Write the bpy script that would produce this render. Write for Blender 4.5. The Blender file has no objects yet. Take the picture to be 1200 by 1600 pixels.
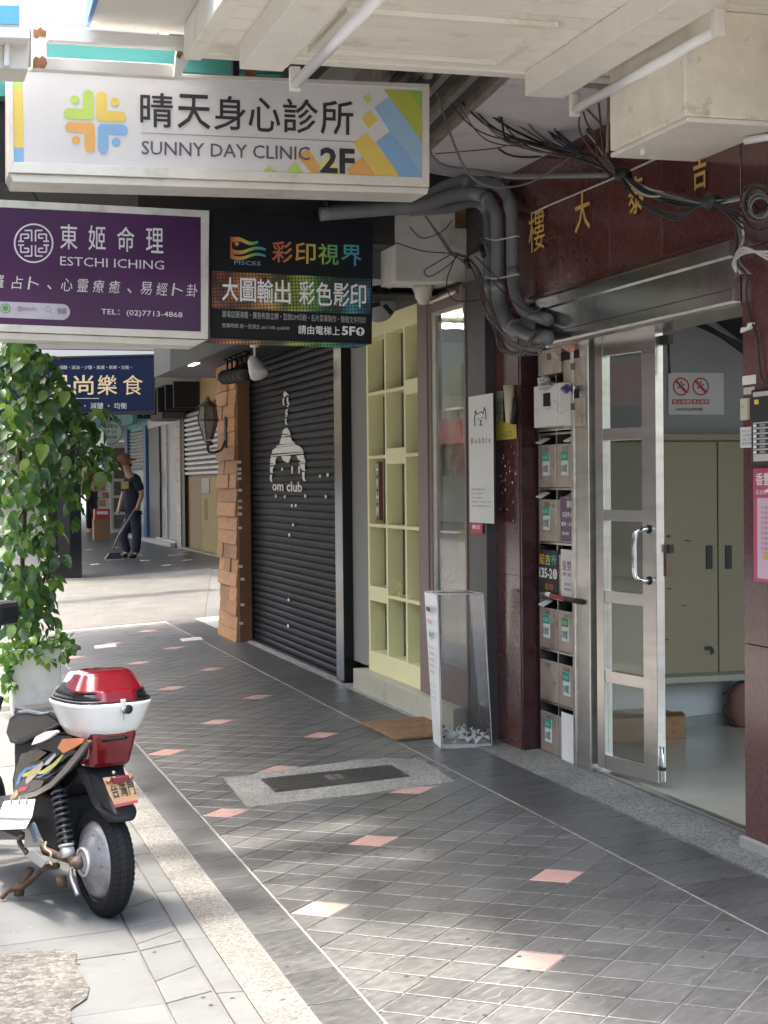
import bpy, math, random
import numpy as np
from mathutils import Matrix, Vector
R_ = math.radians
rng = random.Random(7)
sc = bpy.context.scene
COL = sc.collection

# ---------------------------------------------------------------- camera
FPX, PITCH, ROLL, YAW, CAMZ, SLOPE = 2569.0, 0.01774, -0.01003, 0.28236, 1.543, 0.0556
Fv = Vector((math.sin(YAW)*math.cos(PITCH), math.cos(YAW)*math.cos(PITCH), -math.sin(PITCH)))
R0 = Vector((math.cos(YAW), -math.sin(YAW), 0)); U0 = R0.cross(Fv)
Rv = R0*math.cos(ROLL)+U0*math.sin(ROLL); Uv = -R0*math.sin(ROLL)+U0*math.cos(ROLL)
cam = bpy.data.cameras.new("camera"); cam_o = bpy.data.objects.new("camera", cam); COL.objects.link(cam_o)
cam.sensor_fit = 'HORIZONTAL'; cam.sensor_width = 36; cam.lens = 36*FPX/1200
cam.clip_start = 0.05; cam.clip_end = 2000
cam_o.matrix_world = Matrix(((Rv.x, Uv.x, -Fv.x, 0), (Rv.y, Uv.y, -Fv.y, 0), (Rv.z, Uv.z, -Fv.z, CAMZ), (0, 0, 0, 1)))
sc.camera = cam_o

# ---------------------------------------------------------------- daylight
SUN = Vector((-0.235, 0.14, 1.0)).normalized()
el = math.asin(SUN.z); az = math.atan2(SUN.x, SUN.y)
w = bpy.data.worlds.new("World"); sc.world = w; w.use_nodes = True
nt = w.node_tree; nt.nodes.clear()
sky = nt.nodes.new("ShaderNodeTexSky"); sky.sky_type = 'NISHITA'; sky.sun_disc = False
sky.sun_elevation = el; sky.sun_rotation = az; sky.air_density = 1.5; sky.dust_density = 7; sky.ozone_density = 0.8
bg = nt.nodes.new("ShaderNodeBackground"); bg.inputs[1].default_value = 0.15
ow = nt.nodes.new("ShaderNodeOutputWorld")
nt.links.new(sky.outputs[0], bg.inputs[0]); nt.links.new(bg.outputs[0], ow.inputs[0])
sl = bpy.data.lights.new("sun", 'SUN'); sl.energy = 1.15; sl.angle = R_(3.5); sl.color = (1.0, 0.93, 0.84)
so = bpy.data.objects.new("sun", sl); COL.objects.link(so)
so.rotation_euler = SUN.to_track_quat('Z', 'Y').to_euler(); so.location = (0, 0, 20)
sc.view_settings.view_transform = 'Standard'; sc.view_settings.look = 'None'
sc.view_settings.gamma = 1; sc.view_settings.use_curve_mapping = False
sc.view_settings.exposure = 3.08
sc.cycles.max_bounces = 9; sc.cycles.diffuse_bounces = 5; sc.cycles.glossy_bounces = 4
sc.cycles.transmission_bounces = 6; sc.cycles.transparent_max_bounces = 10
sc.cycles.use_denoising = True

# ---------------------------------------------------------------- measuring: pixel of the photograph -> point on a real plane
def ray(px, py): return Fv+Rv*((px-600)/FPX)-Uv*((py-800)/FPX)
def fl(px, py, h=0.0):
    d = ray(px, py); t = (h-CAMZ)/(d.z-SLOPE*d.x); return Vector((0, 0, CAMZ))+d*t
def wx(px, py, x): d = ray(px, py); return Vector((0, 0, CAMZ))+d*(x/d.x)
def wy(px, py, y): d = ray(px, py); return Vector((0, 0, CAMZ))+d*(y/d.y)
def fz(x): return SLOPE*x

# ---------------------------------------------------------------- materials
MATS = {}
def nd(nt, t, **k):
    n = nt.nodes.new(t)
    for a, b in k.items():
        if a.startswith('i_'):
            n.inputs[a[2:].replace('_', ' ')].default_value = b
        else: setattr(n, a, b)
    return n
def mat(name, col, rough=.5, metal=0.0, var=.12, scale=6, stretch=(1, 1, 1), bump=0.0, bscale=60, dirt=None, spec=.5, coat=0, rnd=0.0, rvar=.0, trans=0, alpha=1, col2=None, sss=0, bstretch=(1, 1, 1), aniso=0):
    if name in MATS: return MATS[name]
    m = bpy.data.materials.new(name); m.use_nodes = True; nt = m.node_tree; L = nt.links
    b = nt.nodes['Principled BSDF']
    tc = nd(nt, 'ShaderNodeTexCoord'); src = tc.outputs['Object']
    if rnd or rvar:
        oi = nd(nt, 'ShaderNodeObjectInfo'); va = nd(nt, 'ShaderNodeVectorMath', operation='MULTIPLY_ADD')
        cx = nd(nt, 'ShaderNodeCombineXYZ')
        for k in range(3):
            mm = nd(nt, 'ShaderNodeMath', operation='MULTIPLY'); mm.inputs[1].default_value = (31.7, 57.1, 13.9)[k]
            L.new(oi.outputs['Random'], mm.inputs[0]); L.new(mm.outputs[0], cx.inputs[k])
        va.inputs[1].default_value = (1, 1, 1); L.new(src, va.inputs[0]); L.new(cx.outputs[0], va.inputs[2]); src = va.outputs[0]
    mp = nd(nt, 'ShaderNodeMapping'); mp.inputs['Scale'].default_value = stretch; L.new(src, mp.inputs[0])
    n1 = nd(nt, 'ShaderNodeTexNoise'); n1.inputs['Scale'].default_value = scale; n1.inputs['Detail'].default_value = 7; n1.inputs['Roughness'].default_value = .6
    L.new(mp.outputs[0], n1.inputs['Vector'])
    r1 = nd(nt, 'ShaderNodeMapRange'); r1.inputs[1].default_value = .3; r1.inputs[2].default_value = .7; L.new(n1.outputs[0], r1.inputs[0])
    mx = nd(nt, 'ShaderNodeMix', data_type='RGBA')
    c1 = tuple(max(0, c*(1-var)) for c in col[:3])+(1,); c2 = (tuple(min(1, c*(1+var)) for c in col[:3]) if col2 is None else tuple(col2))+(1,)
    mx.inputs[6].default_value = c1; mx.inputs[7].default_value = c2
    L.new(r1.outputs[0], mx.inputs[0]); cur = mx.outputs[2]
    if dirt:
        dc, da, ds = dirt[:3]; lo = dirt[3] if len(dirt) > 3 else .52
        n2 = nd(nt, 'ShaderNodeTexNoise'); n2.inputs['Scale'].default_value = ds; n2.inputs['Detail'].default_value = 9; n2.inputs['Roughness'].default_value = .65
        L.new(src, n2.inputs['Vector'])
        r2 = nd(nt, 'ShaderNodeMapRange'); r2.inputs[1].default_value = lo; r2.inputs[2].default_value = lo+.16; r2.inputs[4].default_value = da; L.new(n2.outputs[0], r2.inputs[0])
        m2 = nd(nt, 'ShaderNodeMix', data_type='RGBA'); m2.inputs[7].default_value = tuple(dc)+(1,)
        L.new(r2.outputs[0], m2.inputs[0]); L.new(cur, m2.inputs[6]); cur = m2.outputs[2]
    if rvar:
        hs = nd(nt, 'ShaderNodeHueSaturation'); rr = nd(nt, 'ShaderNodeMapRange'); rr.inputs[3].default_value = 1-rvar; rr.inputs[4].default_value = 1+rvar
        L.new(oi.outputs['Random'], rr.inputs[0]); L.new(rr.outputs[0], hs.inputs['Value']); L.new(cur, hs.inputs['Color']); cur = hs.outputs[0]
    L.new(cur, b.inputs['Base Color'])
    rg = nd(nt, 'ShaderNodeMapRange'); rg.inputs[3].default_value = max(.02, rough*.85); rg.inputs[4].default_value = min(1, rough*1.2); L.new(n1.outputs[0], rg.inputs[0]); L.new(rg.outputs[0], b.inputs['Roughness'])
    b.inputs['Metallic'].default_value = metal; b.inputs['Specular IOR Level'].default_value = spec
    b.inputs['Coat Weight'].default_value = coat; b.inputs['Coat Roughness'].default_value = .08
    if trans: b.inputs['Transmission Weight'].default_value = trans
    if sss: b.inputs['Subsurface Weight'].default_value = sss
    if aniso: b.inputs['Anisotropic'].default_value = aniso
    if bump:
        mp2 = nd(nt, 'ShaderNodeMapping'); mp2.inputs['Scale'].default_value = bstretch; L.new(src, mp2.inputs[0])
        n3 = nd(nt, 'ShaderNodeTexNoise'); n3.inputs['Scale'].default_value = bscale; n3.inputs['Detail'].default_value = 5; L.new(mp2.outputs[0], n3.inputs['Vector'])
        bp = nd(nt, 'ShaderNodeBump'); bp.inputs['Strength'].default_value = bump; bp.inputs['Distance'].default_value = .004
        L.new(n3.outputs[0], bp.inputs['Height']); L.new(bp.outputs[0], b.inputs['Normal'])
    MATS[name] = m; return m
def pane(name, tint=(.9, .95, .93), refl=.12, rough=.02, ior=1.5):
    if name in MATS: return MATS[name]
    m = bpy.data.materials.new(name); m.use_nodes = True; nt = m.node_tree; nt.nodes.clear()
    o = nd(nt, 'ShaderNodeOutputMaterial'); t = nd(nt, 'ShaderNodeBsdfTransparent'); g = nd(nt, 'ShaderNodeBsdfGlossy')
    t.inputs[0].default_value = tint+(1,); g.inputs[0].default_value = (.95, .97, 1, 1); g.inputs['Roughness'].default_value = rough
    lw = nd(nt, 'ShaderNodeLayerWeight'); lw.inputs[0].default_value = .5; f = nd(nt, 'ShaderNodeMath', operation='POWER'); f.inputs[1].default_value = 4.5; nt.links.new(lw.outputs['Facing'], f.inputs[0]); mr = nd(nt, 'ShaderNodeMapRange'); mr.inputs[3].default_value = refl; mr.inputs[4].default_value = 1
    nt.links.new(f.outputs[0], mr.inputs[0]); x = nd(nt, 'ShaderNodeMixShader')
    nt.links.new(mr.outputs[0], x.inputs[0]); nt.links.new(t.outputs[0], x.inputs[1]); nt.links.new(g.outputs[0], x.inputs[2]); nt.links.new(x.outputs[0], o.inputs[0])
    MATS[name] = m; return m
def emit(name, col, s):
    m = bpy.data.materials.new(name); m.use_nodes = True; b = m.node_tree.nodes['Principled BSDF']
    b.inputs['Base Color'].default_value = tuple(col)+(1,); b.inputs['Emission Color'].default_value = tuple(col)+(1,); b.inputs['Emission Strength'].default_value = s
    return m
def flat(name, col, rough=.55): return mat(name, col, rough, var=.05, scale=12)

# ---------------------------------------------------------------- objects
ORG = {}
def tag(o, label=None, cat=None, group=None, kind=None):
    if label: o['label'] = label
    if cat: o['category'] = cat
    if group: o['group'] = group
    if kind: o['kind'] = kind
    return o
def thing(name, loc, label, cat, group=None):
    o = bpy.data.objects.new(name, None); COL.objects.link(o); o.location = loc; o.empty_display_size = .1
    ORG[o.name] = Vector(loc); return tag(o, label, cat, group)
def link(name, me, parent=None, org=None):
    o = bpy.data.objects.new(name, me); COL.objects.link(o)
    if parent is not None:
        o.parent = parent; po = ORG.get(parent.name, Vector((0, 0, 0)))
    else: po = Vector((0, 0, 0))
    if org is None: org = po
    o.location = Vector(org)-po; ORG[o.name] = Vector(org)
    return o
class MB:
    def __init__(s, xf=None): s.v = []; s.f = []; s.mi = []; s.m = 0; s.xf = xf; s.sm = []; s.smooth = False
    def add(s, vs, fs):
        n = len(s.v)
        for p in vs:
            p = Vector(p); s.v.append(s.xf @ p if s.xf is not None else p)
        for f in fs: s.f.append([n+i for i in f]); s.mi.append(s.m); s.sm.append(s.smooth)
        return s
    def quad(s, *p): return s.add(p, [list(range(len(p)))])
    def box(s, x0, y0, z0, x1, y1, z1):
        x0, x1 = min(x0, x1), max(x0, x1); y0, y1 = min(y0, y1), max(y0, y1); z0, z1 = min(z0, z1), max(z0, z1)
        v = [(x0, y0, z0), (x1, y0, z0), (x1, y1, z0), (x0, y1, z0), (x0, y0, z1), (x1, y0, z1), (x1, y1, z1), (x0, y1, z1)]
        return s.add(v, [(0, 3, 2, 1), (4, 5, 6, 7), (0, 1, 5, 4), (1, 2, 6, 5), (2, 3, 7, 6), (3, 0, 4, 7)])
    def hexa(s, b, t):  # two quads
        return s.add(list(b)+list(t), [(3, 2, 1, 0), (4, 5, 6, 7), (0, 1, 5, 4), (1, 2, 6, 5), (2, 3, 7, 6), (3, 0, 4, 7)])
    def prism(s, poly, d):  # poly 3-D points, extruded along vector d
        n = len(poly); d = Vector(d); a = [Vector(p) for p in poly]; b = [p+d for p in a]
        return s.add(a+b, [list(range(n))[::-1], [n+i for i in range(n)]]+[(i, (i+1) % n, n+(i+1) % n, n+i) for i in range(n)])
    def tube(s, pts, r, n=8, cap=True):
        sm = s.smooth; s.smooth = True
        pts = [Vector(p) for p in pts]; vs = []; prev = None
        for i, p in enumerate(pts):
            t = (pts[min(i+1, len(pts)-1)]-pts[max(i-1, 0)]).normalized()
            if prev is None:
                a = Vector((0, 0, 1)) if abs(t.z) < .9 else Vector((1, 0, 0)); u = t.cross(a).normalized()
            else: u = (prev-t*prev.dot(t)).normalized()
            prev = u; v = t.cross(u); rr = r[i] if isinstance(r, (list, tuple)) else r
            for k in range(n): an = 2*math.pi*k/n; vs.append(p+(u*math.cos(an)+v*math.sin(an))*rr)
        fs = []
        for i in range(len(pts)-1):
            for k in range(n): fs.append((i*n+k, i*n+(k+1) % n, (i+1)*n+(k+1) % n, (i+1)*n+k))
        if cap: fs += [list(range(n))[::-1], [(len(pts)-1)*n+k for k in range(n)]]
        s.add(vs, fs); s.smooth = sm; return s
    def lathe(s, prof, c, axis=(0, 0, 1), n=24):  # prof (r,h)
        sm = s.smooth; s.smooth = True
        q = Vector(axis).to_track_quat('Z', 'Y'); c = Vector(c); vs = []; m = len(prof)
        for r, h in prof:
            for k in range(n): a = 2*math.pi*k/n; vs.append(c+q @ Vector((r*math.cos(a), r*math.sin(a), h)))
        fs = [(i*n+k, i*n+(k+1) % n, (i+1)*n+(k+1) % n, (i+1)*n+k) for i in range(m-1) for k in range(n)]
        fs += [list(range(n))[::-1], [(m-1)*n+k for k in range(n)]]
        s.add(vs, fs); s.smooth = sm; return s
    def build(s, name, mats, parent=None, org=None, bevel=0, label=None):
        if org is None: org = ORG.get(parent.name, Vector((0, 0, 0))) if parent is not None else Vector((0, 0, 0))
        me = bpy.data.meshes.new(name); o_ = Vector(org)
        me.from_pydata([v-o_ for v in s.v], [], s.f)
        if not isinstance(mats, (list, tuple)): mats = [mats]
        for m in mats: me.materials.append(m)
        me.polygons.foreach_set('material_index', s.mi); me.polygons.foreach_set('use_smooth', s.sm); me.update()
        o = link(name, me, parent, org)
        if bevel:
            bv = o.modifiers.new("bevel", 'BEVEL'); bv.width = bevel; bv.segments = 2; bv.limit_method = 'ANGLE'; bv.angle_limit = R_(40)
        if label: o['label'] = label
        return o
def box(name, m, parent, x0, y0, z0, x1, y1, z1, bevel=0, label=None, xf=None):
    return MB(xf).box(x0, y0, z0, x1, y1, z1).build(name, m, parent, bevel=bevel, label=label)
def structure(o): o['kind'] = 'structure'; return o
def bez(pts, n=10):  # Catmull-Rom
    P = [Vector(p) for p in pts]; P = [P[0]*2-P[1]]+P+[P[-1]*2-P[-2]]; out = []
    for i in range(1, len(P)-2):
        for k in range(n):
            t = k/n; out.append(.5*((2*P[i])+(P[i+1]-P[i-1])*t+(2*P[i-1]-5*P[i]+4*P[i+1]-P[i+2])*t*t+(3*P[i]-3*P[i+1]+P[i+2]-P[i-1])*t**3))
    out.append(P[-2]); return out
# lettering: outlines of the built-in font fitted to a rectangle (origin, right vector, up vector) on a surface
def lettering(s, o, r, u, m, parent, name='lettering', bold=0.0, depth=.0015, fit=True, spacing=1.0, shear=0):
    cu = bpy.data.curves.new('t', 'FONT'); cu.body = s; cu.size = 1; cu.offset = min(bold, .03 if s.isascii() else .011); cu.resolution_u = 2; cu.space_character = spacing; cu.shear = shear
    ob = bpy.data.objects.new('t', cu); COL.objects.link(ob); dg = bpy.context.evaluated_depsgraph_get()
    me0 = ob.evaluated_get(dg).to_mesh(); n = len(me0.vertices)
    co = np.zeros(n*3); me0.vertices.foreach_get('co', co); co = co.reshape(-1, 3); fs = [tuple(p.vertices) for p in me0.polygons]
    ob.evaluated_get(dg).to_mesh_clear(); bpy.data.objects.remove(ob); bpy.data.curves.remove(cu)
    if n == 0: return None
    lo = co.min(0); hi = co.max(0); o = Vector(o); r = Vector(r); u = Vector(u); W = r.length; H = u.length; rn = r.normalized(); un = u.normalized()
    sx = W/max(1e-6, hi[0]-lo[0]); sy = H/max(1e-6, hi[1]-lo[1])
    if not fit: sx = sy
    nn = rn.cross(un)
    mb = MB(); mb.add([o+rn*((c[0]-lo[0])*sx)+un*((c[1]-lo[1])*sy)+nn*depth for c in co], fs)
    return mb.build(name, m, parent)
def onY(px0, py0, px1, py1, y):  # rectangle on a plane facing the camera; corners in photo pixels (left,top,right,bottom)
    a = wy(px0, py1, y); b = wy(px1, py1, y); c = wy(px0, py0, y); return a, b-a, c-a
def onX(px0, py0, px1, py1, x):  # rectangle on a wall facing the street, level top and bottom measured mid-way
    a = wx(px0, py1, x); b = wx(px1, py1, x); c = wx(px0, py0, x); b.z = a.z; c.y = a.y; return a, b-a, c-a
# colours
black = mat('black_plastic', (.007, .007, .008), .45, var=.2)
darkm = mat('dark_metal', (.014, .014, .016), .45, .3, var=.3, scale=14, bump=.1)
white = mat('white_paint', (.60, .59, .56), .45, var=.05, scale=3, dirt=((.42, .36, .27), .45, 5, .56), bump=.06)
whiteclean = mat('white_enamel', (.8, .8, .79), .3, var=.03)
paper = mat('white_paper', (.78, .77, .74), .7, var=.04, bump=.15, bscale=12)
ink = flat('black_ink', (.02, .02, .025)); inkwhite = flat('white_ink', (.85, .85, .85))
steel = mat('stainless_steel', (.55, .53, .50), .24, .95, var=.12, scale=3, stretch=(1, 1, 8), bump=.06, bscale=90, bstretch=(1, 1, .04), dirt=((.32, .29, .26), .35, 7, .55))
rust = mat('rusty_steel', (.22, .10, .045), .8, var=.5, scale=18, bump=.4)
# ================================================================ STRUCTURE
TH = math.atan(SLOPE); CT = math.cos(TH)
Mf = Matrix.Rotation(-TH, 4, 'Y')
def slate(name, col, ridge):
    m = bpy.data.materials.new(name); m.use_nodes = True; nt = m.node_tree; L = nt.links; b = nt.nodes['Principled BSDF']
    tc = nd(nt, 'ShaderNodeTexCoord'); oi = nd(nt, 'ShaderNodeObjectInfo')
    cx = nd(nt, 'ShaderNodeCombineXYZ')
    for k in range(2):
        mm = nd(nt, 'ShaderNodeMath', operation='MULTIPLY'); mm.inputs[1].default_value = (37.3, 91.7)[k]; L.new(oi.outputs['Random'], mm.inputs[0]); L.new(mm.outputs[0], cx.inputs[k])
    va = nd(nt, 'ShaderNodeVectorMath', operation='ADD'); L.new(tc.outputs['Object'], va.inputs[0]); L.new(cx.outputs[0], va.inputs[1])
    mp = nd(nt, 'ShaderNodeMapping'); mp.inputs['Rotation'].default_value = (0, 0, R_(57)); L.new(va.outputs[0], mp.inputs[0])
    wv = nd(nt, 'ShaderNodeTexWave', wave_type='BANDS', bands_direction='X', wave_profile='SIN'); wv.inputs['Scale'].default_value = 7.5
    wv.inputs['Distortion'].default_value = 4.5; wv.inputs['Detail'].default_value = 3; wv.inputs['Detail Scale'].default_value = 1.5; wv.inputs['Detail Roughness'].default_value = .55
    L.new(mp.outputs[0], wv.inputs['Vector'])
    n = nd(nt, 'ShaderNodeTexNoise'); n.inputs['Scale'].default_value = 26; n.inputs['Detail'].default_value = 8; L.new(va.outputs[0], n.inputs['Vector'])
    cr = nd(nt, 'ShaderNodeValToRGB'); e = cr.color_ramp; e.elements[0].position = .93; e.elements[0].color = (0, 0, 0, 1); e.elements[1].position = .985; e.elements[1].color = (1, 1, 1, 1)
    L.new(wv.outputs[0], cr.inputs[0])
    nf = nd(nt, 'ShaderNodeMath', operation='MULTIPLY'); nr = nd(nt, 'ShaderNodeMapRange'); nr.inputs[1].default_value = .42; nr.inputs[2].default_value = .62
    nl = nd(nt, 'ShaderNodeTexNoise'); nl.inputs['Scale'].default_value = 9; L.new(va.outputs[0], nl.inputs['Vector']); L.new(nl.outputs[0], nr.inputs[0])
    L.new(cr.outputs[0], nf.inputs[0]); L.new(nr.outputs[0], nf.inputs[1])
    ng = nd(nt, 'ShaderNodeMapRange'); ng.inputs[1].default_value = .3; ng.inputs[2].default_value = .7; ng.inputs[3].default_value = .8; ng.inputs[4].default_value = 1.25; L.new(n.outputs[0], ng.inputs[0])
    rr = nd(nt, 'ShaderNodeMapRange'); rr.inputs[3].default_value = .82; rr.inputs[4].default_value = 1.2; L.new(oi.outputs['Random'], rr.inputs[0])
    ge = nd(nt, 'ShaderNodeNewGeometry'); gn = nd(nt, 'ShaderNodeTexNoise'); gn.inputs['Scale'].default_value = 1.7; gn.inputs['Detail'].default_value = 8; gn.inputs['Roughness'].default_value = .62; L.new(ge.outputs['Position'], gn.inputs['Vector'])
    gr = nd(nt, 'ShaderNodeMapRange'); gr.inputs[1].default_value = .32; gr.inputs[2].default_value = .68; gr.inputs[3].default_value = .72; gr.inputs[4].default_value = 1.3; L.new(gn.outputs[0], gr.inputs[0])
    m0 = nd(nt, 'ShaderNodeMath', operation='MULTIPLY'); L.new(ng.outputs[0], m0.inputs[0]); L.new(gr.outputs[0], m0.inputs[1])
    mu = nd(nt, 'ShaderNodeMath', operation='MULTIPLY'); L.new(m0.outputs[0], mu.inputs[0]); L.new(rr.outputs[0], mu.inputs[1])
    vs = nd(nt, 'ShaderNodeVectorMath', operation='SCALE'); vs.inputs[0].default_value = col; L.new(mu.outputs[0], vs.inputs['Scale'])
    mx = nd(nt, 'ShaderNodeMix', data_type='RGBA'); mx.inputs[7].default_value = ridge+(1,); L.new(nf.outputs[0], mx.inputs[0]); L.new(vs.outputs[0], mx.inputs[6]); L.new(mx.outputs[2], b.inputs['Base Color'])
    b.inputs['Roughness'].default_value = .38; b.inputs['Specular IOR Level'].default_value = .55
    rgh = nd(nt, 'ShaderNodeMapRange'); rgh.inputs[3].default_value = .30; rgh.inputs[4].default_value = .52; L.new(n.outputs[0], rgh.inputs[0]); L.new(rgh.outputs[0], b.inputs['Roughness'])
    bp = nd(nt, 'ShaderNodeBump'); bp.inputs['Strength'].default_value = .22; bp.inputs['Distance'].default_value = .002
    ad = nd(nt, 'ShaderNodeMath', operation='ADD'); s2 = nd(nt, 'ShaderNodeMath', operation='MULTIPLY'); s2.inputs[1].default_value = .35; L.new(n.outputs[0], s2.inputs[0])
    L.new(wv.outputs[0], ad.inputs[0]); L.new(s2.outputs[0], ad.inputs[1]); L.new(ad.outputs[0], bp.inputs['Height']); L.new(bp.outputs[0], b.inputs['Normal'])
    return m
slate_m = slate('slate_tile', (.076, .076, .074), (.15, .145, .135))
slate_b = slate('slate_border', (.060, .061, .061), (.11, .105, .10))
pink_m = mat('pink_tile', (.38, .235, .205), .45, var=.10, scale=9, rnd=1, rvar=.06, bump=.1, dirt=((.24, .16, .14), .5, 25, .5))
pale_m = mat('pale_tile', (.62, .58, .52), .4, var=.08, rnd=1)
grout = mat('grout', (.22, .21, .195), .9, var=.3, scale=4, dirt=((.09, .09, .088), .8, 1.8, .52))
def pebble(name, c1, c2, s=230):
    m = bpy.data.materials.new(name); m.use_nodes = True; nt = m.node_tree; L = nt.links; b = nt.nodes['Principled BSDF']
    tc = nd(nt, 'ShaderNodeTexCoord'); v = nd(nt, 'ShaderNodeTexVoronoi'); v.inputs['Scale'].default_value = s; L.new(tc.outputs['Object'], v.inputs['Vector'])
    ve = nd(nt, 'ShaderNodeTexVoronoi', feature='DISTANCE_TO_EDGE'); ve.inputs['Scale'].default_value = s; L.new(tc.outputs['Object'], ve.inputs['Vector'])
    sp = nd(nt, 'ShaderNodeSeparateColor'); L.new(v.outputs['Color'], sp.inputs[0])
    mx = nd(nt, 'ShaderNodeMix', data_type='RGBA'); mx.inputs[6].default_value = c1+(1,); mx.inputs[7].default_value = c2+(1,); L.new(sp.outputs[0], mx.inputs[0])
    n = nd(nt, 'ShaderNodeTexNoise'); n.inputs['Scale'].default_value = 3; n.inputs['Detail'].default_value = 6; L.new(tc.outputs['Object'], n.inputs['Vector'])
    mr = nd(nt, 'ShaderNodeMapRange'); mr.inputs[1].default_value = .35; mr.inputs[2].default_value = .65; mr.inputs[3].default_value = .75; mr.inputs[4].default_value = 1.1; L.new(n.outputs[0], mr.inputs[0])
    er = nd(nt, 'ShaderNodeMapRange'); er.inputs[2].default_value = .12; er.inputs[3].default_value = .55; er.inputs[4].default_value = 1; L.new(ve.outputs['Distance'], er.inputs[0])
    mm = nd(nt, 'ShaderNodeMath', operation='MULTIPLY'); L.new(mr.outputs[0], mm.inputs[0]); L.new(er.outputs[0], mm.inputs[1])
    vs = nd(nt, 'ShaderNodeVectorMath', operation='SCALE'); L.new(mx.outputs[2], vs.inputs[0]); L.new(mm.outputs[0], vs.inputs['Scale']); L.new(vs.outputs[0], b.inputs['Base Color'])
    b.inputs['Roughness'].default_value = .75
    bp = nd(nt, 'ShaderNodeBump'); bp.inputs['Strength'].default_value = .5; bp.inputs['Distance'].default_value = .003; L.new(er.outputs[0], bp.inputs['Height']); L.new(bp.outputs[0], b.inputs['Normal'])
    return m
peb = pebble('washed_pebble', (.092, .090, .082), (.225, .218, .20), 130)
peb_d = pebble('washed_pebble_grey', (.12, .12, .11), (.34, .34, .31), 130)
conc = mat('pavement_concrete', (.100, .104, .103), .8, var=.12, scale=5, bump=.25, bscale=50, rnd=1, rvar=.07, dirt=((.075, .076, .074), .75, 3.5, .48))
conc_old = mat('broken_concrete', (.115, .110, .100), .9, var=.45, scale=22, bump=1, bscale=40, dirt=((.07, .065, .055), .8, 14, .54))
asph = mat('asphalt', (.055, .055, .057), .85, var=.25, scale=30, bump=.5, bscale=200)

structure(box('ground', asph, None, -300, -300, -.6, 300, 400, -.42))
structure(box('road', asph, None, -12, -200, -.41, -1.9, 300, -.22))

# the floors lean to the street; these meshes live in a tilted frame: u across, v along, w up
def fobj(name, mb, mats, parent=None):
    o = mb.build(name, mats, parent)
    if parent is None: o.rotation_euler = (0, -TH, 0); ORG[o.name] = Vector((0, 0, 0))
    return o
U = lambda x: x/CT
XK0, XK1, XB, XA, XG, XW = U(.93), U(1.07), U(1.235), U(2.53), U(2.845), U(3.13)
Y0, Y1 = -6.0, 16.9
floor = structure(fobj('arcade_floor', MB().box(XK1, Y0, -.12, XG, Y1, -.0035), grout))
P = .155
def chamf(poly, h=-.0035, top=0.0, c=.0018, gap=.0030):   # tile prism with a worn edge
    n = len(poly); cxy = [sum(p[0] for p in poly)/n, sum(p[1] for p in poly)/n]; mb = MB()
    def ins(d):
        out = []
        for i in range(n):
            a, b_, c_ = Vector(poly[i-1]), Vector(poly[i]), Vector(poly[(i+1) % n]); e1 = (b_-a).normalized(); e2 = (c_-b_).normalized()
            n1 = Vector((-e1.y, e1.x)); n2 = Vector((-e2.y, e2.x)); bs = (n1+n2); k = bs.dot(n1)
            out.append(b_+bs*(d/max(k, .3)))
        return out
    g = ins(gap); t = ins(gap+c)
    vs = [(p.x, p.y, h) for p in g]+[(p.x, p.y, top-.0012) for p in g]+[(p.x, p.y, top) for p in t]
    fs = [[2*n+i for i in range(n)]]
    for i in range(n): j = (i+1) % n; fs += [(i, j, n+j, n+i), (n+i, n+j, 2*n+j, 2*n+i)]
    return vs, fs
def clip(poly, lo, hi):
    for k, (c, sgn) in enumerate(((lo, 1), (hi, -1))):
        out = []
        for i in range(len(poly)):
            a, b_ = poly[i-1], poly[i]; da = (a[0]-c)*sgn; db = (b_[0]-c)*sgn
            if (da > 0) != (db > 0): t = da/(da-db); out.append((a[0]+(b_[0]-a[0])*t, a[1]+(b_[1]-a[1])*t))
            if db > 0: out.append(b_)
        poly = out
        if len(poly) < 3: return None
    return poly
OX, OY = U(1.67919), 4.61353
def area(p): return abs(sum(p[i-1][0]*p[i][1]-p[i][0]*p[i-1][1] for i in range(len(p))))/2
tiles = []
hh = P/math.sqrt(2)
for I in range(-90, 60):
    for J in range(-60, 130):
        x = OX+(I+J)*hh; y = OY+(J-I)*hh
        if x < XB-2*hh or x > XA+.02 or y < 3.6 or y > Y1-.2: continue
        poly = [(x, y), (x+hh, y-hh), (x+2*hh, y), (x+hh, y+hh)]
        c = clip(poly, XB+.002, XA-.002)
        if not c or area(c) < P*P*.06: continue
        det = (-6*6-2*(-2)); a_ = (I*6-J*(-2))/det; b_ = (-6*J-2*I)/det
        a_ = (6*I+2*J)/(-32.0); b_ = (-2*I-6*J)/(-32.0)
        pink = abs(a_-round(a_)) < 1e-6 and abs(b_-round(b_)) < 1e-6
        tiles.append((y, c, pink, len(c) == 4 and abs(area(c)-P*P) < 1e-6, x, I, J))
tiles.sort(key=lambda t: t[0])
vis = [t for t in tiles if t[0] > 4.0]
full_me = None; meshes = {}
def mesh_of(vs, fs, m):
    me = bpy.data.meshes.new('floor_tile'); me.from_pydata(vs, [], fs); me.materials.append(m); return me
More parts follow.
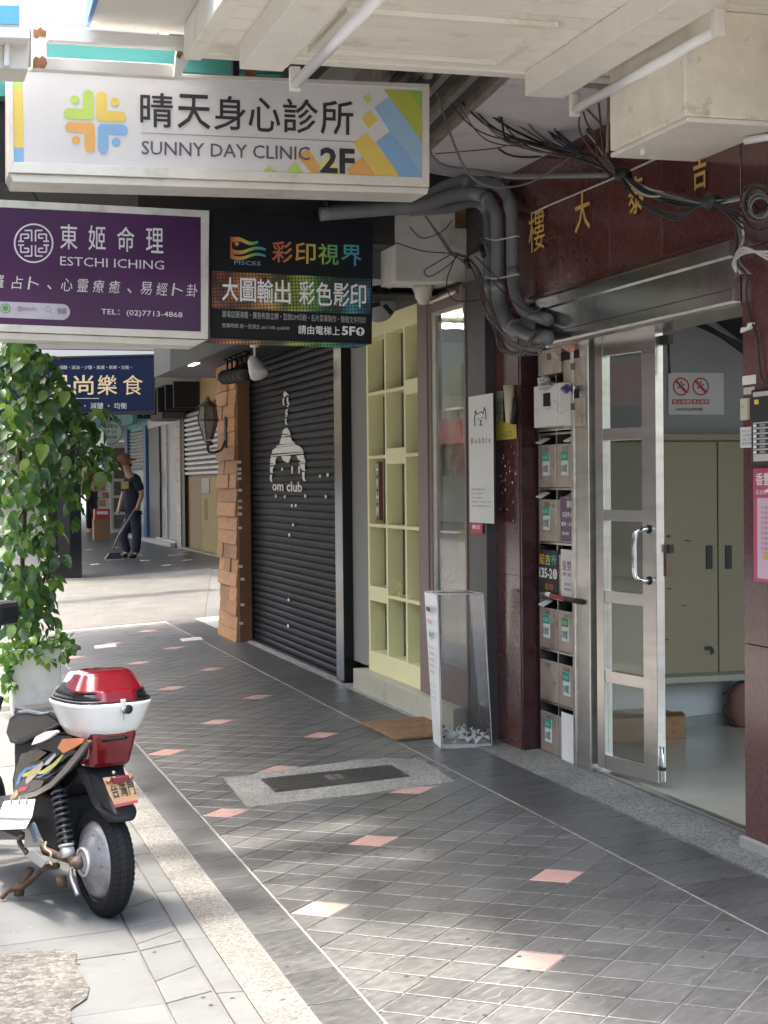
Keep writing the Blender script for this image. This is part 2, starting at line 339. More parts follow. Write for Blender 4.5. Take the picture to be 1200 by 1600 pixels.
# cut-outs for the manhole surround
MH = [(U(1.50), 8.07), (U(2.36), 8.10), (U(2.40), 7.36), (U(1.46), 7.31)]
def inmh(y, c):
    cx = sum(p[0] for p in c)/len(c); cy = sum(p[1] for p in c)/len(c)
    return U(1.47) < cx < U(2.42) and 7.33 < cy < 8.08
rest = MB(); restp = MB(); k = 0
for (y, c, pink, full, x, I, J) in tiles:
    if inmh(y, c): continue
    m = pink_m if pink else slate_m
    tz = rng.uniform(-.0005, .0006)
    if 4.0 < y and k < 300:
        if full:
            key = ('p' if pink else 's')
            if key not in meshes:
                vs, fs = chamf([(-hh, 0), (0, -hh), (hh, 0), (0, hh)]); meshes[key] = mesh_of(vs, fs, m)
            o = bpy.data.objects.new('floor_tile', meshes[key]); loc = (x+hh, y, tz)
        else:
            vs, fs = chamf(c); cx = sum(p[0] for p in c)/len(c); cy = sum(p[1] for p in c)/len(c)
            o = bpy.data.objects.new('floor_tile', mesh_of([(a-cx, b_-cy, d) for a, b_, d in vs], fs, m)); loc = (cx, cy, tz)
        COL.objects.link(o); o.parent = floor; o.location = loc
        if pink: o['label'] = 'pale pink tile among the dark slate'
        k += 1
    else:
        mb = restp if pink else rest; vs, fs = chamf(c); mb.add([(a, b_, d+tz) for a, b_, d in vs], fs)
def stuffpart(mb, name, m, parent):
    o = mb.build(name, m, parent); o['kind'] = 'stuff'; return o
stuffpart(rest, 'distant_floor_tiles', slate_m, floor); stuffpart(restp, 'distant_pink_tiles', pink_m, floor)
# border strips
for (xa, xb, seed) in ((XK1, XB, 3), (XA, XG, 5)):
    r2 = random.Random(seed); y = 3.6; kk = 0; far = MB()
    while y < Y1:
        ln = r2.choice((.155, .155, .31)) if xb < 2 else .155
        vs, fs = chamf([(xa+.001, y), (xb-.001, y), (xb-.001, y+ln), (xa+.001, y+ln)])
        if y < 13:
            cx, cy = (xa+xb)/2, y+ln/2
            o = bpy.data.objects.new('border_tile', mesh_of([(a-cx, b_-cy, d) for a, b_, d in vs], fs, slate_b)); COL.objects.link(o); o.parent = floor; o.location = (cx, cy, r2.uniform(-.0004, .0004))
        else: far.add(vs, fs)
        y += ln
    stuffpart(far, 'distant_border_tiles', slate_b, floor)
# bright long grout lines between field and borders
for x in (XB, XA):
    MB().box(x-.003, 3.6, -.003, x+.003, Y1, .0004).build('grout_line', mat('pale_grout', (.26, .245, .22), .9, var=.3, scale=30, dirt=((.15, .15, .14), .8, 2.2, .5)), floor)
# two white tiles and a dark cross band near the far end
for px, py in ((165, 1010), (300, 999)):
    p = fl(px, py); vs, fs = chamf([(p.x-.11, p.y-.13), (p.x+.09, p.y-.13), (p.x+.11, p.y+.13), (p.x-.09, p.y+.13)], h=0, top=.004); MB().add(vs, fs).build('pale_tile', pale_m, floor)
# kerb and step of washed pebble, in slabs
ks = structure(fobj('kerb', MB().box(XK0, Y0, -.3, XK1, Y1, -.006), grout))
y = 3.5
while y < Y1:
    ln = 1.21; MB().box(XK0+.001, y+.002, -.005, XK1-.001, min(Y1, y+ln)-.002, .001).build('kerb_slab', peb, ks); y += ln
st = structure(fobj('entrance_step', MB().box(XG, Y0, -.1, XW, 8.25, -.004), grout)); y = 3.4
while y < 8.2:
    ln = 1.62; MB().box(XG+.002, y+.0015, -.004, XW, min(8.25, y+ln)-.0015, .004).build('step_slab', peb_d, st); y += ln
structure(fobj('shopfront_floor', MB().box(XG+.001, 8.251, -.1, U(6), Y1, .001), mat('old_cement', (.26, .255, .24), .85, var=.2, scale=8, bump=.3)))
# pavement by the road
pv = structure(fobj('sidewalk', MB().box(U(-1.9), Y0, -.28, XK0, 60, -.008), mat('joint_dirt', (.10, .10, .095), .95, var=.3, bump=.3)))
def pav(poly, m=conc): 
    vs, fs = chamf(poly, h=-.008, top=rng.uniform(-.0008, .0008), c=.003); MB().add(vs, fs).build('paving_slab', m, pv)
ys = [3.4, 4.12, 4.76, 5.36, 6.02, 6.66, 7.3, 7.95, 8.6, 9.25, 9.9, 10.6, 11.3, 12.2, 13.2, 14.4, 15.6, 16.9]
for a, b_ in zip(ys[:-1], ys[1:]): pav([(U(.851), a), (XK0, a-.02), (XK0, b_-.02), (U(.851), b_)])
ys2 = [3.4, 4.12, 4.74, 5.30, 5.58, 6.2, 6.85, 7.5, 8.3, 9.1, 9.9, 10.8, 11.8, 13, 14.5, 16.9]
for a, b_ in zip(ys2[:-1], ys2[1:]):
    m_ = (a+b_)/2+.04
    pav([(U(.70), a), (U(.847), a+.05), (U(.847), m_), (U(.70), m_-.10)]); pav([(U(.70), m_-.10), (U(.847), m_), (U(.847), b_+.05), (U(.70), b_)])
    pav([(U(.05), a+.01), (U(.697), a), (U(.697), b_), (U(.05), b_+.01)]); pav([(U(-.75), a+.02), (U(.047), a+.01), (U(.047), b_+.01), (U(-.75), b_+.02)]); pav([(U(-1.9), a+.02), (U(-.753), a+.02), (U(-.753), b_+.02), (U(-1.9), b_+.02)])
# broken, patched corner of the pavement
edge = [fl(*p) for p in ((-60, 1500), (40, 1490), (95, 1486), (120, 1492), (118, 1510), (140, 1545), (136, 1562), (110, 1580), (112, 1600), (95, 1640), (60, 1700), (-80, 1700))]
mb = MB(); top = []
for i, p in enumerate(edge):
    for s_ in (0,): top.append((p.x/CT, p.y, .004))
mb.prism([(a, b_, .0025) for a, b_, c in top], (0, 0, .004)); pb = mb.build('broken_patch', pebble('broken_aggregate', (.055, .052, .045), (.17, .16, .14), 55), pv)
# alley crossing: sunlit ramp and the raised floor of the next arcade
RZ = .14
ramp_m = pebble('ramp_pebble', (.042, .042, .039), (.098, .095, .088), 90)
mb = MB(); mb.hexa([(U(-1.9), 16.9, -.3), (U(2.95), 16.9, -.3), (U(4.1), 22.8, -.3), (U(-1.9), 22.8, -.3)], [(U(-1.9), 16.92, 0), (U(2.95), 16.9, 0), (U(4.1), 22.8, RZ), (U(-1.9), 22.8, RZ)])
structure(fobj('ramp', mb, ramp_m))
mb = MB(); mb.hexa([(U(2.952), 16.9, -.3), (U(9), 16.9, -.3), (U(9), 22.8, -.3), (U(4.102), 22.8, -.3)], [(U(2.952), 16.9, -.005), (U(9), 16.9, -.03), (U(9), 22.8, RZ-.12), (U(4.102), 22.8, RZ-.006)])
structure(fobj('alley', mb, mat('alley_cement', (.06, .06, .058), .8, var=.25, scale=4, bump=.3)))
farfl = mat('far_floor_tile', (.050, .051, .053), .33, var=.25, scale=7, bump=.25, bscale=9, bstretch=(1, .3, 1))
ff = structure(fobj('far_arcade_floor', MB().box(U(-1.9), 22.8, -.3, U(9), 90, RZ), farfl))
mb = MB()
for i in range(60):
    a = rng.uniform(2.2, 5.2); b_ = 23.5+int(rng.random()*24)*.9; mb.box(U(a), b_, RZ, U(a+.13), b_+.16, RZ+.003)
o = mb.build('pale_floor_tiles', pale_m, ff); o['kind'] = 'stuff'

# spots of gum and grit trodden into the floor
r6 = random.Random(77); gm = MB()
for i in range(260):
    x = r6.uniform(.2, 2.8); y = 4.2+7*r6.random()**1.6; r = r6.uniform(.003, .011); a0 = r6.random()*6; gm.quad(*[(x/CT+r*r6.uniform(.6, 1)*math.cos(a0+6.283*k/7), y+r*r6.uniform(.6, 1)*math.sin(a0+6.283*k/7), .0016) for k in range(7)])
o = fobj('floor_spots', gm, mat('gum_dark', (.028, .027, .026), .7), floor); o['kind'] = 'stuff'
r6 = random.Random(78); gm = MB()
for i in range(150):
    x = r6.uniform(.1, 2.8); y = 4.2+8*r6.random(); r = r6.uniform(.002, .005); gm.quad(*[(x/CT+r*math.cos(6.283*k/5), y+r*r6.uniform(.5, 1)*math.sin(6.283*k/5), .0022) for k in range(5)])
o = fobj('floor_grit', gm, mat('grit_pale', (.26, .25, .23), .8), floor); o['kind'] = 'stuff'
# ================================================================ ENTRANCE BUILDING (polished red granite)
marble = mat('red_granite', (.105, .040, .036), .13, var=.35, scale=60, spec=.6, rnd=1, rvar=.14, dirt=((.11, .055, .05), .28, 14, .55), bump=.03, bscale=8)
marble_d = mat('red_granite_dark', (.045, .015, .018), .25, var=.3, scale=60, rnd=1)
marble_gap = mat('granite_joint', (.03, .02, .02), .8)
eb = thing('entrance_building', (3.0, 7.0, .17), 'dark red granite building front with gold characters over an open steel door', 'building')
box('core', marble_gap, eb, 3.02, 3.6, 0, 3.38, 5.525, 3.4)
zc = [.16, .93, 1.68, 2.40, 3.12, 3.6]
for i in range(len(zc)-1):
    for (a, b_) in ((4.4, 5.522), (3.6, 4.397)):
        box('granite_panel', marble, eb, 3.0, a, zc[i]+.0015, 3.03, b_, zc[i+1]-.0015, bevel=.0015)
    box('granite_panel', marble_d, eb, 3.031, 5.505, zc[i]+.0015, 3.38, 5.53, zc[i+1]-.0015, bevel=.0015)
# fascia with the building's name
box('fascia_core', marble_gap, eb, 3.02, 5.531, 2.47, 3.4, 8.2, 3.3)
ye = [5.53, wx(1034, 300, 3).y, wx(952, 300, 3).y, wx(874, 300, 3).y, wx(833, 300, 3).y, 8.22]
for a, b_ in zip(ye[:-1], ye[1:]): box('granite_panel', marble, eb, 3.0, a+.0015, 2.435, 3.03, b_-.0015, 3.3, bevel=.0015)
# slim column between the letter boxes and the shop
zz = [.14, 1.06, 1.72, 2.03, 2.43]
box('column_core', marble_gap, eb, 3.02, 7.87, .1, 3.3, 8.2, 2.43)
for i in range(4):
    box('granite_panel', marble, eb, 3.0, 7.865, zz[i]+.001, 3.03, 8.205, zz[i+1]-.001, bevel=.001)
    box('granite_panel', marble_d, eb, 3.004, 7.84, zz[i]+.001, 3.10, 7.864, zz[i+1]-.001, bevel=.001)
gold = mat('gold_paint', (.66, .42, .11), .4, .1, var=.2, scale=40, bump=.3, bscale=60)
for ch, l, t, r, b_ in (('樓', 828, 333, 853, 397), ('大', 900, 306, 924, 366), ('泰', 984, 280, 1008, 338), ('吉', 1084, 238, 1107, 300)):
    o, rr, u = onX(l, t, r, b_, 2.992)
    for d in (0.0, .003, .006): pass
    lettering(ch, o, rr, u, gold, eb, 'gold_letter', bold=0 if ch == '樓' else .018, depth=.006)
# steel lintel with folded ribs
lm = mat('lintel_steel', (.62, .60, .58), .16, .97, var=.1, scale=3, stretch=(1, 5, 1), bump=.3, bscale=5, bstretch=(1, .5, 1), dirt=((.22, .21, .2), .4, 5, .55))
li = MB(); L0, L1 = 5.53, 7.50
zt, zb = 2.435, 2.205
prof = [(3.0, zb), (2.962, zb+.004), (2.962, zb+.045), (2.972, zb+.052), (2.972, zb+.165), (2.955, zb+.172), (2.955, zt-.012), (2.965, zt), (3.0, zt)]
li.prism([(x, L0, z) for x, z in prof], (0, L1-L0, 0)); li.build('steel_lintel', lm, eb)
box('lintel_seam', mat('seam_dark', (.05, .05, .05), .6), eb, 2.954, L1+.001, zb, 3.0, L1+.006, zt)
box('lintel_soffit', steel, eb, 3.001, 5.531, 2.19, 3.2, 7.49, 2.204)
box('trim_moulding', marble, eb, 2.985, 5.53, 2.438, 3.0, 7.86, 2.462, bevel=.004)
# step face at the column foot
box('column_plinth', mat('plinth_cement', (.30, .30, .28), .8, var=.2, bump=.3), eb, 2.975, 3.6, .13, 3.0, 5.53, .21, bevel=.006)

# ================================================================ LOBBY
wall_g = mat('lobby_plaster', (.33, .33, .335), .8, var=.05, dirt=((.36, .35, .33), .35, 4, .55), bump=.08)
lob_base = mat('lobby_base_plaster', (.46, .46, .445), .7, var=.06, dirt=((.42, .41, .38), .5, 5, .54))
structure(box('lobby_floor', mat('cream_floor', (.50, .47, .38), .16, var=.06, scale=3, dirt=((.36, .33, .27), .4, 4, .55)), None, 3.131, 5.0, .0, 6.2, 8.28, .178))
lw = thing('lobby_wall', (4, 8.3, .178), 'grey painted lobby wall behind the steel door', 'wall')
box('plaster', wall_g, lw, 3.2, 8.3, .1, 6.2, 8.42, 3.2); box('plaster', wall_g, lw, 6.2, 5.0, .1, 6.3, 8.42, 3.2)
box('ceiling_slab', wall_g, lw, 3.2, 5.0, 2.75, 6.2, 8.3, 2.85)
box('base', lob_base, lw, 3.2, 8.262, .178, 6.2, 8.299, wx(1090, 1055, 4.0).z if False else .60)
# stair stringer running up at the back
stc = mat('stair_dark', (.10, .10, .10), .7)
a = wy(1085, 502, 8.25); b_ = wy(1175, 560, 8.25)
mb = MB(); mb.prism([(a.x, 7.9, a.z+.10), (a.x-.1, 7.9, a.z+.2), (5.6, 7.9, a.z+.25), (5.6, 7.9, 1.9), (b_.x+.1, 7.9, b_.z)], (0, .38, 0)); o = mb.build('stair_underside', mat('stair_dark_grey', (.045, .047, .05), .7, var=.3), lw)  # underside in one dark grey
for i in range(3):
    p = bez([wy(1078+i*6, 503, 8.0-.03*i), wy(1110+i*5, 516+2*i, 8.0), wy(1170, 556+6*i-12, 8.0)], 6); MB().tube(p, .012, 6).build('handrail', darkm, lw)
# cabinets
cabm = mat('beige_cabinet', (.26, .212, .128), .5, var=.05, scale=4, dirt=((.09, .08, .06), .75, 6, .66), bump=.06)
cb = thing('meter_cabinet', (4.3, 8.2, .6), 'tall scuffed beige cabinet doors with black slot handles in the lobby', 'cabinet')
YC = 8.10
cx0 = wy(1024, 860, YC).x; cxm = wy(1122, 860, YC).x; ct = wy(1090, 690, YC).z; cbz = wy(1090, 1052, YC).z; ctt = wy(1090, 678, YC).z
box('carcass', cabm, cb, cx0-.3, YC+.02, cbz-.03, 5.2, 8.26, ctt)
box('rail', cabm, cb, cx0-.3, YC-.01, ct+.006, 5.2, YC+.02, ctt, bevel=.003)
box('door', cabm, cb, cx0-.3, YC, cbz, cxm-.003, YC+.019, ct, bevel=.003); box('door', cabm, cb, cxm+.003, YC, cbz, cxm+.62, YC+.019, ct, bevel=.003)
for l, r in ((1104, 1113), (1134, 1143)):
    o, rr, u = onY(l, 852, r, 889, YC-.006); q = o+rr+u; box('handle', black, cb, o.x, YC-.009, o.z, q.x, YC-.001, q.z)
box('sill', mat('cab_sill', (.34, .32, .26), .5), cb, cx0-.3, YC-.03, cbz-.045, 5.2, YC+.02, cbz-.012)
scm = mat('scuff', (.06, .055, .045), .8)
for px, py, w_, h_ in ((1106, 1013, .035, .02), (1113, 1018, .02, .025), (1036, 1000, .035, .006), (1045, 920, .03, .004), (960+85, 838, .02, .01), (1075, 845, .03, .006), (1070, 946, .03, .004)):
    p = wy(px, py, YC-.003); n = 9; mb = MB(); mb.quad(*[(p.x+w_*math.cos(6.283*i/n)*rng.uniform(.4, 1.1), p.y, p.z+h_*math.sin(6.283*i/n)*rng.uniform(.4, 1.1)) for i in range(n)][::1]); mb.build('scuff_mark', scm, cb)
# no smoking notice
ns = thing('no_smoking_notice', wy(1087, 645, 8.29), 'paper notice with two red no smoking circles taped above the cabinets', 'sign')
o, rr, u = onY(1044, 582, 1130, 648, 8.292); q = o+rr+u
box('sheet', mat('notice_paper', (.60, .60, .585), .5, var=.04), ns, o.x, 8.288, o.z, q.x, 8.294, q.z)
redp = flat('sign_red', (.50, .035, .045))
for cx in (1064.5, 1095):
    c = wy(cx, 604, 8.285); r = .050
    ring = [(c.x+r*math.cos(t*6.283/28), c.z+r*math.sin(t*6.283/28)) for t in range(28)]; ri = [(c.x+r*.84*math.cos(t*6.283/28), c.z+r*.84*math.sin(t*6.283/28)) for t in range(28)]
    mb = MB()
    for i in range(28):
        j = (i+1) % 28; mb.quad((ring[i][0], 8.2855, ring[i][1]), (ring[j][0], 8.2855, ring[j][1]), (ri[j][0], 8.2855, ri[j][1]), (ri[i][0], 8.2855, ri[i][1]))
    d = r*.62; e = .005
    mb.quad((c.x-d-e, 8.2845, c.z+d-e), (c.x-d+e, 8.2845, c.z+d+e), (c.x+d+e, 8.2845, c.z-d+e), (c.x+d-e, 8.2845, c.z-d-e)); mb.build('prohibition_ring', redp, ns)
    mb = MB(); mb.quad((c.x-.02, 8.287, c.z-.012), (c.x+.024, 8.287, c.z+.012), (c.x+.021, 8.287, c.z+.017), (c.x-.023, 8.287, c.z-.007)); mb.quad((c.x+.0, 8.287, c.z+.015), (c.x+.006, 8.287, c.z+.015), (c.x+.004, 8.287, c.z+.033), (c.x-.004, 8.287, c.z+.03)); mb.build('cigarette', ink, ns)
for l, r, s in ((1050, 1079, '禁止吸煙'), (1081, 1108, '禁止吸煙')):
    o, rr, u = onY(l, 624, r, 631.5, 8.286); q = o+rr+u; MB().quad(o, o+rr, q, o+u).build('caption_strip', redp, ns)
    o, rr, u = onY(l+1.5, 625, r-1.5, 630.5, 8.2845); lettering(s, o, rr, u, inkwhite, ns)
o, rr, u = onY(1056, 637, 1098, 642, 8.286); lettering('為維護空氣品質請勿吸煙', o, rr, u, ink, ns)
# cardboard box with red print
card = mat('cardboard', (.27, .155, .075), .8, var=.1, scale=9, bump=.1, dirt=((.18, .10, .05), .5, 8, .55))
bx = thing('cardboard_box', (4.1, 7.9, .178), 'brown cardboard box with red printing on the lobby floor', 'box')
p = wy(1072, 1183, 7.87); x1 = p.x; zt_ = wy(1070, 1118, 7.87).z
MB().box(x1-.42, 7.87, .178, x1, 8.2, zt_).build('carton', card, bx, bevel=.004)
mb = MB(); mb.hexa([(x1-.42, 7.87, zt_), (x1, 7.87, zt_), (x1, 7.876, zt_), (x1-.42, 7.876, zt_)], [(x1-.44, 7.80, zt_+.035), (x1-.05, 7.81, zt_+.03), (x1-.05, 7.815, zt_+.033), (x1-.44, 7.806, zt_+.038)]); mb.build('flap', card, bx)
for i, c in enumerate('紹興花雕'):
    o, rr, u = onY(1051, 1126+i*14, 1057, 1132+i*14, 7.867); lettering(c, o, rr, u, redp, bx)
o, rr, u = onY(1033, 1145, 1043, 1163, 7.867); lettering('酒', o, rr, u, redp, bx)
# bag hanging at the right with dark cords
bg_ = thing('hanging_bag', wy(1152, 1100, 8.2), 'reddish brown bag hanging beside the column inside the lobby', 'bag')
c = wy(1158, 1098, 8.15); mb = MB(); mb.lathe([(.01, -.14), (.06, -.12), (.085, -.04), (.075, .05), (.04, .1), (.012, .12)], c, n=14); mb.build('pouch', mat('bag_cloth', (.22, .10, .07), .8, bump=.4), bg_)
MB().tube(bez([wy(1130, 1084, 8.13), wy(1140, 1080, 8.13), wy(1152, 1068, 8.13), wy(1165, 1066, 8.13)]), .006, 5).build('cord', black, bg_)
MB().tube(bez([wy(1142, 1090, 8.12), wy(1132, 1105, 8.12), wy(1133, 1118, 8.12), wy(1146, 1126, 8.12), wy(1151, 1135, 8.12), wy(1147, 1104, 8.12)]), .004, 5).build('cord', black, bg_)

# ================================================================ STEEL DOOR AND LETTER BOXES
fr = thing('door_frame', (3.1, 7.2, .18), 'brushed stainless steel door post beside the letter boxes', 'door frame')
box('post', steel, fr, 3.065, 7.125, .172, 3.17, 7.30, 2.20, bevel=.004)
box('trim', steel, fr, 3.058, 7.285, .172, 3.075, 7.318, 2.20, bevel=.003)
box('threshold', mat('threshold_steel', (.30, .29, .27), .4, .8, bump=.1), fr, 3.09, 5.53, .175, 3.135, 7.12, .187, bevel=.003)
d0 = Vector((3.085, 7.09, .205)); d1 = Vector((3.165, 6.615, .205)); dv = (d1-d0); DW = dv.length; ang = math.atan2(dv.y, dv.x)
DX = Matrix.Translation(d0) @ Matrix.Rotation(ang, 4, 'Z')   # local x along the leaf, y = towards the street? (right hand)
dr = thing('steel_door', d0, 'open stainless steel glass door with a curved pull handle', 'door')
# local y positive side: rotate +90 from dv -> points to +x (inside); street side is negative y ... thickness 0..0.045 inwards
TD = .045
def zd(py, px=985): 
    d = ray(px, py); return (Vector((0, 0, CAMZ))+d*(3.125/d.x)).z
ztop = zd(522, 985)
box('stile', steel, dr, 0, 0, 0, .062, TD, ztop-.205, xf=DX, bevel=.002)
box('stile', steel, dr, DW-.105, 0, 0, DW, TD, ztop-.205, xf=DX, bevel=.002)
rails = [(522, 551), (667, 687), (797, 815), (927, 946), (1055, 1074), (1190, 1214)]
for a, b_ in rails: box('rail', steel, dr, .063, .004, zd(b_)-.205, DW-.106, TD-.004, zd(a)-.205, xf=DX, bevel=.002)
gl = pane('door_glass', tint=(.85, .88, .86), refl=.03, ior=1.3)
for i in range(5): box('glass_pane', gl, dr, .062, .018, zd(rails[i+1][0])-.205+.001, DW-.105, .024, zd(rails[i][1])-.205-.001, xf=DX)
hx = DW-.055; hz0, hz1 = zd(905)-.205, zd(826)-.205
chrome = mat('chrome', (.75, .75, .76), .08, 1, var=.02)
MB(DX).tube(bez([(hx, 0, hz1), (hx, -.03, hz1), (hx-.01, -.06, hz1-.012), (hx-.012, -.068, hz1-.05), (hx-.012, -.068, (hz0+hz1)/2), (hx-.012, -.068, hz0+.05), (hx-.01, -.06, hz0+.012), (hx, -.03, hz0), (hx, 0, hz0)], 6), .0115, 12).build('handle', chrome, dr)
for z in (hz0, hz1): MB(DX).lathe([(.019, 0), (.019, .006), (.014, .008)], (hx, 0, z), (0, -1, 0), 16).build('handle_collar', black, dr)
MB(DX).box(DW-.06, TD, zd(905)-.205+.02, DW+.012, TD+.03, zd(850)-.205).build('lock_case', mat('old_lock', (.16, .11, .07), .5, .6, bump=.3), dr, bevel=.003)
box('lock_knob', black, dr, DW+.004, TD+.005, zd(862)-.205, DW+.03, TD+.028, zd(850)-.205+.002, xf=DX)
MB(DX).tube([(DW+.012, .02, .0), (DW+.012, .02, .16)], .006, 8).build('floor_bolt', chrome, dr); box('bolt_bracket', black, dr, DW, .012, .055, DW+.02, .03, .07, xf=DX)
box('closer_arm', darkm, dr, DW-.01, .03, ztop-.205-.06, DW+.06, .055, ztop-.205-.02, xf=DX); MB(DX).tube([(DW+.045, .04, ztop-.205-.05), (DW+.052, .04, ztop-.205-.19)], .006, 6).build('chain', darkm, dr)

# letter boxes
tin = mat('letterbox_tin', (.46, .385, .325), .42, .55, var=.15, scale=7, bump=.15, bscale=25, rnd=1, rvar=.12, dirt=((.22, .17, .13), .7, 6, .52))
tin_w = mat('white_letterbox', (.66, .65, .62), .45, var=.08, bump=.3, dirt=((.25, .2, .16), .8, 14, .57))
slotm = mat('slot_dark', (.006, .006, .006), .9)
gre = flat('plate_green', (.03, .30, .22)); plw = flat('plate_white', (.62, .70, .66))
mbk = thing('letterbox_bank', (3.08, 7.56, .17), 'wall of dented metal letter boxes with green house number plates', 'letter boxes')
XM = 3.09
ya, ym, yb = 7.815, 7.567, 7.325
def zm(py, px=877): return wx(px, py, XM).z
box('backing', slotm, mbk, XM+.12, yb-.005, .172, XM+.135, ya, 2.2)
for y in (ya-.006, ym, yb+.002): box('divider', steel, mbk, XM-.004, y-.006, .172, XM+.12, y+.006, 2.2)
alum_ = mat('lock_metal', (.35, .33, .3), .35, .8); rl3 = random.Random(8)
rowz = [zm(p) for p in (677, 764, 850, 937, 1020, 1103, 1185)]
box('base_rail', steel, mbk, XM-.006, yb, .172, XM+.12, ya, rowz[6]+.0)
for i, z in enumerate(rowz): box('shelf', steel, mbk, XM-.003, yb+.009, z-.005, XM+.12, ya-.013, z+.005)
box('hood', steel, mbk, XM-.012, yb, zm(674)+.006, XM+.02, ya, zm(668), bevel=.003)
from collections import OrderedDict
def plate(y, z, tx, w_=.085, h_=.115, g=gre, big=False):
    pr = mbk
    box('number_plate', plw, pr, XM-.012, y-w_/2, z-h_/2, XM-.0085, y+w_/2, z+h_/2)
    box('plate_band', g, pr, XM-.0135, y-w_/2, z+h_*.12, XM-.012, y+w_/2, z+h_/2)
    lettering(tx, (XM-.0125, y+w_*.40, z-h_*.38), (0, -w_*.80, 0), (0, 0, h_*.36), ink, pr, bold=.01)
    lettering('延吉街', (XM-.014, y+w_*.36, z+h_*.22), (0, -w_*.72, 0), (0, 0, h_*.16), plw, pr)
for i in range(6):
    for k, (a, b_) in enumerate(((ym+.008, ya-.014), (yb+.010, ym-.008))):
        t, bt = rowz[i]-.052, rowz[i+1]+.008
        d = rng.uniform(-.004, .004)
        o = box('letterbox_door', tin, mbk, XM-.008+d*.3, a, bt, XM+.0, b_, t, bevel=.003)
        box('letterbox_body', tin, mbk, XM+.002, a, bt, XM+.11, a+.003, t)
        if (i, k) not in ((1, 1), (2, 1), (5, 1)): MB().lathe([(.008, 0), (.008, .004), (.005, .006)], (XM-.009, a+.028, t-.03 if i % 2 else (t+bt)/2), (-1, 0, 0), 10).build('lock', alum_, mbk)
        if rl3.random() < .45: yq = rl3.uniform(a+.03, b_-.06); MB().prism([(XM-.022, yq, t+.004), (XM-.020, yq+.07, t+.010), (XM+.03, yq+.075, t+.034), (XM+.03, yq+.0, t+.030)], (0, 0, .004)).build('folded_mail', rl3.choice([paper, mat('mail_print', (.5, .3, .25), .5, var=.6, scale=40), mat('mail_blue', (.2, .3, .45), .5, var=.5, scale=40)]), mbk)
        if (i, k) not in ((1, 1), (2, 0), (2, 1), (5, 1)):
            box('name_slot', mat('slot_frame', (.3, .28, .25), .4, .7), mbk, XM-.0105, (a+b_)/2-.03, t-.036, XM-.008, (a+b_)/2+.03, t-.012)
for i, k, tx, dy, dz in ((0, 0, '135號', .0, 0), (0, 1, '135號', -.0, .0), (1, 0, '135號', .0, 0), (3, 0, '135號', .01, .0), (4, 1, '135號', 0, .0), (5, 0, '135號', .0, 0)):
    yc = ((ym+ya)/2, (yb+ym)/2)[k]; plate(yc+dy, (rowz[i]+rowz[i+1])/2-.012+dz, tx)
plate((yb+ym)/2+.01, (rowz[3]+rowz[4])/2-.01, '135號', g=flat('plate_darkgreen', (.09, .27, .06)))
# top section
for (l, t, r, b_, m_) in ((841, 549, 876, 588, tin), (880, 563, 912, 606, tin), (880, 625, 912, 668, tin)):
    o, rr, u = onX(l, t, r, b_, XM-.03); q = o+rr+u
    bo = MB().box(XM-.03, q.y, o.z, XM+.08, o.y, q.z).build('letterbox', m_, mbk, bevel=.004); ORG[bo.name] = ORG[mbk.name]
    box('label_holder', mat('slot_frame2', (.2, .15, .1), .5, .6), bo, XM-.033, (o.y+q.y)/2-.025, q.z-.055, XM-.030, (o.y+q.y)/2+.025, q.z-.022)
o, rr, u = onX(834, 604, 874, 669, XM-.09); q = o+rr+u
bo = MB().box(XM-.09, q.y, o.z, XM+.02, o.y, q.z).build('white_letterbox', tin_w, mbk, bevel=.006, label='battered white letter box sticking out'); 
box('window', slotm, bo, XM-.0935, (o.y+q.y)/2-.055, o.z+.10, XM-.0905, (o.y+q.y)/2+.03, o.z+.165)
for y0, y1, z0, z1 in ((.01, .02, .02, .34), (.05, .2, .19, .2), (.03, .21, .08, .088)): box('pressed_rib', tin_w, bo, XM-.094, q.y+y0, o.z+z0, XM-.0905, q.y+y1, min(q.z-.01, o.z+z1), bevel=.001)
# flyers stuck on the boxes
def sheet(name, l, t, r, b_, x, m, label, cat='poster', y=None):
    if y is None: o, rr, u = onX(l, t, r, b_, x); c = o+rr/2
    else: o, rr, u = onY(l, t, r, b_, y); c = o+rr/2
    th_ = thing(name, c, label, cat); n = rr.normalized().cross(u.normalized())
    mb = MB(); mb.hexa([o-n*.001, o+rr-n*.001, o+rr+n*.0006, o+n*.0006], [o+u-n*.001, o+rr+u-n*.001, o+rr+u+n*.0006, o+u+n*.0006]); mb.build('sheet', m, th_)
    return th_, o, rr, u
def put(th_, o, rr, u, s, fx0, fy0, fx1, fy1, m, **k):
    return lettering(s, o+rr*fx0+u*(1-fy1), rr*(fx1-fx0), u*(fy1-fy0), m, th_, depth=k.pop('depth', .0014), **k)
purp = flat('flyer_purple', (.12, .045, .12), .4)
t_, o, rr, u = sheet('purple_flyer', 876, 776, 910, 845, XM-.013, purp, 'purple flyer with white lines of characters on the letter boxes')
for s, a in (('東姬命理', (.3, .08, .95, .25)), ('延吉街135號5樓', (.1, .34, .9, .46)), ('紫微・心靈・易經', (.05, .56, .95, .66)), ('加LINE', (.08, .78, .4, .86)), ('預約諮詢', (.6, .78, .95, .86))): put(t_, o, rr, u, s, *a, inkwhite, bold=.012)
t_, o, rr, u = sheet('address_flyer', 842, 858, 872, 924, XM-.013, flat('flyer_black', (.02, .018, .02)), 'black flyer with rainbow street name and the number 135-2')
rb = [flat('r1', (.75, .45, .05)), flat('r2', (.55, .6, .1)), flat('r3', (.1, .45, .5))]
for i, c in enumerate('延吉街'): put(t_, o, rr, u, c, .05+i*.31, .1, .33+i*.31, .35, rb[i], bold=.03)
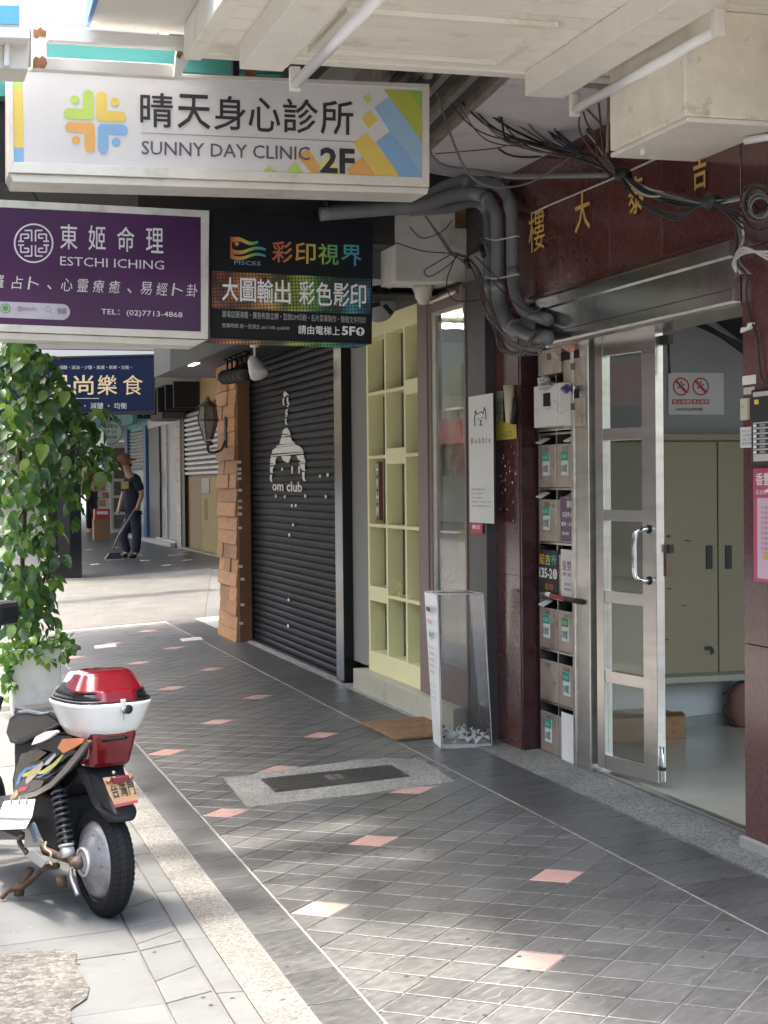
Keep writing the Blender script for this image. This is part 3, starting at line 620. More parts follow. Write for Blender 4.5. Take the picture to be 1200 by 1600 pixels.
put(t_, o, rr, u, '135-2', .05, .42, .72, .66, inkwhite, bold=.03); put(t_, o, rr, u, '❺', .75, .42, .97, .66, inkwhite)
put(t_, o, rr, u, '彩印', .35, .78, .75, .94, flat('r4', (.6, .2, .05)), bold=.03)
t_, o, rr, u = sheet('beauty_flyer', 877, 858, 910, 935, XM-.014, mat('flyer_pale', (.68, .62, .62), .4, var=.12, scale=12), 'pale flyer with dark characters beside the black flyer')
put(t_, o, rr, u, '髮雙美學', .08, .22, .95, .42, flat('ink_plum', (.12, .06, .09)), bold=.0); put(t_, o, rr, u, '接髮・染髮・燙髮・美睫', .1, .46, .95, .53, ink); put(t_, o, rr, u, '延吉街135號之二樓', .15, .66, .85, .73, ink); put(t_, o, rr, u, '預約專線', .15, .77, .85, .83, ink)
t_, o, rr, u = sheet('blank_notice', 878, 1112, 914, 1192, XM-.013, paper, 'blank white sheet on the lowest letter box', 'notice')
# mail and junk sticking out
def junk(name, pts, m, label, cat='leaflet', th_=.012):
    c = sum(pts, Vector())/len(pts); t_ = thing(name, c, label, cat); n = (pts[1]-pts[0]).cross(pts[2]-pts[0]).normalized()
    o = MB().prism(pts, n*th_).build('sheets', m, t_, bevel=.0015); return t_
def pX(px, py, x): return wx(px, py, x)
junk('rolled_leaflet', [pX(862, 550, XM-.05), pX(884, 563, XM-.0), pX(882, 566, XM-.0), pX(860, 554, XM-.06)], paper, 'white leaflet jammed in the top letter box slot')
junk('magazine', [pX(876, 543, XM-.07), pX(886, 531, XM-.07), pX(906, 552, XM-.0), pX(905, 560, XM)], mat('magazine_print', (.55, .28, .2), .4, var=.5, scale=40), 'folded colourful magazine sticking out of the top right letter box')
slotb = box('open_slot', slotm, mbk, XM-.028, wx(912, 560, XM).y, wx(895, 563, XM).z+.002, XM+.0, wx(880, 560, XM).y, wx(895, 549, XM).z)
box('open_slot', slotm, mbk, XM-.028, wx(912, 615, XM).y, wx(895, 625, XM).z+.002, XM+.0, wx(880, 615, XM).y, wx(895, 610, XM).z)
bagp = mat('plastic_bag_purple', (.10, .07, .22), .3, var=.6, scale=20, bump=1, bscale=30)
bagg = mat('plastic_bag_grey', (.38, .34, .36), .3, var=.4, scale=20, bump=1, bscale=30)
def crumple(name, c, r, m, label, cat, seed=1, n=3):
    t_ = thing(name, c, label, cat); r2 = random.Random(seed); mb = MB(); mb.smooth = False; c = Vector(c)
    N, M = 9, 6; vs = []
    for j in range(M+1):
        for i in range(N):
            a = 6.283*i/N; b_ = math.pi*j/M; k = r2.uniform(.6, 1.1)
            vs.append(c+Vector((math.sin(b_)*math.cos(a)*r[0]*k, math.sin(b_)*math.sin(a)*r[1]*k, math.cos(b_)*r[2]*k)))
    fs = [(j*N+i, j*N+(i+1) % N, (j+1)*N+(i+1) % N, (j+1)*N+i) for j in range(M) for i in range(N)]
    mb.add(vs, fs); mb.build('crumpled_body', m, t_); return t_
crumple('plastic_bag', pX(882, 609, XM-.05), (.035, .07, .028), bagp, 'dark violet plastic bag stuffed between the letter boxes', 'bag', 4)
crumple('plastic_bag', pX(858, 603, XM-.08), (.05, .085, .025), bagg, 'grey plastic bag lying on the white letter box', 'bag', 5)
crumple('paper_wad', pX(850, 596, XM-.03), (.04, .03, .03), paper, 'white paper wad behind the grey plastic bag', 'paper', 6)
t_ = thing('rolled_poster', pX(878, 932, XM-.04), 'red and white rolled paper resting across the letter boxes', 'roll')
MB().tube([pX(854, 928, XM-.03), pX(861, 930, XM-.03)], .011, 10).build('white_end', paper, t_); MB().tube([pX(861, 930, XM-.03), pX(884, 936, XM-.03)], .011, 10).build('red_sleeve', flat('roll_red', (.35, .03, .04)), t_); MB().tube([pX(884, 936, XM-.03), pX(911, 941, XM-.03)], .012, 10).build('dark_end', black, t_)
# ================================================================ CEILINGS, BEAMS, UPPER FLOORS
up = mat('upper_concrete', (.34, .33, .31), .85, var=.1, scale=2, dirt=((.2, .19, .17), .6, 1.2, .5))
ub = thing('upper_floors', (4, 10, 3.5), 'upper storeys of the arcade building reaching out over the walkway', 'building')
box('storey', up, ub, 1.10, 6.55, 3.46, 9, 16.6, 13); box('storey', up, ub, 1.12, 3.6, 3.32, 9, 6.54, 13)
slabc = mat('lavender_concrete', (.50, .475, .49), .85, var=.1, scale=3, bump=.3, dirt=((.28, .23, .19), .8, 3.2, .55))
dslab = mat('dark_slab', (.05, .048, .045), .9, var=.3, scale=4, bump=.4)
sb = thing('ceiling_slab', (2.5, 7.5, 3.2), 'peeling grey concrete slab above the cable runs', 'ceiling')
mb = MB(); mb.hexa([(2.40, 6.29, 3.20), (3.02, 6.29, 3.12), (3.02, 8.25, 3.12), (2.56, 8.25, 3.18)], [(2.40, 6.29, 3.45), (3.02, 6.29, 3.45), (3.02, 8.25, 3.45), (2.56, 8.25, 3.45)]); mb.build('slab', slabc, sb)
for i in range(9):   # ribbed timber edge
    x = 2.395-i*.05; mb = MB(); zb9 = 3.205+.012*i+(.02 if i % 2 else 0); mb.hexa([(x-.036, 6.29, zb9), (x, 6.29, zb9), (x+.16, 8.25, zb9-.02), (x+.124, 8.25, zb9-.02)], [(x-.036, 6.29, 3.45), (x, 6.29, 3.45), (x+.16, 8.25, 3.45), (x+.124, 8.25, 3.45)]); mb.build('rib', mat('rib_dark', (.05, .045, .04), .9, var=.3, scale=10) if i % 2 else mat('rib_wood', (.20, .175, .15), .9, var=.3, scale=10), sb)
box('beam', dslab, sb, 1.2, 6.29, 3.36, 1.80, 8.25, 3.455)
structure(box('ceiling', mat('dark_ceiling', (.045, .043, .042), .9, var=.3, scale=3, bump=.4), None, .5, 8.26, 3.30, 3.3, 12.4, 3.45))
structure(box('white_ceiling', mat('white_soffit', (.68, .66, .61), .7, var=.04, scale=2), None, .5, 12.41, 3.14, 4.6, 16.9, 3.44))
# clutter in the void: battens and brackets
vd = thing('ceiling_services', (2, 9.5, 3.2), 'dark clutter of battens and brackets under the unlit ceiling', 'brackets')
for i in range(12):
    y = rng.uniform(8.5, 11.5); x = rng.uniform(.6, 2.5); z = rng.uniform(3.06, 3.26)
    a = Vector((x, y, z)); b_ = a+Vector((rng.uniform(-.5, .7), rng.uniform(-.5, .5), rng.uniform(-.08, .08)))
    MB().tube([a, b_], rng.uniform(.006, .018), 6).build('batten', rng.choice([darkm, mat('galv', (.3, .3, .3), .4, .7), dslab]), vd)
for px, w_ in ((376, 9), (500, 12)):
    a = wy(px, 305, 8.62); box('hanger', darkm, vd, a.x-.02, 8.60, 3.08, a.x+.022, 8.64, 3.30)
# cream boarded canopy ceiling
cream = mat('cream_board', (.82, .79, .71), .5, var=.05, scale=2.5, bump=.12, bscale=7, dirt=((.50, .42, .30), .7, 3.5, .56), rnd=1, rvar=.04)
cg = mat('board_gap', (.06, .055, .05), .9)
CZ = 3.185; CY = 6.26; CX = 1.075
cn = thing('canopy_ceiling', (2.2, 5.5, CZ), 'cream boarded canopy ceiling with raised frames', 'ceiling')
box('backing', cg, cn, CX+.01, 3.6, CZ+.012, 3.6, CY, CZ+.10)
y = CY-.075; box('fascia_board', cream, cn, CX, y, CZ-.012, 3.6, CY, CZ+.11, bevel=.003)
for i in range(17):
    y0 = y-.150; box('plank', cream, cn, CX, y0+.004, CZ, 3.6, y-.004, CZ+.011, bevel=.0015); y = y0
box('edge_strip', cream, cn, CX-.035, 3.6, CZ-.02, CX+.03, CY, CZ+.11, bevel=.003)
def frame_on_ceiling(x0, x1, y0, y1, t=.035):
    for a in ((x0, y0, x1, y0+t), (x0, y1-t, x1, y1), (x0, y0+t, x0+t, y1-t), (x1-t, y0+t, x1, y1-t)): box('frame_strip', cream, cn, a[0], a[1], CZ-.020, a[2], a[3], CZ-.0005, bevel=.002)
def czp(px, py): d = ray(px, py); return Vector((0, 0, CAMZ))+d*((CZ-CAMZ)/d.z)
a = czp(640, 14); b_ = czp(795, 98); frame_on_ceiling(a.x-.15, b_.x-.02, b_.y, a.y) if b_.y < a.y else frame_on_ceiling(a.x-.22, b_.x-.03, a.y+.02, b_.y)
# fluorescent battens
wl = mat('lamp_housing', (.78, .76, .69), .45, var=.06, dirt=((.45, .38, .27), .5, 7, .58))
tubew = mat('fluorescent_tube', (.82, .83, .84), .15, var=.02)
def batten(xc, y1, label):
    t_ = thing('fluorescent_lamp', (xc, y1, 3.1), label, 'lamp', 'unlit tube lamps under the canopy')
    box('housing', wl, t_, xc-.15, y1-1.9, 3.085, xc+.015, y1-.01, CZ-.002, bevel=.004)
    MB().tube([(xc+.055, y1-1.26, 3.035), (xc+.055, y1-.05, 3.035)], .020, 14).build('tube', tubew, t_)
    for yy in (y1-.05, y1-1.27): box('lamp_holder', wl, t_, xc+.035, yy, 3.01, xc+.075, yy+.03, 3.10, bevel=.004)
    box('rim', wl, t_, xc+.016, y1-1.9, 3.10, xc+.03, y1-.02, 3.13)
batten(1.36, 6.05, 'unlit tube lamp in front of the white clinic sign'); batten(2.55, 6.20, 'unlit tube lamp beside the peeling concrete beam')
# plastered beam stub at the right
bm = mat('peeling_beam_paint', (.76, .72, .61), .7, var=.12, scale=5, bump=1.0, bscale=16, dirt=((.36, .30, .22), .75, 9, .57))
bb = thing('plastered_beam', (3.0, 5.5, 2.85), 'cream plastered concrete beam stub with flaking paint', 'beam')
p1 = wx(1070, 183, 2.62); p2 = wx(953, 235, 2.62)
box('beam_body', bm, bb, 2.62, p1.y, p1.z+.006, 3.7, p2.y, CZ-.001, bevel=.006); box('soffit_board', mat('beam_soffit', (.72, .69, .62), .6, var=.06, bump=.2), bb, 2.635, p1.y+.012, p1.z-.012, 3.7, p2.y+.03, p1.z+.005, bevel=.003)
MB().tube([(2.69, p2.y-.15, p1.z-.004), (2.69, p2.y-.15, p1.z-.035)], .012, 10).build('stub', bm, bb); MB().tube([(2.95, p1.y+.18, p1.z-.03), (3.05, p1.y+.02, p1.z-.03)], .014, 10).build('lamp_socket', whiteclean, bb)
MB().tube([wy(951, 140, 6.32), wy(949, 238, 6.32)], .006, 6).build('conduit', mat('conduit_brown', (.25, .2, .16), .6), bb)
# white beam with brown board across the walkway
wb = thing('cross_beam', (2.6, 8.8, 2.9), 'whitewashed concrete cross beam with a brown board behind the conduits', 'beam')
z0 = wy(660, 440, 8.75).z; z1 = wy(660, 341, 8.75).z
box('beam_body', mat('whitewash', (.66, .64, .60), .85, var=.07, scale=3, bump=.5, bscale=14, dirt=((.34, .33, .30), .7, 4, .55)), wb, 2.62, 8.75, z0, wy(712, 400, 8.75).x, 9.05, z1+.05, bevel=.004); box('beam_end', dslab, wb, 1.2, 8.76, z0+.2, 2.619, 9.05, z1+.05)
xa = wy(712, 400, 8.75).x; xb_ = wy(770, 400, 8.75).x
box('brown_board', mat('stained_wood', (.26, .12, .045), .5, var=.25, scale=3, stretch=(1, 1, 5), dirt=((.07, .05, .03), .6, 5, .55)), wb, xa+.001, 8.77, z0, xb_+.1, 9.0, z1+.04)
box('white_board', mat('whitewash', (.5, .5, .5)), wb, wy(690, 400, 8.74).x, 8.735, z0+.002, wy(737, 400, 8.74).x-.03, 8.749, wy(700, 356, 8.74).z, bevel=.002)
box('upper_filler', dslab, wb, 1.2, 8.76, z1+.051, 3.0, 9.05, 3.29)
box('side_board', mat('plum_panel', (.045, .036, .043), .42), wb, 3.035, 8.23, 2.64, 3.2, 8.75, 3.3)
# grey soffit box over the shop fronts
sf = thing('shop_soffit', (2.6, 12, 2.7), 'charcoal boxed soffit over the shuttered shop', 'soffit')
sfm = mat('charcoal_panel', (.020, .020, .023), .55, var=.08, scale=2, bump=.05, rnd=1, rvar=.1); sfd = mat('soffit_under', (.010, .011, .014), .6, var=.1)
ZS = 2.62
for a, b_ in ((9.06, 11.2), (11.203, 13.4), (13.403, 15.75)): box('fascia_panel', sfm, sf, 2.45, a, ZS+.01, 2.50, b_, 3.13, bevel=.003)
box('under_board', sfd, sf, 2.455, 9.06, ZS, 3.12, 15.75, ZS+.012); box('end_panel', sfm, sf, 2.46, 15.751, ZS, 3.5, 15.80, 3.13)
box('wing', sfd, sf, 2.62, 15.81, 2.72, 4.4, 18.0, 3.12)
box('lens', emit('soffit_lamp', (1, .95, .85), .8), sf, 2.452, 14.4, ZS-.008, 2.50, 14.75, ZS-.001)
# ================================================================ SHUTTERED SHOP
sh = thing('roller_shutter', (2.9, 12.5, .17), 'closed black roller shutter with a white chandelier stencil', 'shutter')
shm = mat('shutter_black', (.010, .010, .0115), .6, .0, spec=.18, var=.12, scale=5, stretch=(1, .3, 3), bump=.15, bscale=5, dirt=((.03, .03, .03), .45, 12, .58), rnd=1, rvar=.08)
ysh0 = wx(529, 800, 2.92).y; ysh1 = wx(389, 800, 2.92).y
zf = .168; nsl = 44; dz = (ZS-zf-.03)/nsl
slat_me = None
for i in range(nsl):
    z = zf+.012+i*dz
    if slat_me is None:
        mb = MB(); pr = [(0, 0), (-.004, .004), (-.010, .014), (-.014, dz*.45), (-.012, dz*.72), (-.004, dz*.90), (0, dz*.93), (.004, dz*.93), (.004, 0)]
        mb.smooth = True; mb.prism([(2.93+x, ysh0, zz_) for x, zz_ in pr], (0, ysh1-ysh0, 0)); so_ = mb.build('slat', shm, sh, org=(0, 0, 0)); slat_me = so_.data
        for p_ in slat_me.polygons: p_.use_smooth = False
    else: so_ = link('slat', slat_me, sh, org=(0, 0, 0))
    so_.location = so_.location+Vector((0, 0, z)); 
box('backing', black, sh, 2.945, ysh0, zf, 2.96, ysh1, ZS)
box('bottom_bar', darkm, sh, 2.905, ysh0, zf, 2.94, ysh1, zf+.014)
box('guide_rail', black, sh, 2.90, ysh0-.05, zf, 2.96, ysh0-.001, ZS, bevel=.002)
box('jamb', mat('jamb_black', (.005, .005, .006), .2, var=.2, bump=.05), sh, 2.88, ysh0-.26, zf-.01, 3.0, ysh0-.052, ZS, bevel=.003)
box('sill', mat('old_cement', (.3, .3, .3)), sh, 2.865, ysh0-.2, .10, 2.93, ysh1+.1, zf)
# stencil: chandelier drawn in white paint, following the slats
wp = mat('stencil_white', (.72, .70, .66), .6, var=.1, scale=30, dirt=((.3, .3, .3), .5, 60, .6))
def sten(pts, nm='stencil_mark', m=None):
    P_ = [wx(px, py, 2.9115) for px, py in pts]; mb = MB(); mb.prism(P_, (-.0015, 0, 0)); mb.build(nm, m or wp, sh)
def rel(x, y): return (410+x/8.89, 600+y/8.89)
shapes = [[(275, 690), (285, 650), (320, 612), (350, 612), (380, 660), (395, 695)], [(265, 735), (268, 710), (395, 700), (392, 715)], [(238, 838), (255, 770), (268, 745), (395, 735), (415, 790), (445, 805), (440, 820)],
          [(192, 878), (205, 855), (448, 822), (465, 842)], [(130, 970), (145, 915), (190, 885), (465, 848), (510, 858), (545, 890), (572, 940)], [(115, 1010), (118, 990), (570, 948), (572, 965)],
          [(108, 1100), (112, 1040), (125, 1018), (205, 1012), (185, 1050), (180, 1105)], [(262, 1003), (400, 998), (372, 1090), (345, 1095), (290, 1060)], [(472, 995), (572, 980), (590, 1050), (605, 1070), (540, 1080), (500, 1050)],
          [(108, 1135), (108, 1118), (185, 1102), (182, 1120)], [(508, 1105), (510, 1090), (600, 1078), (600, 1095)], [(108, 1150), (162, 1145), (140, 1200), (152, 1235), (118, 1235), (105, 1200)], [(518, 1115), (588, 1105), (590, 1180), (605, 1210), (570, 1205), (540, 1180)],
          [(108, 1260), (135, 1255), (130, 1310), (142, 1365), (120, 1360), (105, 1320)], [(552, 1225), (585, 1220), (588, 1310), (605, 1350), (570, 1345), (555, 1300)],
          [(295, 175), (292, 130), (312, 102), (340, 120), (368, 150), (362, 165), (335, 150), (325, 175)], [(285, 200), (305, 190), (298, 250), (308, 298), (288, 290), (282, 240)], [(338, 190), (362, 185), (362, 240), (380, 290), (350, 280), (340, 240)],
          [(320, 420), (325, 370), (345, 345), (356, 350), (345, 395), (355, 435), (330, 430)], [(315, 530), (318, 478), (335, 475), (335, 530), (352, 570), (325, 560)], [(318, 455), (318, 440), (342, 438), (342, 452)], [(342, 320), (342, 300), (366, 300), (366, 318)]]
for s_ in shapes: sten([rel(*p) for p in s_])
o, rr, u = onX(410+140/8.89, 600+1290/8.89, 410+555/8.89, 600+1480/8.89, 2.9110); rr_ = rr+Vector((0, 0, -.012)); lettering('om club', o, rr_, u*.62+Vector((0, 0, .01)), wp, sh, 'stencil_lettering', bold=.02)
for x, b0 in ((415, 1145), (512, 1145)): sten([rel(x-12, b0), rel(x+10, b0), rel(x+8, b0+100), rel(x-8, b0+100)])
stk = flat('sticker_white', (.75, .75, .72)); stky = flat('sticker_yellow', (.6, .62, .3))
for px, py, yel in ((431, 775, 0), (445, 776, 1), (477, 775, 0), (509, 776, 1), (456, 790, 0), (462, 790, 0), (458, 820, 0), (452, 836, 0), (451, 937, 0), (450, 978, 0), (500, 744, 1), (512, 742, 0), (441, 733, 1)):
    p = wx(px, py, 2.912); th_ = MB().box(2.9105, p.y-.027, p.z-.012, 2.9135, p.y+.027, p.z+.012).build('sticker', stky if yel else stk, sh)
# cedar shingle pier with a brown board
cd = [mat('cedar_shingle', (.40, .20, .085), .65, var=.22, scale=9, stretch=(1, 1, 3), bump=.3, bscale=30, rnd=1, rvar=.25, dirt=((.20, .09, .04), .5, 4, .55))]
br = mat('brown_board', (.20, .085, .04), .6, var=.2, scale=5, stretch=(1, 1, .3), bump=.25, dirt=((.09, .04, .02), .5, 4, .57))
cp = thing('shingle_pier', (2.85, 14.6, .15), 'pier clad in uneven cedar shingles beside the black shutter', 'pier')
yc0, yc1 = 14.22, 15.10; xc = 2.785
box('core', darkm, cp, xc+.03, yc0+.02, .13, 2.99, yc1, 2.62)
box('board', br, cp, xc+.012, yc0-.004, .13, 2.905, yc0+.018, 2.62, bevel=.002)
z = .135; r2 = random.Random(11)
while z < 2.6:
    h = .125; y = yc0+.002
    cuts = [yc0]+([yc0+r2.uniform(.3, .6)] if r2.random() < .45 else [])+[yc1]
    if r2.random() < .3: cuts = [yc0, yc0+.3, yc0+.62, yc1]
    for a, b_ in zip(cuts[:-1], cuts[1:]):
        off = r2.uniform(0, .022); mb = MB(); mb.hexa([(xc-off-.006, a+.003, z), (xc+.028, a+.003, z), (xc+.028, b_-.003, z), (xc-off-.006, b_-.003, z)], [(xc-off+.004, a+.003, z+h-.003), (xc+.028, a+.003, z+h-.003), (xc+.028, b_-.003, z+h-.003), (xc-off+.004, b_-.003, z+h-.003)]); mb.build('shingle', cd[0], cp, bevel=.0015)
    z += h
for py, px in ((722, 374), (733, 374), (740, 374), (748, 374), (766, 375), (783, 375), (793, 375), (803, 375), (825, 375), (885, 376), (905, 379), (945, 379), (974, 377)):
    p = wy(px, py, yc0-.008); box('sticker', stky if py == 783 else stk, cp, p.x-.018, yc0-.0075, p.z-.012, p.x+.018, yc0-.0045, p.z+.012)
# carriage lantern on the pier
def lantern(c, s, label, glass=True):
    t_ = thing('wall_lantern', c, label, 'lantern'); c = Vector(c); mtl = mat('lantern_bronze', (.07, .055, .045), .6, .4, var=.4, scale=30, dirt=((.2, .19, .17), .6, 30, .55))
    cc = c+Vector((-.19*s, 0, 0)); n = 6
    def ring(r, z): return [cc+Vector((r*math.cos(6.283*k/n), r*math.sin(6.283*k/n), z)) for k in range(n)]
    A, B, C_, D_ = ring(.045*s, -.17*s), ring(.105*s, .03*s), ring(.085*s, .17*s), ring(.03*s, .24*s)
    for k in range(n):
        MB().tube([A[k], B[k], C_[k]], .007*s, 5).build('glazing_bar', mtl, t_)
        j = (k+1) % n; MB().quad(A[k], A[j], B[j], B[k]).build('glass_pane', mat('lantern_glass', (.20, .19, .175), .3, var=.3, scale=20), t_); MB().quad(B[k], B[j], C_[j], C_[k]).build('glass_pane', MATS['lantern_glass'], t_)
    MB().tube(ring(.108*s, .03*s)+[ring(.108*s, .03*s)[0]], .009*s, 6).build('band', mtl, t_)
    mb = MB(); mb.lathe([(.10*s, .17*s), (.105*s, .18*s), (.03*s, .24*s), (.012*s, .28*s)], cc, n=6); mb.build('roof', mtl, t_); MB().lathe([(.05*s, -.18*s), (.03*s, -.2*s), (.012*s, -.25*s)], cc, n=10).build('finial', mtl, t_)
    box('wall_plate', mtl, t_, c.x-.012, c.y-.05*s, c.z-.26*s, c.x, c.y+.05*s, c.z+.07*s, bevel=.004)
    MB().tube(bez([c+Vector((-.01, 0, -.18*s)), c+Vector((-.05*s, 0, -.27*s)), c+Vector((-.12*s, 0, -.30*s)), c+Vector((-.19*s, 0, -.29*s)), c+Vector((-.19*s, 0, -.22*s)), c+Vector((-.14*s, 0, -.22*s))], 8), .013*s, 8).build('scroll_bracket', mtl, t_)
    return t_
p = wx(354, 665, 2.77); lantern((2.765, p.y-.0, p.z+.02), .86, 'aged bronze carriage lantern on the shingle pier')
# shop soffit spotlights: small spots on a rail and one big white one
def spot(c, s, m, label, name='spotlight', grp=None, d=(-.4, -.6, -.5)):
    t_ = thing(name, c, label, 'spotlight', grp); c = Vector(c); dd = Vector(d).normalized()
    MB().lathe([(.028*s, 0), (.028*s, -.02*s)], c, n=12).build('mount', m, t_)
    MB().tube([c+Vector((0, 0, -.02*s)), c+Vector((0, 0, -.08*s))], .008*s, 6).build('stem', m, t_)
    MB().lathe([(.022*s, -.05*s), (.035*s, -.03*s), (.05*s, .03*s), (.056*s, .08*s), (.05*s, .085*s)], c+Vector((0, 0, -.12*s)), dd, 16).build('head', m, t_)
    return t_
for i in range(5): q = wx(385-7.5*i, 572+2*i, 2.66); spot((2.66, q.y, ZS-.002), 1.15, darkm, ('first', 'second', 'third', 'fourth', 'last')[i]+' dark spotlight in the row, counted from the black shutter to the far side', grp='row of dark spotlights above the shingle pier', d=(-.3, -.7, -.6+.1*i))
q = wx(398, 542, 2.58); spot((2.58, q.y, ZS+.0), 1.3, whiteclean, 'large white spotlight under the black print sign', d=(.2, -.5, -.8))
# wall fan behind the print sign
q = wx(591, 476, 2.72); t_ = thing('wall_fan', (2.72, q.y, q.z), 'small round caged fan hanging under the soffit behind the black sign', 'fan')
MB().lathe([(.02, .0), (.105, .01), (.11, .05), (.10, .07), (.02, .08)], (2.72, q.y, q.z), (-.3, -1, 0), 20).build('cage', mat('fan_grey', (.25, .25, .25), .5, var=.3), t_)
for k in range(3):
    a = k*2.09; MB().box(-.015, -.02, .0, .015, .0, .085).build('blade', black, t_).matrix_parent_inverse
t_.children[-1]
for ch in [c for c in t_.children if c.name.startswith('blade')]: bpy.data.objects.remove(ch)
for k in range(3):
    a = k*2.09+.3; XM_ = Matrix.Translation((2.72, q.y-.09, q.z)) @ Matrix.Rotation(a, 4, 'Y'); MB(XM_).box(-.014, -.004, .015, .014, .0, .085).build('blade', black, t_)
box('bracket', whiteclean, t_, 2.68, q.y-.02, q.z+.1, 2.78, q.y+.05, ZS, bevel=.004)
# speaker under the beam
q = wy(661, 460, 8.95); t_ = thing('ceiling_speaker', (q.x, 8.95, ZS), 'off white horn shaped speaker under the whitewashed beam', 'speaker')
MB().lathe([(.058, .0), (.062, -.012), (.052, -.03), (.045, -.07), (.032, -.085), (.028, -.10), (.02, -.105)], (q.x, 8.95, z0), n=20).build('housing', mat('aged_plastic', (.55, .52, .45), .5), t_)
# ================================================================ YELLOW LATTICE WINDOW
yel = mat('yellow_paint', (.84, .80, .45), .5, var=.04, scale=3, bump=.05)
beige = mat('beige_sill', (.47, .45, .35), .75, var=.06, dirt=((.3, .29, .24), .5, 5, .55), bump=.15)
yw = thing('lattice_window', (2.95, 9.9, .36), 'tall pale yellow lattice shop window of deep open boxes', 'window')
XL = 2.95; yl1 = wx(574, 800, XL).y; yl0 = wx(659, 800, XL).y
zs_ = wx(576, 1030, XL).z
def zl(py, px=574): return wx(px, py, XL).z
box('sill', beige, yw, 2.875, wx(727, 1000, 2.95).y, .10, 3.12, yl1+.13, wx(548, 1040, 2.9).z-.0, bevel=.006)
box('pier', mat('grey_plaster', (.27, .265, .25), .8, var=.04, bump=.08), yw, 2.95, yl1+.002, .32, 3.1, ysh0-.262, ZS)
ye_ = [yl1-.045, wx(603.5, 800, XL).y, wx(633.5, 800, XL).y, yl0+.01]
DP = .105
ztops = ZS-.002; zbot = wx(548, 1040, 2.9).z
box('bottom_rail', yel, yw, XL, yl0, zbot, XL+DP, yl1, zl(1014), bevel=.003)
box('top_rail', yel, yw, XL, yl0, 2.50, XL+DP, yl1, ztops, bevel=.003)
zb_ = zl(1014)
for y, w_ in ((yl1-.022, .044), (ye_[1], .034), (ye_[2], .030), (yl0+.012, .024)): box('mullion', yel, yw, XL+.001, y-w_/2, zb_, XL+DP, y+w_/2, 2.5, bevel=.002)
cells = [(ye_[1]+.017, yl1-.044), (ye_[2]+.015, ye_[1]-.017), (yl0+.024, ye_[2]-.015)]
bars = [(zl(925), (.10, .022, .022)), (zl(820), (.022, .022, .022)), (zl(715), (.022, .10, .022)), (zl(617), (.022, .022, .09))]
for z, hs in bars:
    for (a, b_), h in zip(cells, hs): box('shelf_bar', yel, yw, XL+.002, a, z-h/2, XL+DP, b_, z+h/2, bevel=.002)
box('back_glass', mat('window_dark_glass', (.10, .11, .11), .1, var=.3, scale=2), yw, XL+DP+.001, yl0, zb_, XL+DP+.012, yl1, 2.5)
for (a, b_) in []:  # opaque yellow inner boards leaving a strip of glass at the near side
    box('back_board', yel, yw, XL+DP-.012, a+(b_-a)*.30, zb_, XL+DP, b_, 2.5)
q = wx(597, 768, XL+.03); t_ = thing('patterned_sign', (XL, q.y, q.z), 'brown and white patterned letter sign in a yellow box', 'sign')
zc0, zc1 = zl(812), zl(722); ysn = q.y
box('board', mat('sign_brown', (.16, .06, .035), .6), t_, XL+.005, ysn-.02, zc0, XL+.03, ysn+.05, zc1); 
for k, c in enumerate('HMHM'): lettering(c, (XL+.002, ysn+.035, zc1-.09*(k+1)), (0, -.05, 0), (0, 0, .075), inkwhite, t_, bold=.02)
q = wx(626, 912, XL+.02); t_ = thing('number_ornament', (XL+.04, q.y, zl(927)), 'small yellow cut-out figure standing on a lattice shelf', 'ornament'); lettering('Q1', (XL+.02, q.y+.05, zl(924)), (0, -.11, 0), (0, 0, .1), flat('ornament_yellow', (.55, .42, .03)), t_, bold=.03, depth=.01); box('foot', MATS['ornament_yellow'], t_, XL+.015, q.y-.06, zl(927)+.0, XL+.05, q.y+.05, zl(924))
# ================================================================ BROWN FRAMED SHOP DOOR
bf = mat('mauve_brown_frame', (.20, .135, .12), .5, var=.06, scale=4, stretch=(1, 6, .5))
sd = thing('shop_door', (2.95, 8.8, .3), 'brown framed glass shop door reflecting the street signs', 'door')
yf1 = yl0-.002; yg1 = wx(680, 800, 2.95).y; yg0 = wx(729, 800, 2.95).y
zd0 = wx(548, 1040, 2.9).z; zgt = wx(700, 487, 2.95).z; zgb = wx(700, 1040, 2.95).z
box('stile', bf, sd, 2.93, yg1, zd0, 3.0, yf1, ZS-.002, bevel=.003); box('bead', bf, sd, 2.922, yg1+.05, zd0, 2.93, yg1+.11, ZS-.02, bevel=.002)
box('head', bf, sd, 2.935, yg0, zgt+.02, 3.0, yg1, ZS-.002, bevel=.003); box('lower_panel', bf, sd, 2.94, yg0, zd0, 3.0, yg1, zgb, bevel=.003)
alu = mat('bright_bead', (.6, .58, .52), .3, .5)
box('glass_bead', alu, sd, 2.938, yg1-.018, zgb, 2.96, yg1-.001, zgt+.018); box('glass_bead', alu, sd, 2.938, yg0, zgt, 2.96, yg1-.018, zgt+.018)
shopglass = pane('shop_glass', tint=(.80, .80, .74), refl=.04, ior=1.28)
box('glass_pane', shopglass, sd, 2.955, yg0, zgb, 2.962, yg1-.018, zgt)
MB().tube([(2.915, yg1-.06, zgt+.075), (2.915, yg0+.05, zgt+.085)], .013, 8).build('curtain_rod', alu, sd)
ish = thing('shop_interior', (3.8, 9, .3), 'dim shop room seen through the brown framed door', 'room')
iw = mat('room_wall', (.30, .31, .25), .8, var=.2, scale=2)
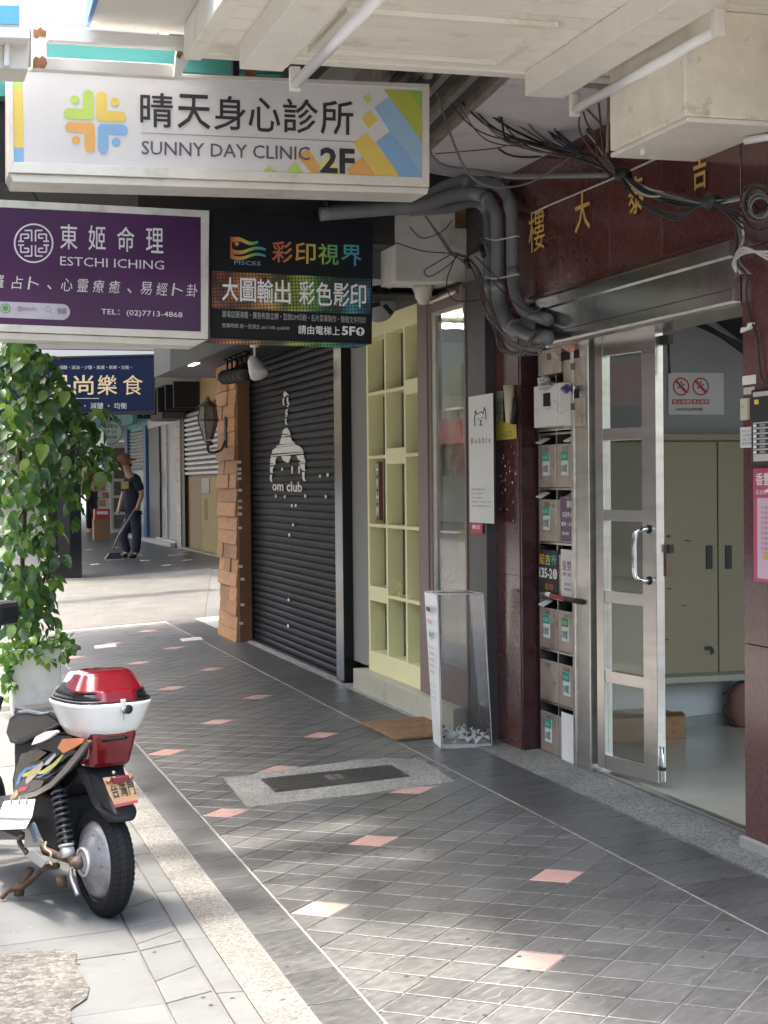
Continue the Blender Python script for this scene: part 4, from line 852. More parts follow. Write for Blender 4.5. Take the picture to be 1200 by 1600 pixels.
box('back_wall', iw, ish, 3.06, 12.2, .3, 6, 12.3, 2.9); box('side_wall', iw, ish, 5.9, 8.43, .3, 6.0, 12.2, 2.9); box('room_floor', mat('room_floor', (.12, .10, .08), .5), ish, 3.06, 8.43, .2, 5.9, 12.2, .3); box('room_ceiling', mat('room_ceiling', (.3, .3, .27), .8), ish, 3.02, 8.43, 2.63, 5.9, 12.2, 2.8)
box('counter', mat('room_counter', (.42, .28, .10), .6), ish, 3.6, 10.6, .3, 4.6, 11.1, 1.2); box('shelf', mat('room_shelf', (.4, .38, .3), .6), ish, 3.9, 11.9, .3, 5.5, 12.19, 2.2)
rt = thing('shop_tube_lamp', (3.4, 9.9, 2.5), 'lit tube lamp glowing inside the brown framed shop', 'lamp'); p = wx(692, 509, 3.35); MB().tube([(3.35, p.y, p.z), (3.75, p.y-.0, p.z)], .016, 10).build('tube', emit('tube_glow', (1, .98, .92), 40), rt)
gar = [mat('garment_pale', (.85, .80, .84), .7, var=.25, scale=9, bump=.6, bscale=14), mat('garment_pink', (.85, .50, .52), .7, var=.4, scale=10, bump=.6, bscale=14)]
for k, (px0, px1) in enumerate(((688, 704), (708, 725))):
    t_ = thing('hanging_garment', wx((px0+px1)/2, 700, 3.02), ('pale' if k == 0 else 'pinkish')+' packaged garment hanging inside the shop door', 'garment')
    a = wx(px0, 655, 3.02); b_ = wx(px1, 744, 3.02); mb = MB(); n = 8; V = []
    for i in range(n+1):
        f = i/n; z = a.z+(b_.z-a.z)*f; wd = (.55+.45*min(1, f*4)); yc_ = (a.y+b_.y)/2
        for j in range(5): V.append((3.02+.02*math.sin(j*2.4+i*.8), yc_+(a.y-b_.y)/2*wd*(1-2*j/4), z))
    mb.smooth = True; mb.add(V, [(i*5+j, i*5+j+1, (i+1)*5+j+1, (i+1)*5+j) for i in range(n) for j in range(4)]); mb.build('cloth', gar[k], t_)
    MB().tube([(3.02, (a.y+b_.y)/2, a.z), (3.02, (a.y+b_.y)/2, a.z+.05)], .003, 5).build('hook', black, t_)
pp = thing('potted_fern', wx(708, 920, 3.10), 'small potted fern behind the shop door glass', 'plant'); c = wx(694, 912, 3.10)
MB().lathe([(.04, -.09), (.06, .0), (.062, .01)], c, n=12).build('pot', mat('terracotta', (.3, .12, .06), .8), pp)
mb = MB()
for i in range(40):
    a = rng.uniform(0, 6.28); l = rng.uniform(.06, .16); d = Vector((math.cos(a), math.sin(a), rng.uniform(.2, 1))).normalized(); s_ = d.cross(Vector((0, 0, 1))).normalized()*.012; q0 = c; q1 = c+d*l*.6; q2 = c+d*l-Vector((0, 0, .03)); mb.quad(q0-s_*.4, q1-s_, q1+s_, q0+s_*.4); mb.add([q1-s_, q1+s_, q2], [(0, 1, 2)])
mb.build('fronds', mat('fern_green', (.07, .14, .05), .6), pp)
# dark pier with the tall white shop sign
dp = thing('dark_pier', (2.97, 8.35, .15), 'dark plum painted pier carrying the tall white sign', 'pier')
yp0 = 8.207; box('pier_face', mat('plum_panel', (.045, .036, .043), .42, var=.08, scale=3, bump=.05), dp, 2.945, yp0, .13, 3.04, yg0-.001, 2.63, bevel=.003)
box('thin_strip', bf, dp, 2.94, yg0-.004, .3, 2.944, yg0-.03, 2.6)
t_, o, rr, u = sheet('tall_sign', 734, 620, 772, 816, 2.938, mat('sign_board_white', (.72, .72, .70), .45, var=.02), 'tall narrow white sign with a drawn cat face and spaced letters', 'sign')
inkg = flat('ink_grey', (.16, .16, .16)); inkd = flat('ink_charcoal', (.05, .05, .05))
def pen(th_, o, rr, u, pts, wdt, m):
    n = rr.normalized().cross(u.normalized()); Pp = [o+rr*a+u*(1-b_)+n*.002 for a, b_ in pts]; MB().tube(Pp, wdt, 4).build('drawn_line', m, th_)
for pts in ([(.28, .24), (.26, .18), (.30, .115), (.36, .15)], [(.40, .145), (.52, .13), (.58, .14)], [(.60, .15), (.68, .10), (.72, .15), (.73, .20)], [(.42, .18), (.43, .19)], [(.58, .175), (.59, .185)], [(.48, .20), (.54, .20), (.51, .215), (.51, .23), (.46, .235)], [(.51, .23), (.57, .24)]): pen(t_, o, rr, u, pts, .003, inkd)
put(t_, o, rr, u, 'B u b b l e', .10, .330, .90, .375, inkd, bold=.0)
put(t_, o, rr, u, '・・・・・・・・・・', .15, .405, .85, .413, flat('ink_pale', (.5, .5, .5)))
for k, (s, f) in enumerate((('營業時間 星期二至日', .5), ('下午十二時開始', .35), ('晚上九時結束', .35), ('延吉街一三五號 一樓', .75), ('預約 請來電 訂位', .75))): put(t_, o, rr, u, s, .1, .73+k*.033, .1+.1+f*.9, .742+k*.033, inkg)
t_, o, rr, u = sheet('red_sticker', 736, 816, 754, 833, 2.938, flat('sticker_red', (.55, .03, .08)), 'small red sticker just below the tall white sign', 'sticker'); put(t_, o, rr, u, '歡迎', .15, .2, .85, .6, inkwhite, bold=.02)
# papers on the granite column
t_, o, rr, u = sheet('photo_card', 775, 612, 786, 662, 2.992, mat('photo_print', (.35, .36, .25), .3, var=.8, scale=25), 'narrow photo card with a white border on the granite column'); 
t_, o, rr, u = sheet('torn_yellow_notice', 775, 661, 807, 688, 2.993, mat('torn_yellow', (.50, .44, .05), .6, var=.1, dirt=((.4, .38, .3), .7, 20, .55)), 'torn yellow notice on the granite column'); put(t_, o, rr, u, '八五乙', .25, .55, .8, .85, ink)
c = wx(797, 630, 2.96); t_ = thing('paper_bundle', c, 'rolled paper bundle tucked on the granite column', 'paper'); MB().tube([wx(795, 602, 2.97), wx(797, 660, 2.97)], [.03, .022], 9).build('roll', mat('old_paper', (.55, .5, .36), .8, bump=.6), t_); MB().tube([wx(806, 620, 2.975), wx(803, 662, 2.975)], [.012, .022], 6).build('dark_sleeve', black, t_)
rs = thing('paper_residue', wx(792, 740, 2.995), 'white specks of torn stickers left on the granite column', 'stickers'); r3 = random.Random(5)
for i in range(34):
    px = r3.uniform(781, 806); py = r3.gauss(735, 45)
    if not 692 < py < 830: continue
    p = wx(px, py, 2.9985); a = r3.uniform(.004, .012); b_ = r3.uniform(.004, .011); mb = MB(); mb.quad((2.9985, p.y+a, p.z), (2.9985, p.y, p.z-b_), (2.9985, p.y-a*.8, p.z+b_*.2), (2.9985, p.y+a*.3, p.z+b_)); mb.build('scrap', stk if r3.random() < .8 else flat('scrap_red', (.45, .08, .03)), rs)
# ================================================================ HANGING SIGNS
def onS(l, t, r, b_, y, s=.042):  # tilted rectangle: t and b_ are measured at the middle of its width
    h = (r-l)/2; a = wy(l, b_-s*h, y); c = wy(r, b_+s*h, y); d = wy(l, t-s*h, y); return a, c-a, d-a
def quadpx(pts, y): return [wy(px, py, y) for px, py in pts]
def slab(name, pts, y, d, m, parent, bevel=0):  # solid with its face at y, depth d backwards, from four photo corners
    return MB().prism(quadpx(pts, y), (0, d, 0)).build(name, m, parent, bevel=bevel)
def signbox(name, corners, y, d, fr, inner, frm, facem, label):
    c = wy(*corners[0], y); t_ = thing(name, c, label, 'sign')
    slab('case', corners, y+.006, d, frm, t_, .004)
    o = corners; i = inner
    for k in range(4):
        j = (k+1) % 4; slab('frame_bar', [o[k], o[j], i[j], i[k]], y-.006, .012, frm, t_, .0015)
    slab('face', inner, y+.001, .004, facem, t_)
    return t_
alum = mat('aged_aluminium', (.62, .60, .56), .42, .35, var=.10, scale=5, dirt=((.36, .31, .24), .55, 6, .55), bump=.08)
face_w = mat('sign_face_white', (.60, .60, .61), .35, var=.05, scale=2.2, dirt=((.47, .45, .43), .5, 2.5, .58), spec=.4)
Y1s = 6.6
sg = signbox('clinic_sign', [(14, 104), (671, 131), (671, 292), (14, 269)], Y1s, .26, 0, [(20, 109), (660, 138), (660, 277), (22, 253)], alum, face_w, 'white clinic light box with a four colour clover emblem')
slab('lower_lip', [(14, 270), (671, 293), (668, 303), (20, 284)], Y1s+.02, .22, alum, sg, .004)
yf = Y1s-.0015
def blob(pts, m, parent, y, name='print'):
    V = quadpx(pts, y); return MB().prism(V, (0, .0012, 0)).build(name, m, parent)
cG, cY, cO, cB = flat('print_lime', (.42, .58, .12), .4), flat('print_yellow', (.66, .50, .10), .4), flat('print_orange', (.66, .36, .10), .4), flat('print_blue', (.20, .38, .62), .4)
cG2 = flat('print_olive', (.38, .42, .06), .4)
def crop(x, y): return (90+x/8, 120+y/8)
def capsuleL(cx, cy, dx, dy, L, w_):  # rounded L: arms of length L from corner (cx,cy) towards (dx,0) and (0,dy)
    pts = []; r = w_/2
    def arc(ax, ay, a0, a1, rr=r, n=7):
        for k in range(n+1): t = a0+(a1-a0)*k/n; pts.append((ax+rr*math.cos(t), ay+rr*math.sin(t)))
    # built for dx=-1, dy=-1 then mirrored
    P0 = []
    def A(ax, ay, a0, a1, rr=r, n=7):
        for k in range(n+1): t = R_(a0+(a1-a0)*k/n); P0.append((ax+rr*math.cos(t), ay+rr*math.sin(t)))
    A(-L+r, -r, 90, 270); P0.append((-w_, -w_)); A(-r, -L+r, 180, 360); A(-r*.9, -r*.9, 0, 90, r*.9)
    return [(cx+(-dx)*x, cy+(-dy)*y) for x, y in P0]
for (cx, cy, dx, dy, m, ex, ey) in ((448, 540, -1, -1, cG, 213, 284), (482, 550, 1, -1, cY, 716, 312), (468, 575, -1, 1, cO, 230, 792), (502, 582, 1, 1, cB, 730, 814)):
    pp_ = capsuleL(cx, cy, dx, dy, 375, 133); pp_ = [crop(x, y+(x-475)*.045) for x, y in pp_]
    blob(pp_, m, sg, yf, 'emblem_petal'); blob([crop(ex+55*math.cos(6.283*k/18), ey+55*math.sin(6.283*k/18)) for k in range(18)], m, sg, yf, 'emblem_dot')
for c, l, r in zip('晴天身心診所', (219, 277, 334, 388, 442, 501), (270, 329, 384, 438, 497, 552)):
    mid = (l+r)/2; dyy = (mid-385)*.042
    o, rr, u = onS(l, 151+dyy, r, 205+dyy, yf); lettering(c, o, rr, u, ink, sg, bold=.012)
o, rr, u = onS(221, 214, 560, 215.2, yf); MB().prism([o, o+rr, o+rr+u, o+u], (0, .001, 0)).build('rule', flat('rule_grey', (.25, .23, .28)), sg)
o, rr, u = onS(221, 224.5, 484, 246, yf, .035); lettering('SUNNY DAY CLINIC', o, rr, u, flat('ink_violet', (.10, .085, .13)), sg, bold=.008)
def cr2(x, y): return (540+x/8.571, 130+y/8.571)
for pts, m in (([(232, 185), (298, 142), (358, 215), (300, 275)], cG), ([(215, 470), (330, 370), (432, 490), (315, 602)], cY), ([(385, 325), (580, 185), (1040, 800), (1040, 1262), (600, 650)], flat('print_lightblue', (.27, .43, .60), .4)), ([(415, 790), (590, 650), (1040, 1262), (735, 1255)], cB),
               ([(105, 800), (285, 660), (730, 1250), (400, 1248)], cY), ([(20, 1150), (215, 990), (400, 1248), (60, 1243)], cO), ([(510, 78), (1036, 102), (1036, 790)], cG2), ([(830, 95), (1036, 102), (1036, 370)], flat('print_green', (.26, .42, .07), .4))):
    blob([cr2(*p) for p in pts], m, sg, yf+.0006*(m in (cB,))*-1-.0002*shapes.__len__()*0-(0.0012 if m in (cB, MATS.get('print_green'), cO) else 0), 'colour_field')
for pts, m in (([(411, 268), (421, 259), (433, 269)], cG), ([(446, 270), (462, 252), (474, 271)], cG), ([(464, 244), (482, 232), (500, 260), (497, 272), (488, 271)], cO), ([(500, 256), (512, 243), (530, 262), (545, 273), (503, 272)], flat('print_paleyellow', (.68, .62, .25), .4)), ([(20, 109), (34, 110), (35, 141), (20, 140)], cG), ([(20, 140), (35, 141), (37, 231), (21, 230)], cY), ([(21, 230), (37, 231), (37, 253), (22, 252)], cB)):
    blob(pts, m, sg, yf, 'colour_field')
o, rr, u = onS(500, 231, 554, 271, yf-.0015); lettering('2F', o, rr, u, ink, sg, bold=.035)
for p in ((190, 250), (478, 140)): pass
# brackets over the clinic sign
box('hanger_bar', rust, sg, wy(390, 110, 6.7).x-.02, 6.66, wy(390, 118, 6.7).z-.02, wy(390, 110, 6.7).x+.02, 6.70, 3.46); box('hanger_bar', darkm, sg, wy(366, 110, 6.7).x-.012, 6.66, 3.19, wy(366, 110, 6.7).x+.012, 6.70, 3.46)
# --- purple fortune-telling sign
purple = mat('sign_purple', (.070, .022, .085), .28, var=.22, scale=1.6, spec=.25)
Y2s = 8.2
pg = signbox('purple_sign', [(-150, 304), (327, 329), (325, 530), (-150, 512)], Y2s, .24, 0, [(-140, 317), (314, 339), (314, 518), (-140, 501)], alum, purple, 'purple fortune telling light box in a pale aluminium frame')
slab('lower_lip', [(-150, 513), (325, 531), (305, 541), (-150, 524)], Y2s+.02, .2, alum, pg, .003)
yp = Y2s-.0015; lil = flat('print_lilac', (.72, .68, .72), .4)
for c, l, r in zip('東姬命理', (94, 138, 183, 228), (121, 165, 210, 255)):
    dyy = (l-175)*.045; o, rr, u = onS(l, 353+1+dyy, r, 393+dyy, yp); lettering(c, o, rr, u, lil, pg, bold=.004)
o, rr, u = onS(94, 404, 256, 418, yp); lettering('ESTCHI ICHING', o, rr, u, lil, pg)
for c, cx in zip('羅占卜、心靈療癒、易經卜卦', (-3, 27, 52, 77, 104, 129, 154, 179, 202, 228, 253, 277, 300)):
    w_ = 9 if c != '、' else 3.5; h_ = 10 if c != '、' else 3.5; cy = 447+(cx-150)*.045+(5 if c == '、' else 0); o, rr, u = onS(cx-w_, cy-h_, cx+w_, cy+h_, yp); lettering(c, o, rr, u, lil, pg, bold=.0, shear=.1)
o, rr, u = onS(158, 485, 285, 496, yp); lettering('TEL：(02)7713-4868', o, rr, u, lil, pg, bold=.004)
def circ(cx, cy, r, n=28): return [(cx+r*math.cos(6.283*k/n), cy+r*math.sin(6.283*k/n)) for k in range(n)]
def ringp(cx, cy, r0, r1, y, m, parent, n=32):
    a, b_ = quadpx(circ(cx, cy, r0, n), y), quadpx(circ(cx, cy, r1, n), y); mb = MB()
    for i in range(n): j = (i+1) % n; mb.quad(a[i], a[j], b_[j], b_[i])
    return mb.build('emblem_ring', m, parent)
EX, EY = 52.5, 380; ringp(EX, EY, 31, 28.5, yp, lil, pg)
def strokes(lst, t, y, m, parent):
    for (x0, y0, x1, y1) in lst:
        L = math.hypot(x1-x0, y1-y0); nx, ny = -(y1-y0)/L*t/2, (x1-x0)/L*t/2
        blob([(x0+nx, y0+ny), (x1+nx, y1+ny), (x1-nx, y1-ny), (x0-nx, y0-ny)], m, parent, y, 'emblem_stroke')
S_ = []
for sx in (-1, 1):
    for sy in (-1, 1):
        S_ += [(EX+sx*3, EY+sy*3, EX+sx*3, EY+sy*20), (EX+sx*3, EY+sy*20, EX+sx*14, EY+sy*20), (EX+sx*8, EY+sy*14, EX+sx*20, EY+sy*14), (EX+sx*20, EY+sy*3, EX+sx*20, EY+sy*14), (EX+sx*8, EY+sy*8, EX+sx*15, EY+sy*8), (EX+sx*8, EY+sy*8, EX+sx*8, EY+sy*14), (EX+sx*15, EY+sy*3, EX+sx*24, EY+sy*3)]
strokes(S_, 2.2, yp, lil, pg)
pil = mat('search_pill', (.52, .49, .56), .4); a0, a1 = circ(-2, 483.5, 12, 24), circ(96, 488, 12, 24)
blob([p for p in circ(-8, 483.5, 12.5, 24) if p[0] < -8+.1]+[p for p in circ(96, 488, 12.5, 24) if p[0] >= 96][0:0], pil, pg, yp) if False else None
cap = [(97+12.5*math.cos(R_(t)), 487.5+12.5*math.sin(R_(t))) for t in range(-90, 91, 15)]; blob([(-20, 470)]+cap+[(-20, 495)], pil, pg, yp, 'search_pill')
ringp(8.5, 482, 8, 6.5, yp-.0014, flat('badge_green', (.10, .33, .08)), pg, 20); blob(circ(8.5, 481.5, 4.5, 14), MATS['badge_green'], pg, yp-.0014)
o, rr, u = onS(27, 478, 56, 487, yp-.0014); lettering('@estchi', o, rr, u, flat('pill_ink', (.16, .13, .20)), pg); o, rr, u = onS(89, 481, 104, 491, yp-.0014); lettering('搜尋', o, rr, u, MATS['pill_ink'], pg)
ringp(75, 483, 4.5, 3.4, yp-.0014, flat('lens_ink', (.33, .28, .38)), pg, 16); strokes([(78, 486.5, 81.5, 490)], 1.4, yp-.0014, MATS['lens_ink'], pg)
# --- black print-shop sign
navy = mat('sign_navy', (.008, .010, .015), .45, var=.12, scale=2, spec=.2)
Y3s = 8.28
kg = signbox('print_shop_sign', [(329, 328), (583, 347), (581, 537), (329, 528)], Y3s, .30, 0, [(331, 330), (581, 348), (579, 535), (331, 526)], navy, navy, 'black print shop light box with rainbow lettering')
def rainbow(name, x0, x1, dots=False):
    m = bpy.data.materials.new(name); m.use_nodes = True; nt = m.node_tree; L = nt.links; b = nt.nodes['Principled BSDF']
    ge = nd(nt, 'ShaderNodeTexCoord'); sx = nd(nt, 'ShaderNodeSeparateXYZ'); L.new(ge.outputs['Object'], sx.inputs[0])
    mr = nd(nt, 'ShaderNodeMapRange'); mr.inputs[1].default_value = x0; mr.inputs[2].default_value = x1; L.new(sx.outputs[0], mr.inputs[0])
    cr = nd(nt, 'ShaderNodeValToRGB'); e = cr.color_ramp.elements; e[0].color = (.52, .10, .07, 1); e[1].color = (.07, .27, .48, 1); e[0].position = 0
    for p_, c in ((.28, (.62, .30, .08, 1)), (.45, (.55, .5, .08, 1)), (.65, (.15, .42, .10, 1)), (.85, (.06, .36, .42, 1))): k = e.new(p_); k.color = c
    L.new(mr.outputs[0], cr.inputs[0]); out = cr.outputs[0]
    if dots:
        v = nd(nt, 'ShaderNodeTexVoronoi'); v.inputs['Scale'].default_value = 1; v.inputs['Randomness'].default_value = 0
        mp = nd(nt, 'ShaderNodeMapping'); mp.inputs['Scale'].default_value = (58, 0.001, 58); mp.inputs['Rotation'].default_value = (0, .04, 0); L.new(ge.outputs['Object'], mp.inputs[0]); L.new(mp.outputs[0], v.inputs['Vector'])
        d = nd(nt, 'ShaderNodeMapRange'); d.inputs[1].default_value = .28; d.inputs[2].default_value = .5; d.inputs[3].default_value = 1; d.inputs[4].default_value = .22; L.new(v.outputs['Distance'], d.inputs[0])
        n = nd(nt, 'ShaderNodeTexNoise'); n.inputs['Scale'].default_value = 7; n.inputs['Detail'].default_value = 2; L.new(ge.outputs['Object'], n.inputs['Vector'])
        nm = nd(nt, 'ShaderNodeMapRange'); nm.inputs[1].default_value = .38; nm.inputs[2].default_value = .68; nm.inputs[3].default_value = .16; nm.inputs[4].default_value = 1.3; L.new(n.outputs[0], nm.inputs[0])
        mm = nd(nt, 'ShaderNodeMath', operation='MULTIPLY'); L.new(d.outputs[0], mm.inputs[0]); L.new(nm.outputs[0], mm.inputs[1])
        vs = nd(nt, 'ShaderNodeVectorMath', operation='SCALE'); L.new(out, vs.inputs[0]); L.new(mm.outputs[0], vs.inputs['Scale']); out = vs.outputs[0]
    L.new(out, b.inputs['Base Color']); b.inputs['Roughness'].default_value = .35; MATS[name] = m; return m
og = ORG[kg.name]; X = lambda px: wy(px, 430, Y3s).x-og.x
yk = Y3s-.0015
blob([(331, 423), (580, 436), (579, 491), (331, 481)], rainbow('rainbow_dots', X(331), X(579), True), kg, yk, 'dotted_band')
blob([(331, 529), (581, 537.5), (548, 543), (331, 537)], MATS['rainbow_dots'], kg, Y3s+.01, 'underside_print')
rbw = rainbow('rainbow_text', X(424), X(566)); rbw2 = rainbow('rainbow_logo', X(358), X(418))
for c, l in zip('彩印視界', (425, 461, 497, 533)):
    dyy = (l-480)*.05; o, rr, u = onS(l, 380+dyy, l+32, 413+dyy, yk); lettering(c, o, rr, u, rbw, kg, bold=.03)
for c, l in zip('大圖輸出彩色影印', (347, 375, 402, 429, 467, 494, 521, 547)):
    dyy = (l-460)*.05; o, rr, u = onS(l, 439+dyy, l+25, 476+dyy, yk-.0015); lettering(c, o, rr, u, inkwhite, kg, bold=.025)
o, rr, u = onS(347, 490, 571, 501, yk, .045); lettering('展場店頭海報・廣告布旗立牌・型錄DM印刷・名片菜單製作・簡報文件列印', o, rr, u, flat('print_grey', (.45, .45, .45)), kg)
o, rr, u = onS(347, 507, 452, 515, yk, .045); lettering('營業時間 週一至週五 am11:00~pm8:00', o, rr, u, MATS['print_grey'], kg)
o, rr, u = onS(466, 509, 531, 523, yk, .04); lettering('請由電梯上', o, rr, u, inkwhite, kg, bold=.01); o, rr, u = onS(534, 510, 555, 524, yk, .04); lettering('5F', o, rr, u, inkwhite, kg, bold=.03)
blob(circ(563, 518, 6.6, 20), inkwhite, kg, yk); blob([(563, 513), (567, 517.5), (564.3, 517.5), (564.3, 523), (561.7, 523), (561.7, 517.5), (559, 517.5)], navy, kg, yk-.0013)
def wave(x0, x1, yb_, amp, th_, m, up=0):
    n = 12; T = []; B = []
    for i in range(n+1):
        f = i/n; x = x0+(x1-x0)*f; y = yb_+up*f+amp*math.sin(f*6.283); T.append((x, y-th_*(1-.5*f))); B.append((x, y+th_*(1-.5*f)))
    blob(T+B[::-1], m, kg, yk, 'logo_wave')
wave(361, 403, 376, -3, 4, rbw2, 2); wave(361, 415, 392, 3, 3.5, rbw2, -2); wave(361, 415, 401, 3, 3.2, rbw2, -1); blob(circ(370, 381, 3.2, 12), flat('logo_orange', (.6, .25, .08)), kg, yk); blob([(360, 370), (364, 370), (362, 384), (366, 398), (360, 404)], flat('logo_red', (.5, .12, .07)), kg, yk)
o, rr, u = onS(366, 408, 407, 414, yk); lettering('PISCES', o, rr, u, flat('print_paleblue', (.25, .4, .5)), kg)
# navy restaurant sign further along
Y4s = 20.0; bl = mat('sign_blue', (.008, .014, .042), .6, var=.08, spec=.12)
bs = signbox('restaurant_sign', [(-40, 560), (243, 553), (242, 646), (-40, 650)], Y4s, .3, 0, [(-38, 563), (240, 556), (240, 642), (-38, 647)], mat('sign_black_frame', (.012, .014, .02), .4), bl, 'navy restaurant sign with pale gold characters behind the vine')
yb = Y4s-.003; pg_ = flat('print_palegold', (.55, .44, .26), .5)
for c, l in zip('品尚樂食', (79, 115, 152, 192)): o, rr, u = onS(l, 586, l+31, 617, yb, -.01); lettering(c, o, rr, u, pg_, bs, bold=0 if c == '食' else .008)
o, rr, u = onS(88, 571, 206, 577, yb, 0); lettering('・減醣・減油・少鹽・高纖・新鮮・均衡・', o, rr, u, flat('print_paleink', (.42, .42, .42)), bs)
o, rr, u = onS(104, 629, 198, 639, yb, 0); lettering('原食 ・ 減醣 ・ 均衡', o, rr, u, MATS['print_paleink'], bs); o, rr, u = onS(60, 622, 155, 623, yb, 0); MB().prism([o, o+rr, o+rr+u, o+u], (0, .001, 0)).build('rule', MATS['print_paleink'], bs)
o, rr, u = onS(0, 578, 22, 587, yb, 0); lettering('超品', o, rr, u, flat('print_orangedim', (.45, .16, .05)), bs)
# ================================================================ AWNING STEELWORK TOP LEFT
aw = thing('awning_frame', (.9, 6.2, 3.2), 'rust stained white square tube frame above the clinic sign', 'frame')
wst = mat('white_square_tube', (.66, .66, .64), .4, var=.06, scale=4, dirt=((.30, .17, .08), .75, 5, .60), bump=.1)
YA = 6.45
def bar(pts, y, d, m, parent=aw, name='tube'): return slab(name, pts, y, d, m, parent, .003)
bar([(74, 41), (296, 57), (300, 76), (74, 63)], 6.30, .05, wst); bar([(52, 88), (270, 100), (278, 121), (50, 107)], 6.42, .05, wst)
bar([(276, 78), (296, 62), (305, 62), (300, 84), (282, 121), (272, 119)], 6.38, .04, wst, name='gusset')
bar([(52, -30), (74, -30), (74, 108), (50, 108)], 6.36, .05, wst, name='post'); slab('rust_patch', [(52, 44), (58, 47), (63, 42), (69, 48), (74, 46), (73, 55), (67, 58), (62, 55), (57, 60), (52, 57)], 6.354, .003, rust, aw); slab('rust_patch', [(52, 92), (56, 88), (62, 91), (66, 87), (72, 92), (74, 99), (69, 107), (60, 105), (51, 107)], 6.354, .003, rust, aw); slab('rust_patch', [(277, 80), (283, 76), (286, 84), (281, 92), (276, 88)], 6.372, .003, rust, aw)
tealm = mat('teal_sheet', (.06, .27, .25), .5, var=.1)
bar([(60, 60), (440, 70), (440, 118), (60, 104)], 6.95, .03, tealm, name='teal_sheet')
# white panel underside
wp_ = thing('sign_underside', (1, 5.8, 3.3), 'white panelled underside of a light box above the clinic sign', 'panel')
def cz(px, py, z): d = ray(px, py); return Vector((0, 0, CAMZ))+d*((z-CAMZ)/d.z)
A = [cz(134, 42, 3.3), cz(293, 55, 3.3), cz(350, -40, 3.3), cz(160, -50, 3.3)]
MB().prism(A, (0, 0, .12)).build('panel', white, wp_, bevel=.004)
B = [cz(134, 42, 3.295), cz(140, 42.5, 3.295), cz(170, -50, 3.295), cz(160, -50, 3.295)]; MB().prism(B, (0, 0, .1)).build('blue_edge', flat('edge_blue', (.10, .22, .5)), wp_)
C_ = [cz(289, 56, 3.29), cz(303, 60, 3.29), cz(368, -40, 3.29), cz(350, -40, 3.29)]; MB().prism(C_, (0, 0, .1)).build('edge_channel', alum, wp_, bevel=.003)
wl2 = thing('pharmacy_sign', (.3, 6.0, 3.3), 'corner of a white framed light box with a blue stripe', 'sign')
slab('case', [(-260, -60), (52, -60), (47, 60), (-260, 50)], 6.0, .2, whiteclean, wl2, .004); slab('face', [(-250, -60), (30, -60), (30, 41), (-250, 36)], 5.995, .004, flat('face_pale', (.62, .64, .72)), wl2); slab('stripe', [(-250, 6), (30, 9), (30, 38), (-250, 34)], 5.990, .004, flat('stripe_blue', (.10, .38, .62)), wl2)
slab('lower_case', [(-260, 62), (48, 62), (44, 108), (-260, 100)], 6.1, .2, white, wl2, .004); slab('tube_piece', [(8, 64), (16, 64), (14, 102), (6, 102)], 6.06, .03, white, wl2)
slab('teal_case', [(-200, 108), (12, 110), (14, 150), (-200, 150)], 6.9, .2, tealm, wl2); slab('dark_case', [(-200, 150), (12, 150), (12, 285), (-200, 285)], 7.0, .2, darkm, wl2)
# flat sheet added over the pavement edge to keep the arcade floor shaded
av = thing('added_shade_awning', (-.8, 6, 3.4), 'flat awning sheet added over the pavement edge to shade the arcade floor', 'awning')
box('sheet', white, av, .27, 7.3, 3.52, 1.095, 16.4, 3.58)
for y in (8.0, 12.0, 15.8): box('bar', alum, av, .28, y, 3.46, 1.09, y+.04, 3.519)
# ================================================================ CONDUITS AND CABLES
pvc = mat('grey_conduit', (.155, .165, .18), .35, var=.12, scale=10, dirt=((.28, .27, .25), .4, 8, .55), rnd=1)
XP = 2.93
def PP(px, py, off=0.0):
    q1 = wx(px, py, XP-off); yl = 8.14
    return q1 if q1.y < yl-off*2 else wy(px, py, yl-off*2)
cf = thing('conduit_run', wx(790, 400, XP), 'three thick grey conduits bending down in front of the granite', 'conduit')
paths = [[(520, 330), (560, 327), (620, 322), (660, 312), (690, 294), (720, 284), (750, 284), (780, 292), (797, 315), (800, 345), (801, 420), (806, 460), (822, 487), (856, 500)],
         [(500, 335), (600, 327), (660, 322), (700, 308), (735, 303), (760, 310), (774, 330), (777, 360), (778, 440), (781, 478), (800, 508), (830, 526), (856, 528)],
         [(640, 330), (700, 326), (730, 318), (748, 318), (760, 332), (764, 360), (765, 440), (768, 480), (785, 505), (815, 522), (850, 522)]]
for k, (pa, off, r) in enumerate(zip(paths, (.0, .045, -.02), (.031, .034, .026))):
    MB().tube(bez([PP(x, y, off) for x, y in pa], 8), r, 16).build('conduit', pvc, cf)
    for i in ((5, 8, 10) if k < 2 else (6,)):
        if i < len(pa)-1:
            a, b_ = PP(*pa[i], off), PP(*pa[i+1], off); d = (b_-a).normalized(); MB().tube([a, a+d*.05], r*1.13, 16).build('coupling', pvc, cf)
for py in (372, 432): MB().tube(bez([PP(758, py, .06), PP(775, py+3, .085), PP(806, py-3, .05), PP(812, py-2, 0)], 6), .004, 6).build('strap', alum, cf)
cfl = thing('flexible_conduit', wy(700, 262, 7.9), 'pale bent conduit sweeping over the thick grey conduits', 'conduit')
MB().tube(bez([wy(668, 228, 7.6), wy(676, 248, 7.6), wy(700, 262, 7.6), wy(760, 270, 7.6), wy(800, 276, 7.6), wx(860, 275, 2.94), wx(950, 273, 2.94)], 8), .013, 10).build('conduit', pvc, cfl)
vc = thing('duct_hose', wy(470, 320, 9), 'grey bent duct between the black sign and the ceiling', 'duct'); MB().tube(bez([wy(432, 296, 8.9), wy(440, 318, 8.9), wy(458, 330, 8.9), wy(485, 333, 8.9), wy(495, 310, 8.9)], 6), .028, 10).build('duct', pvc, vc)
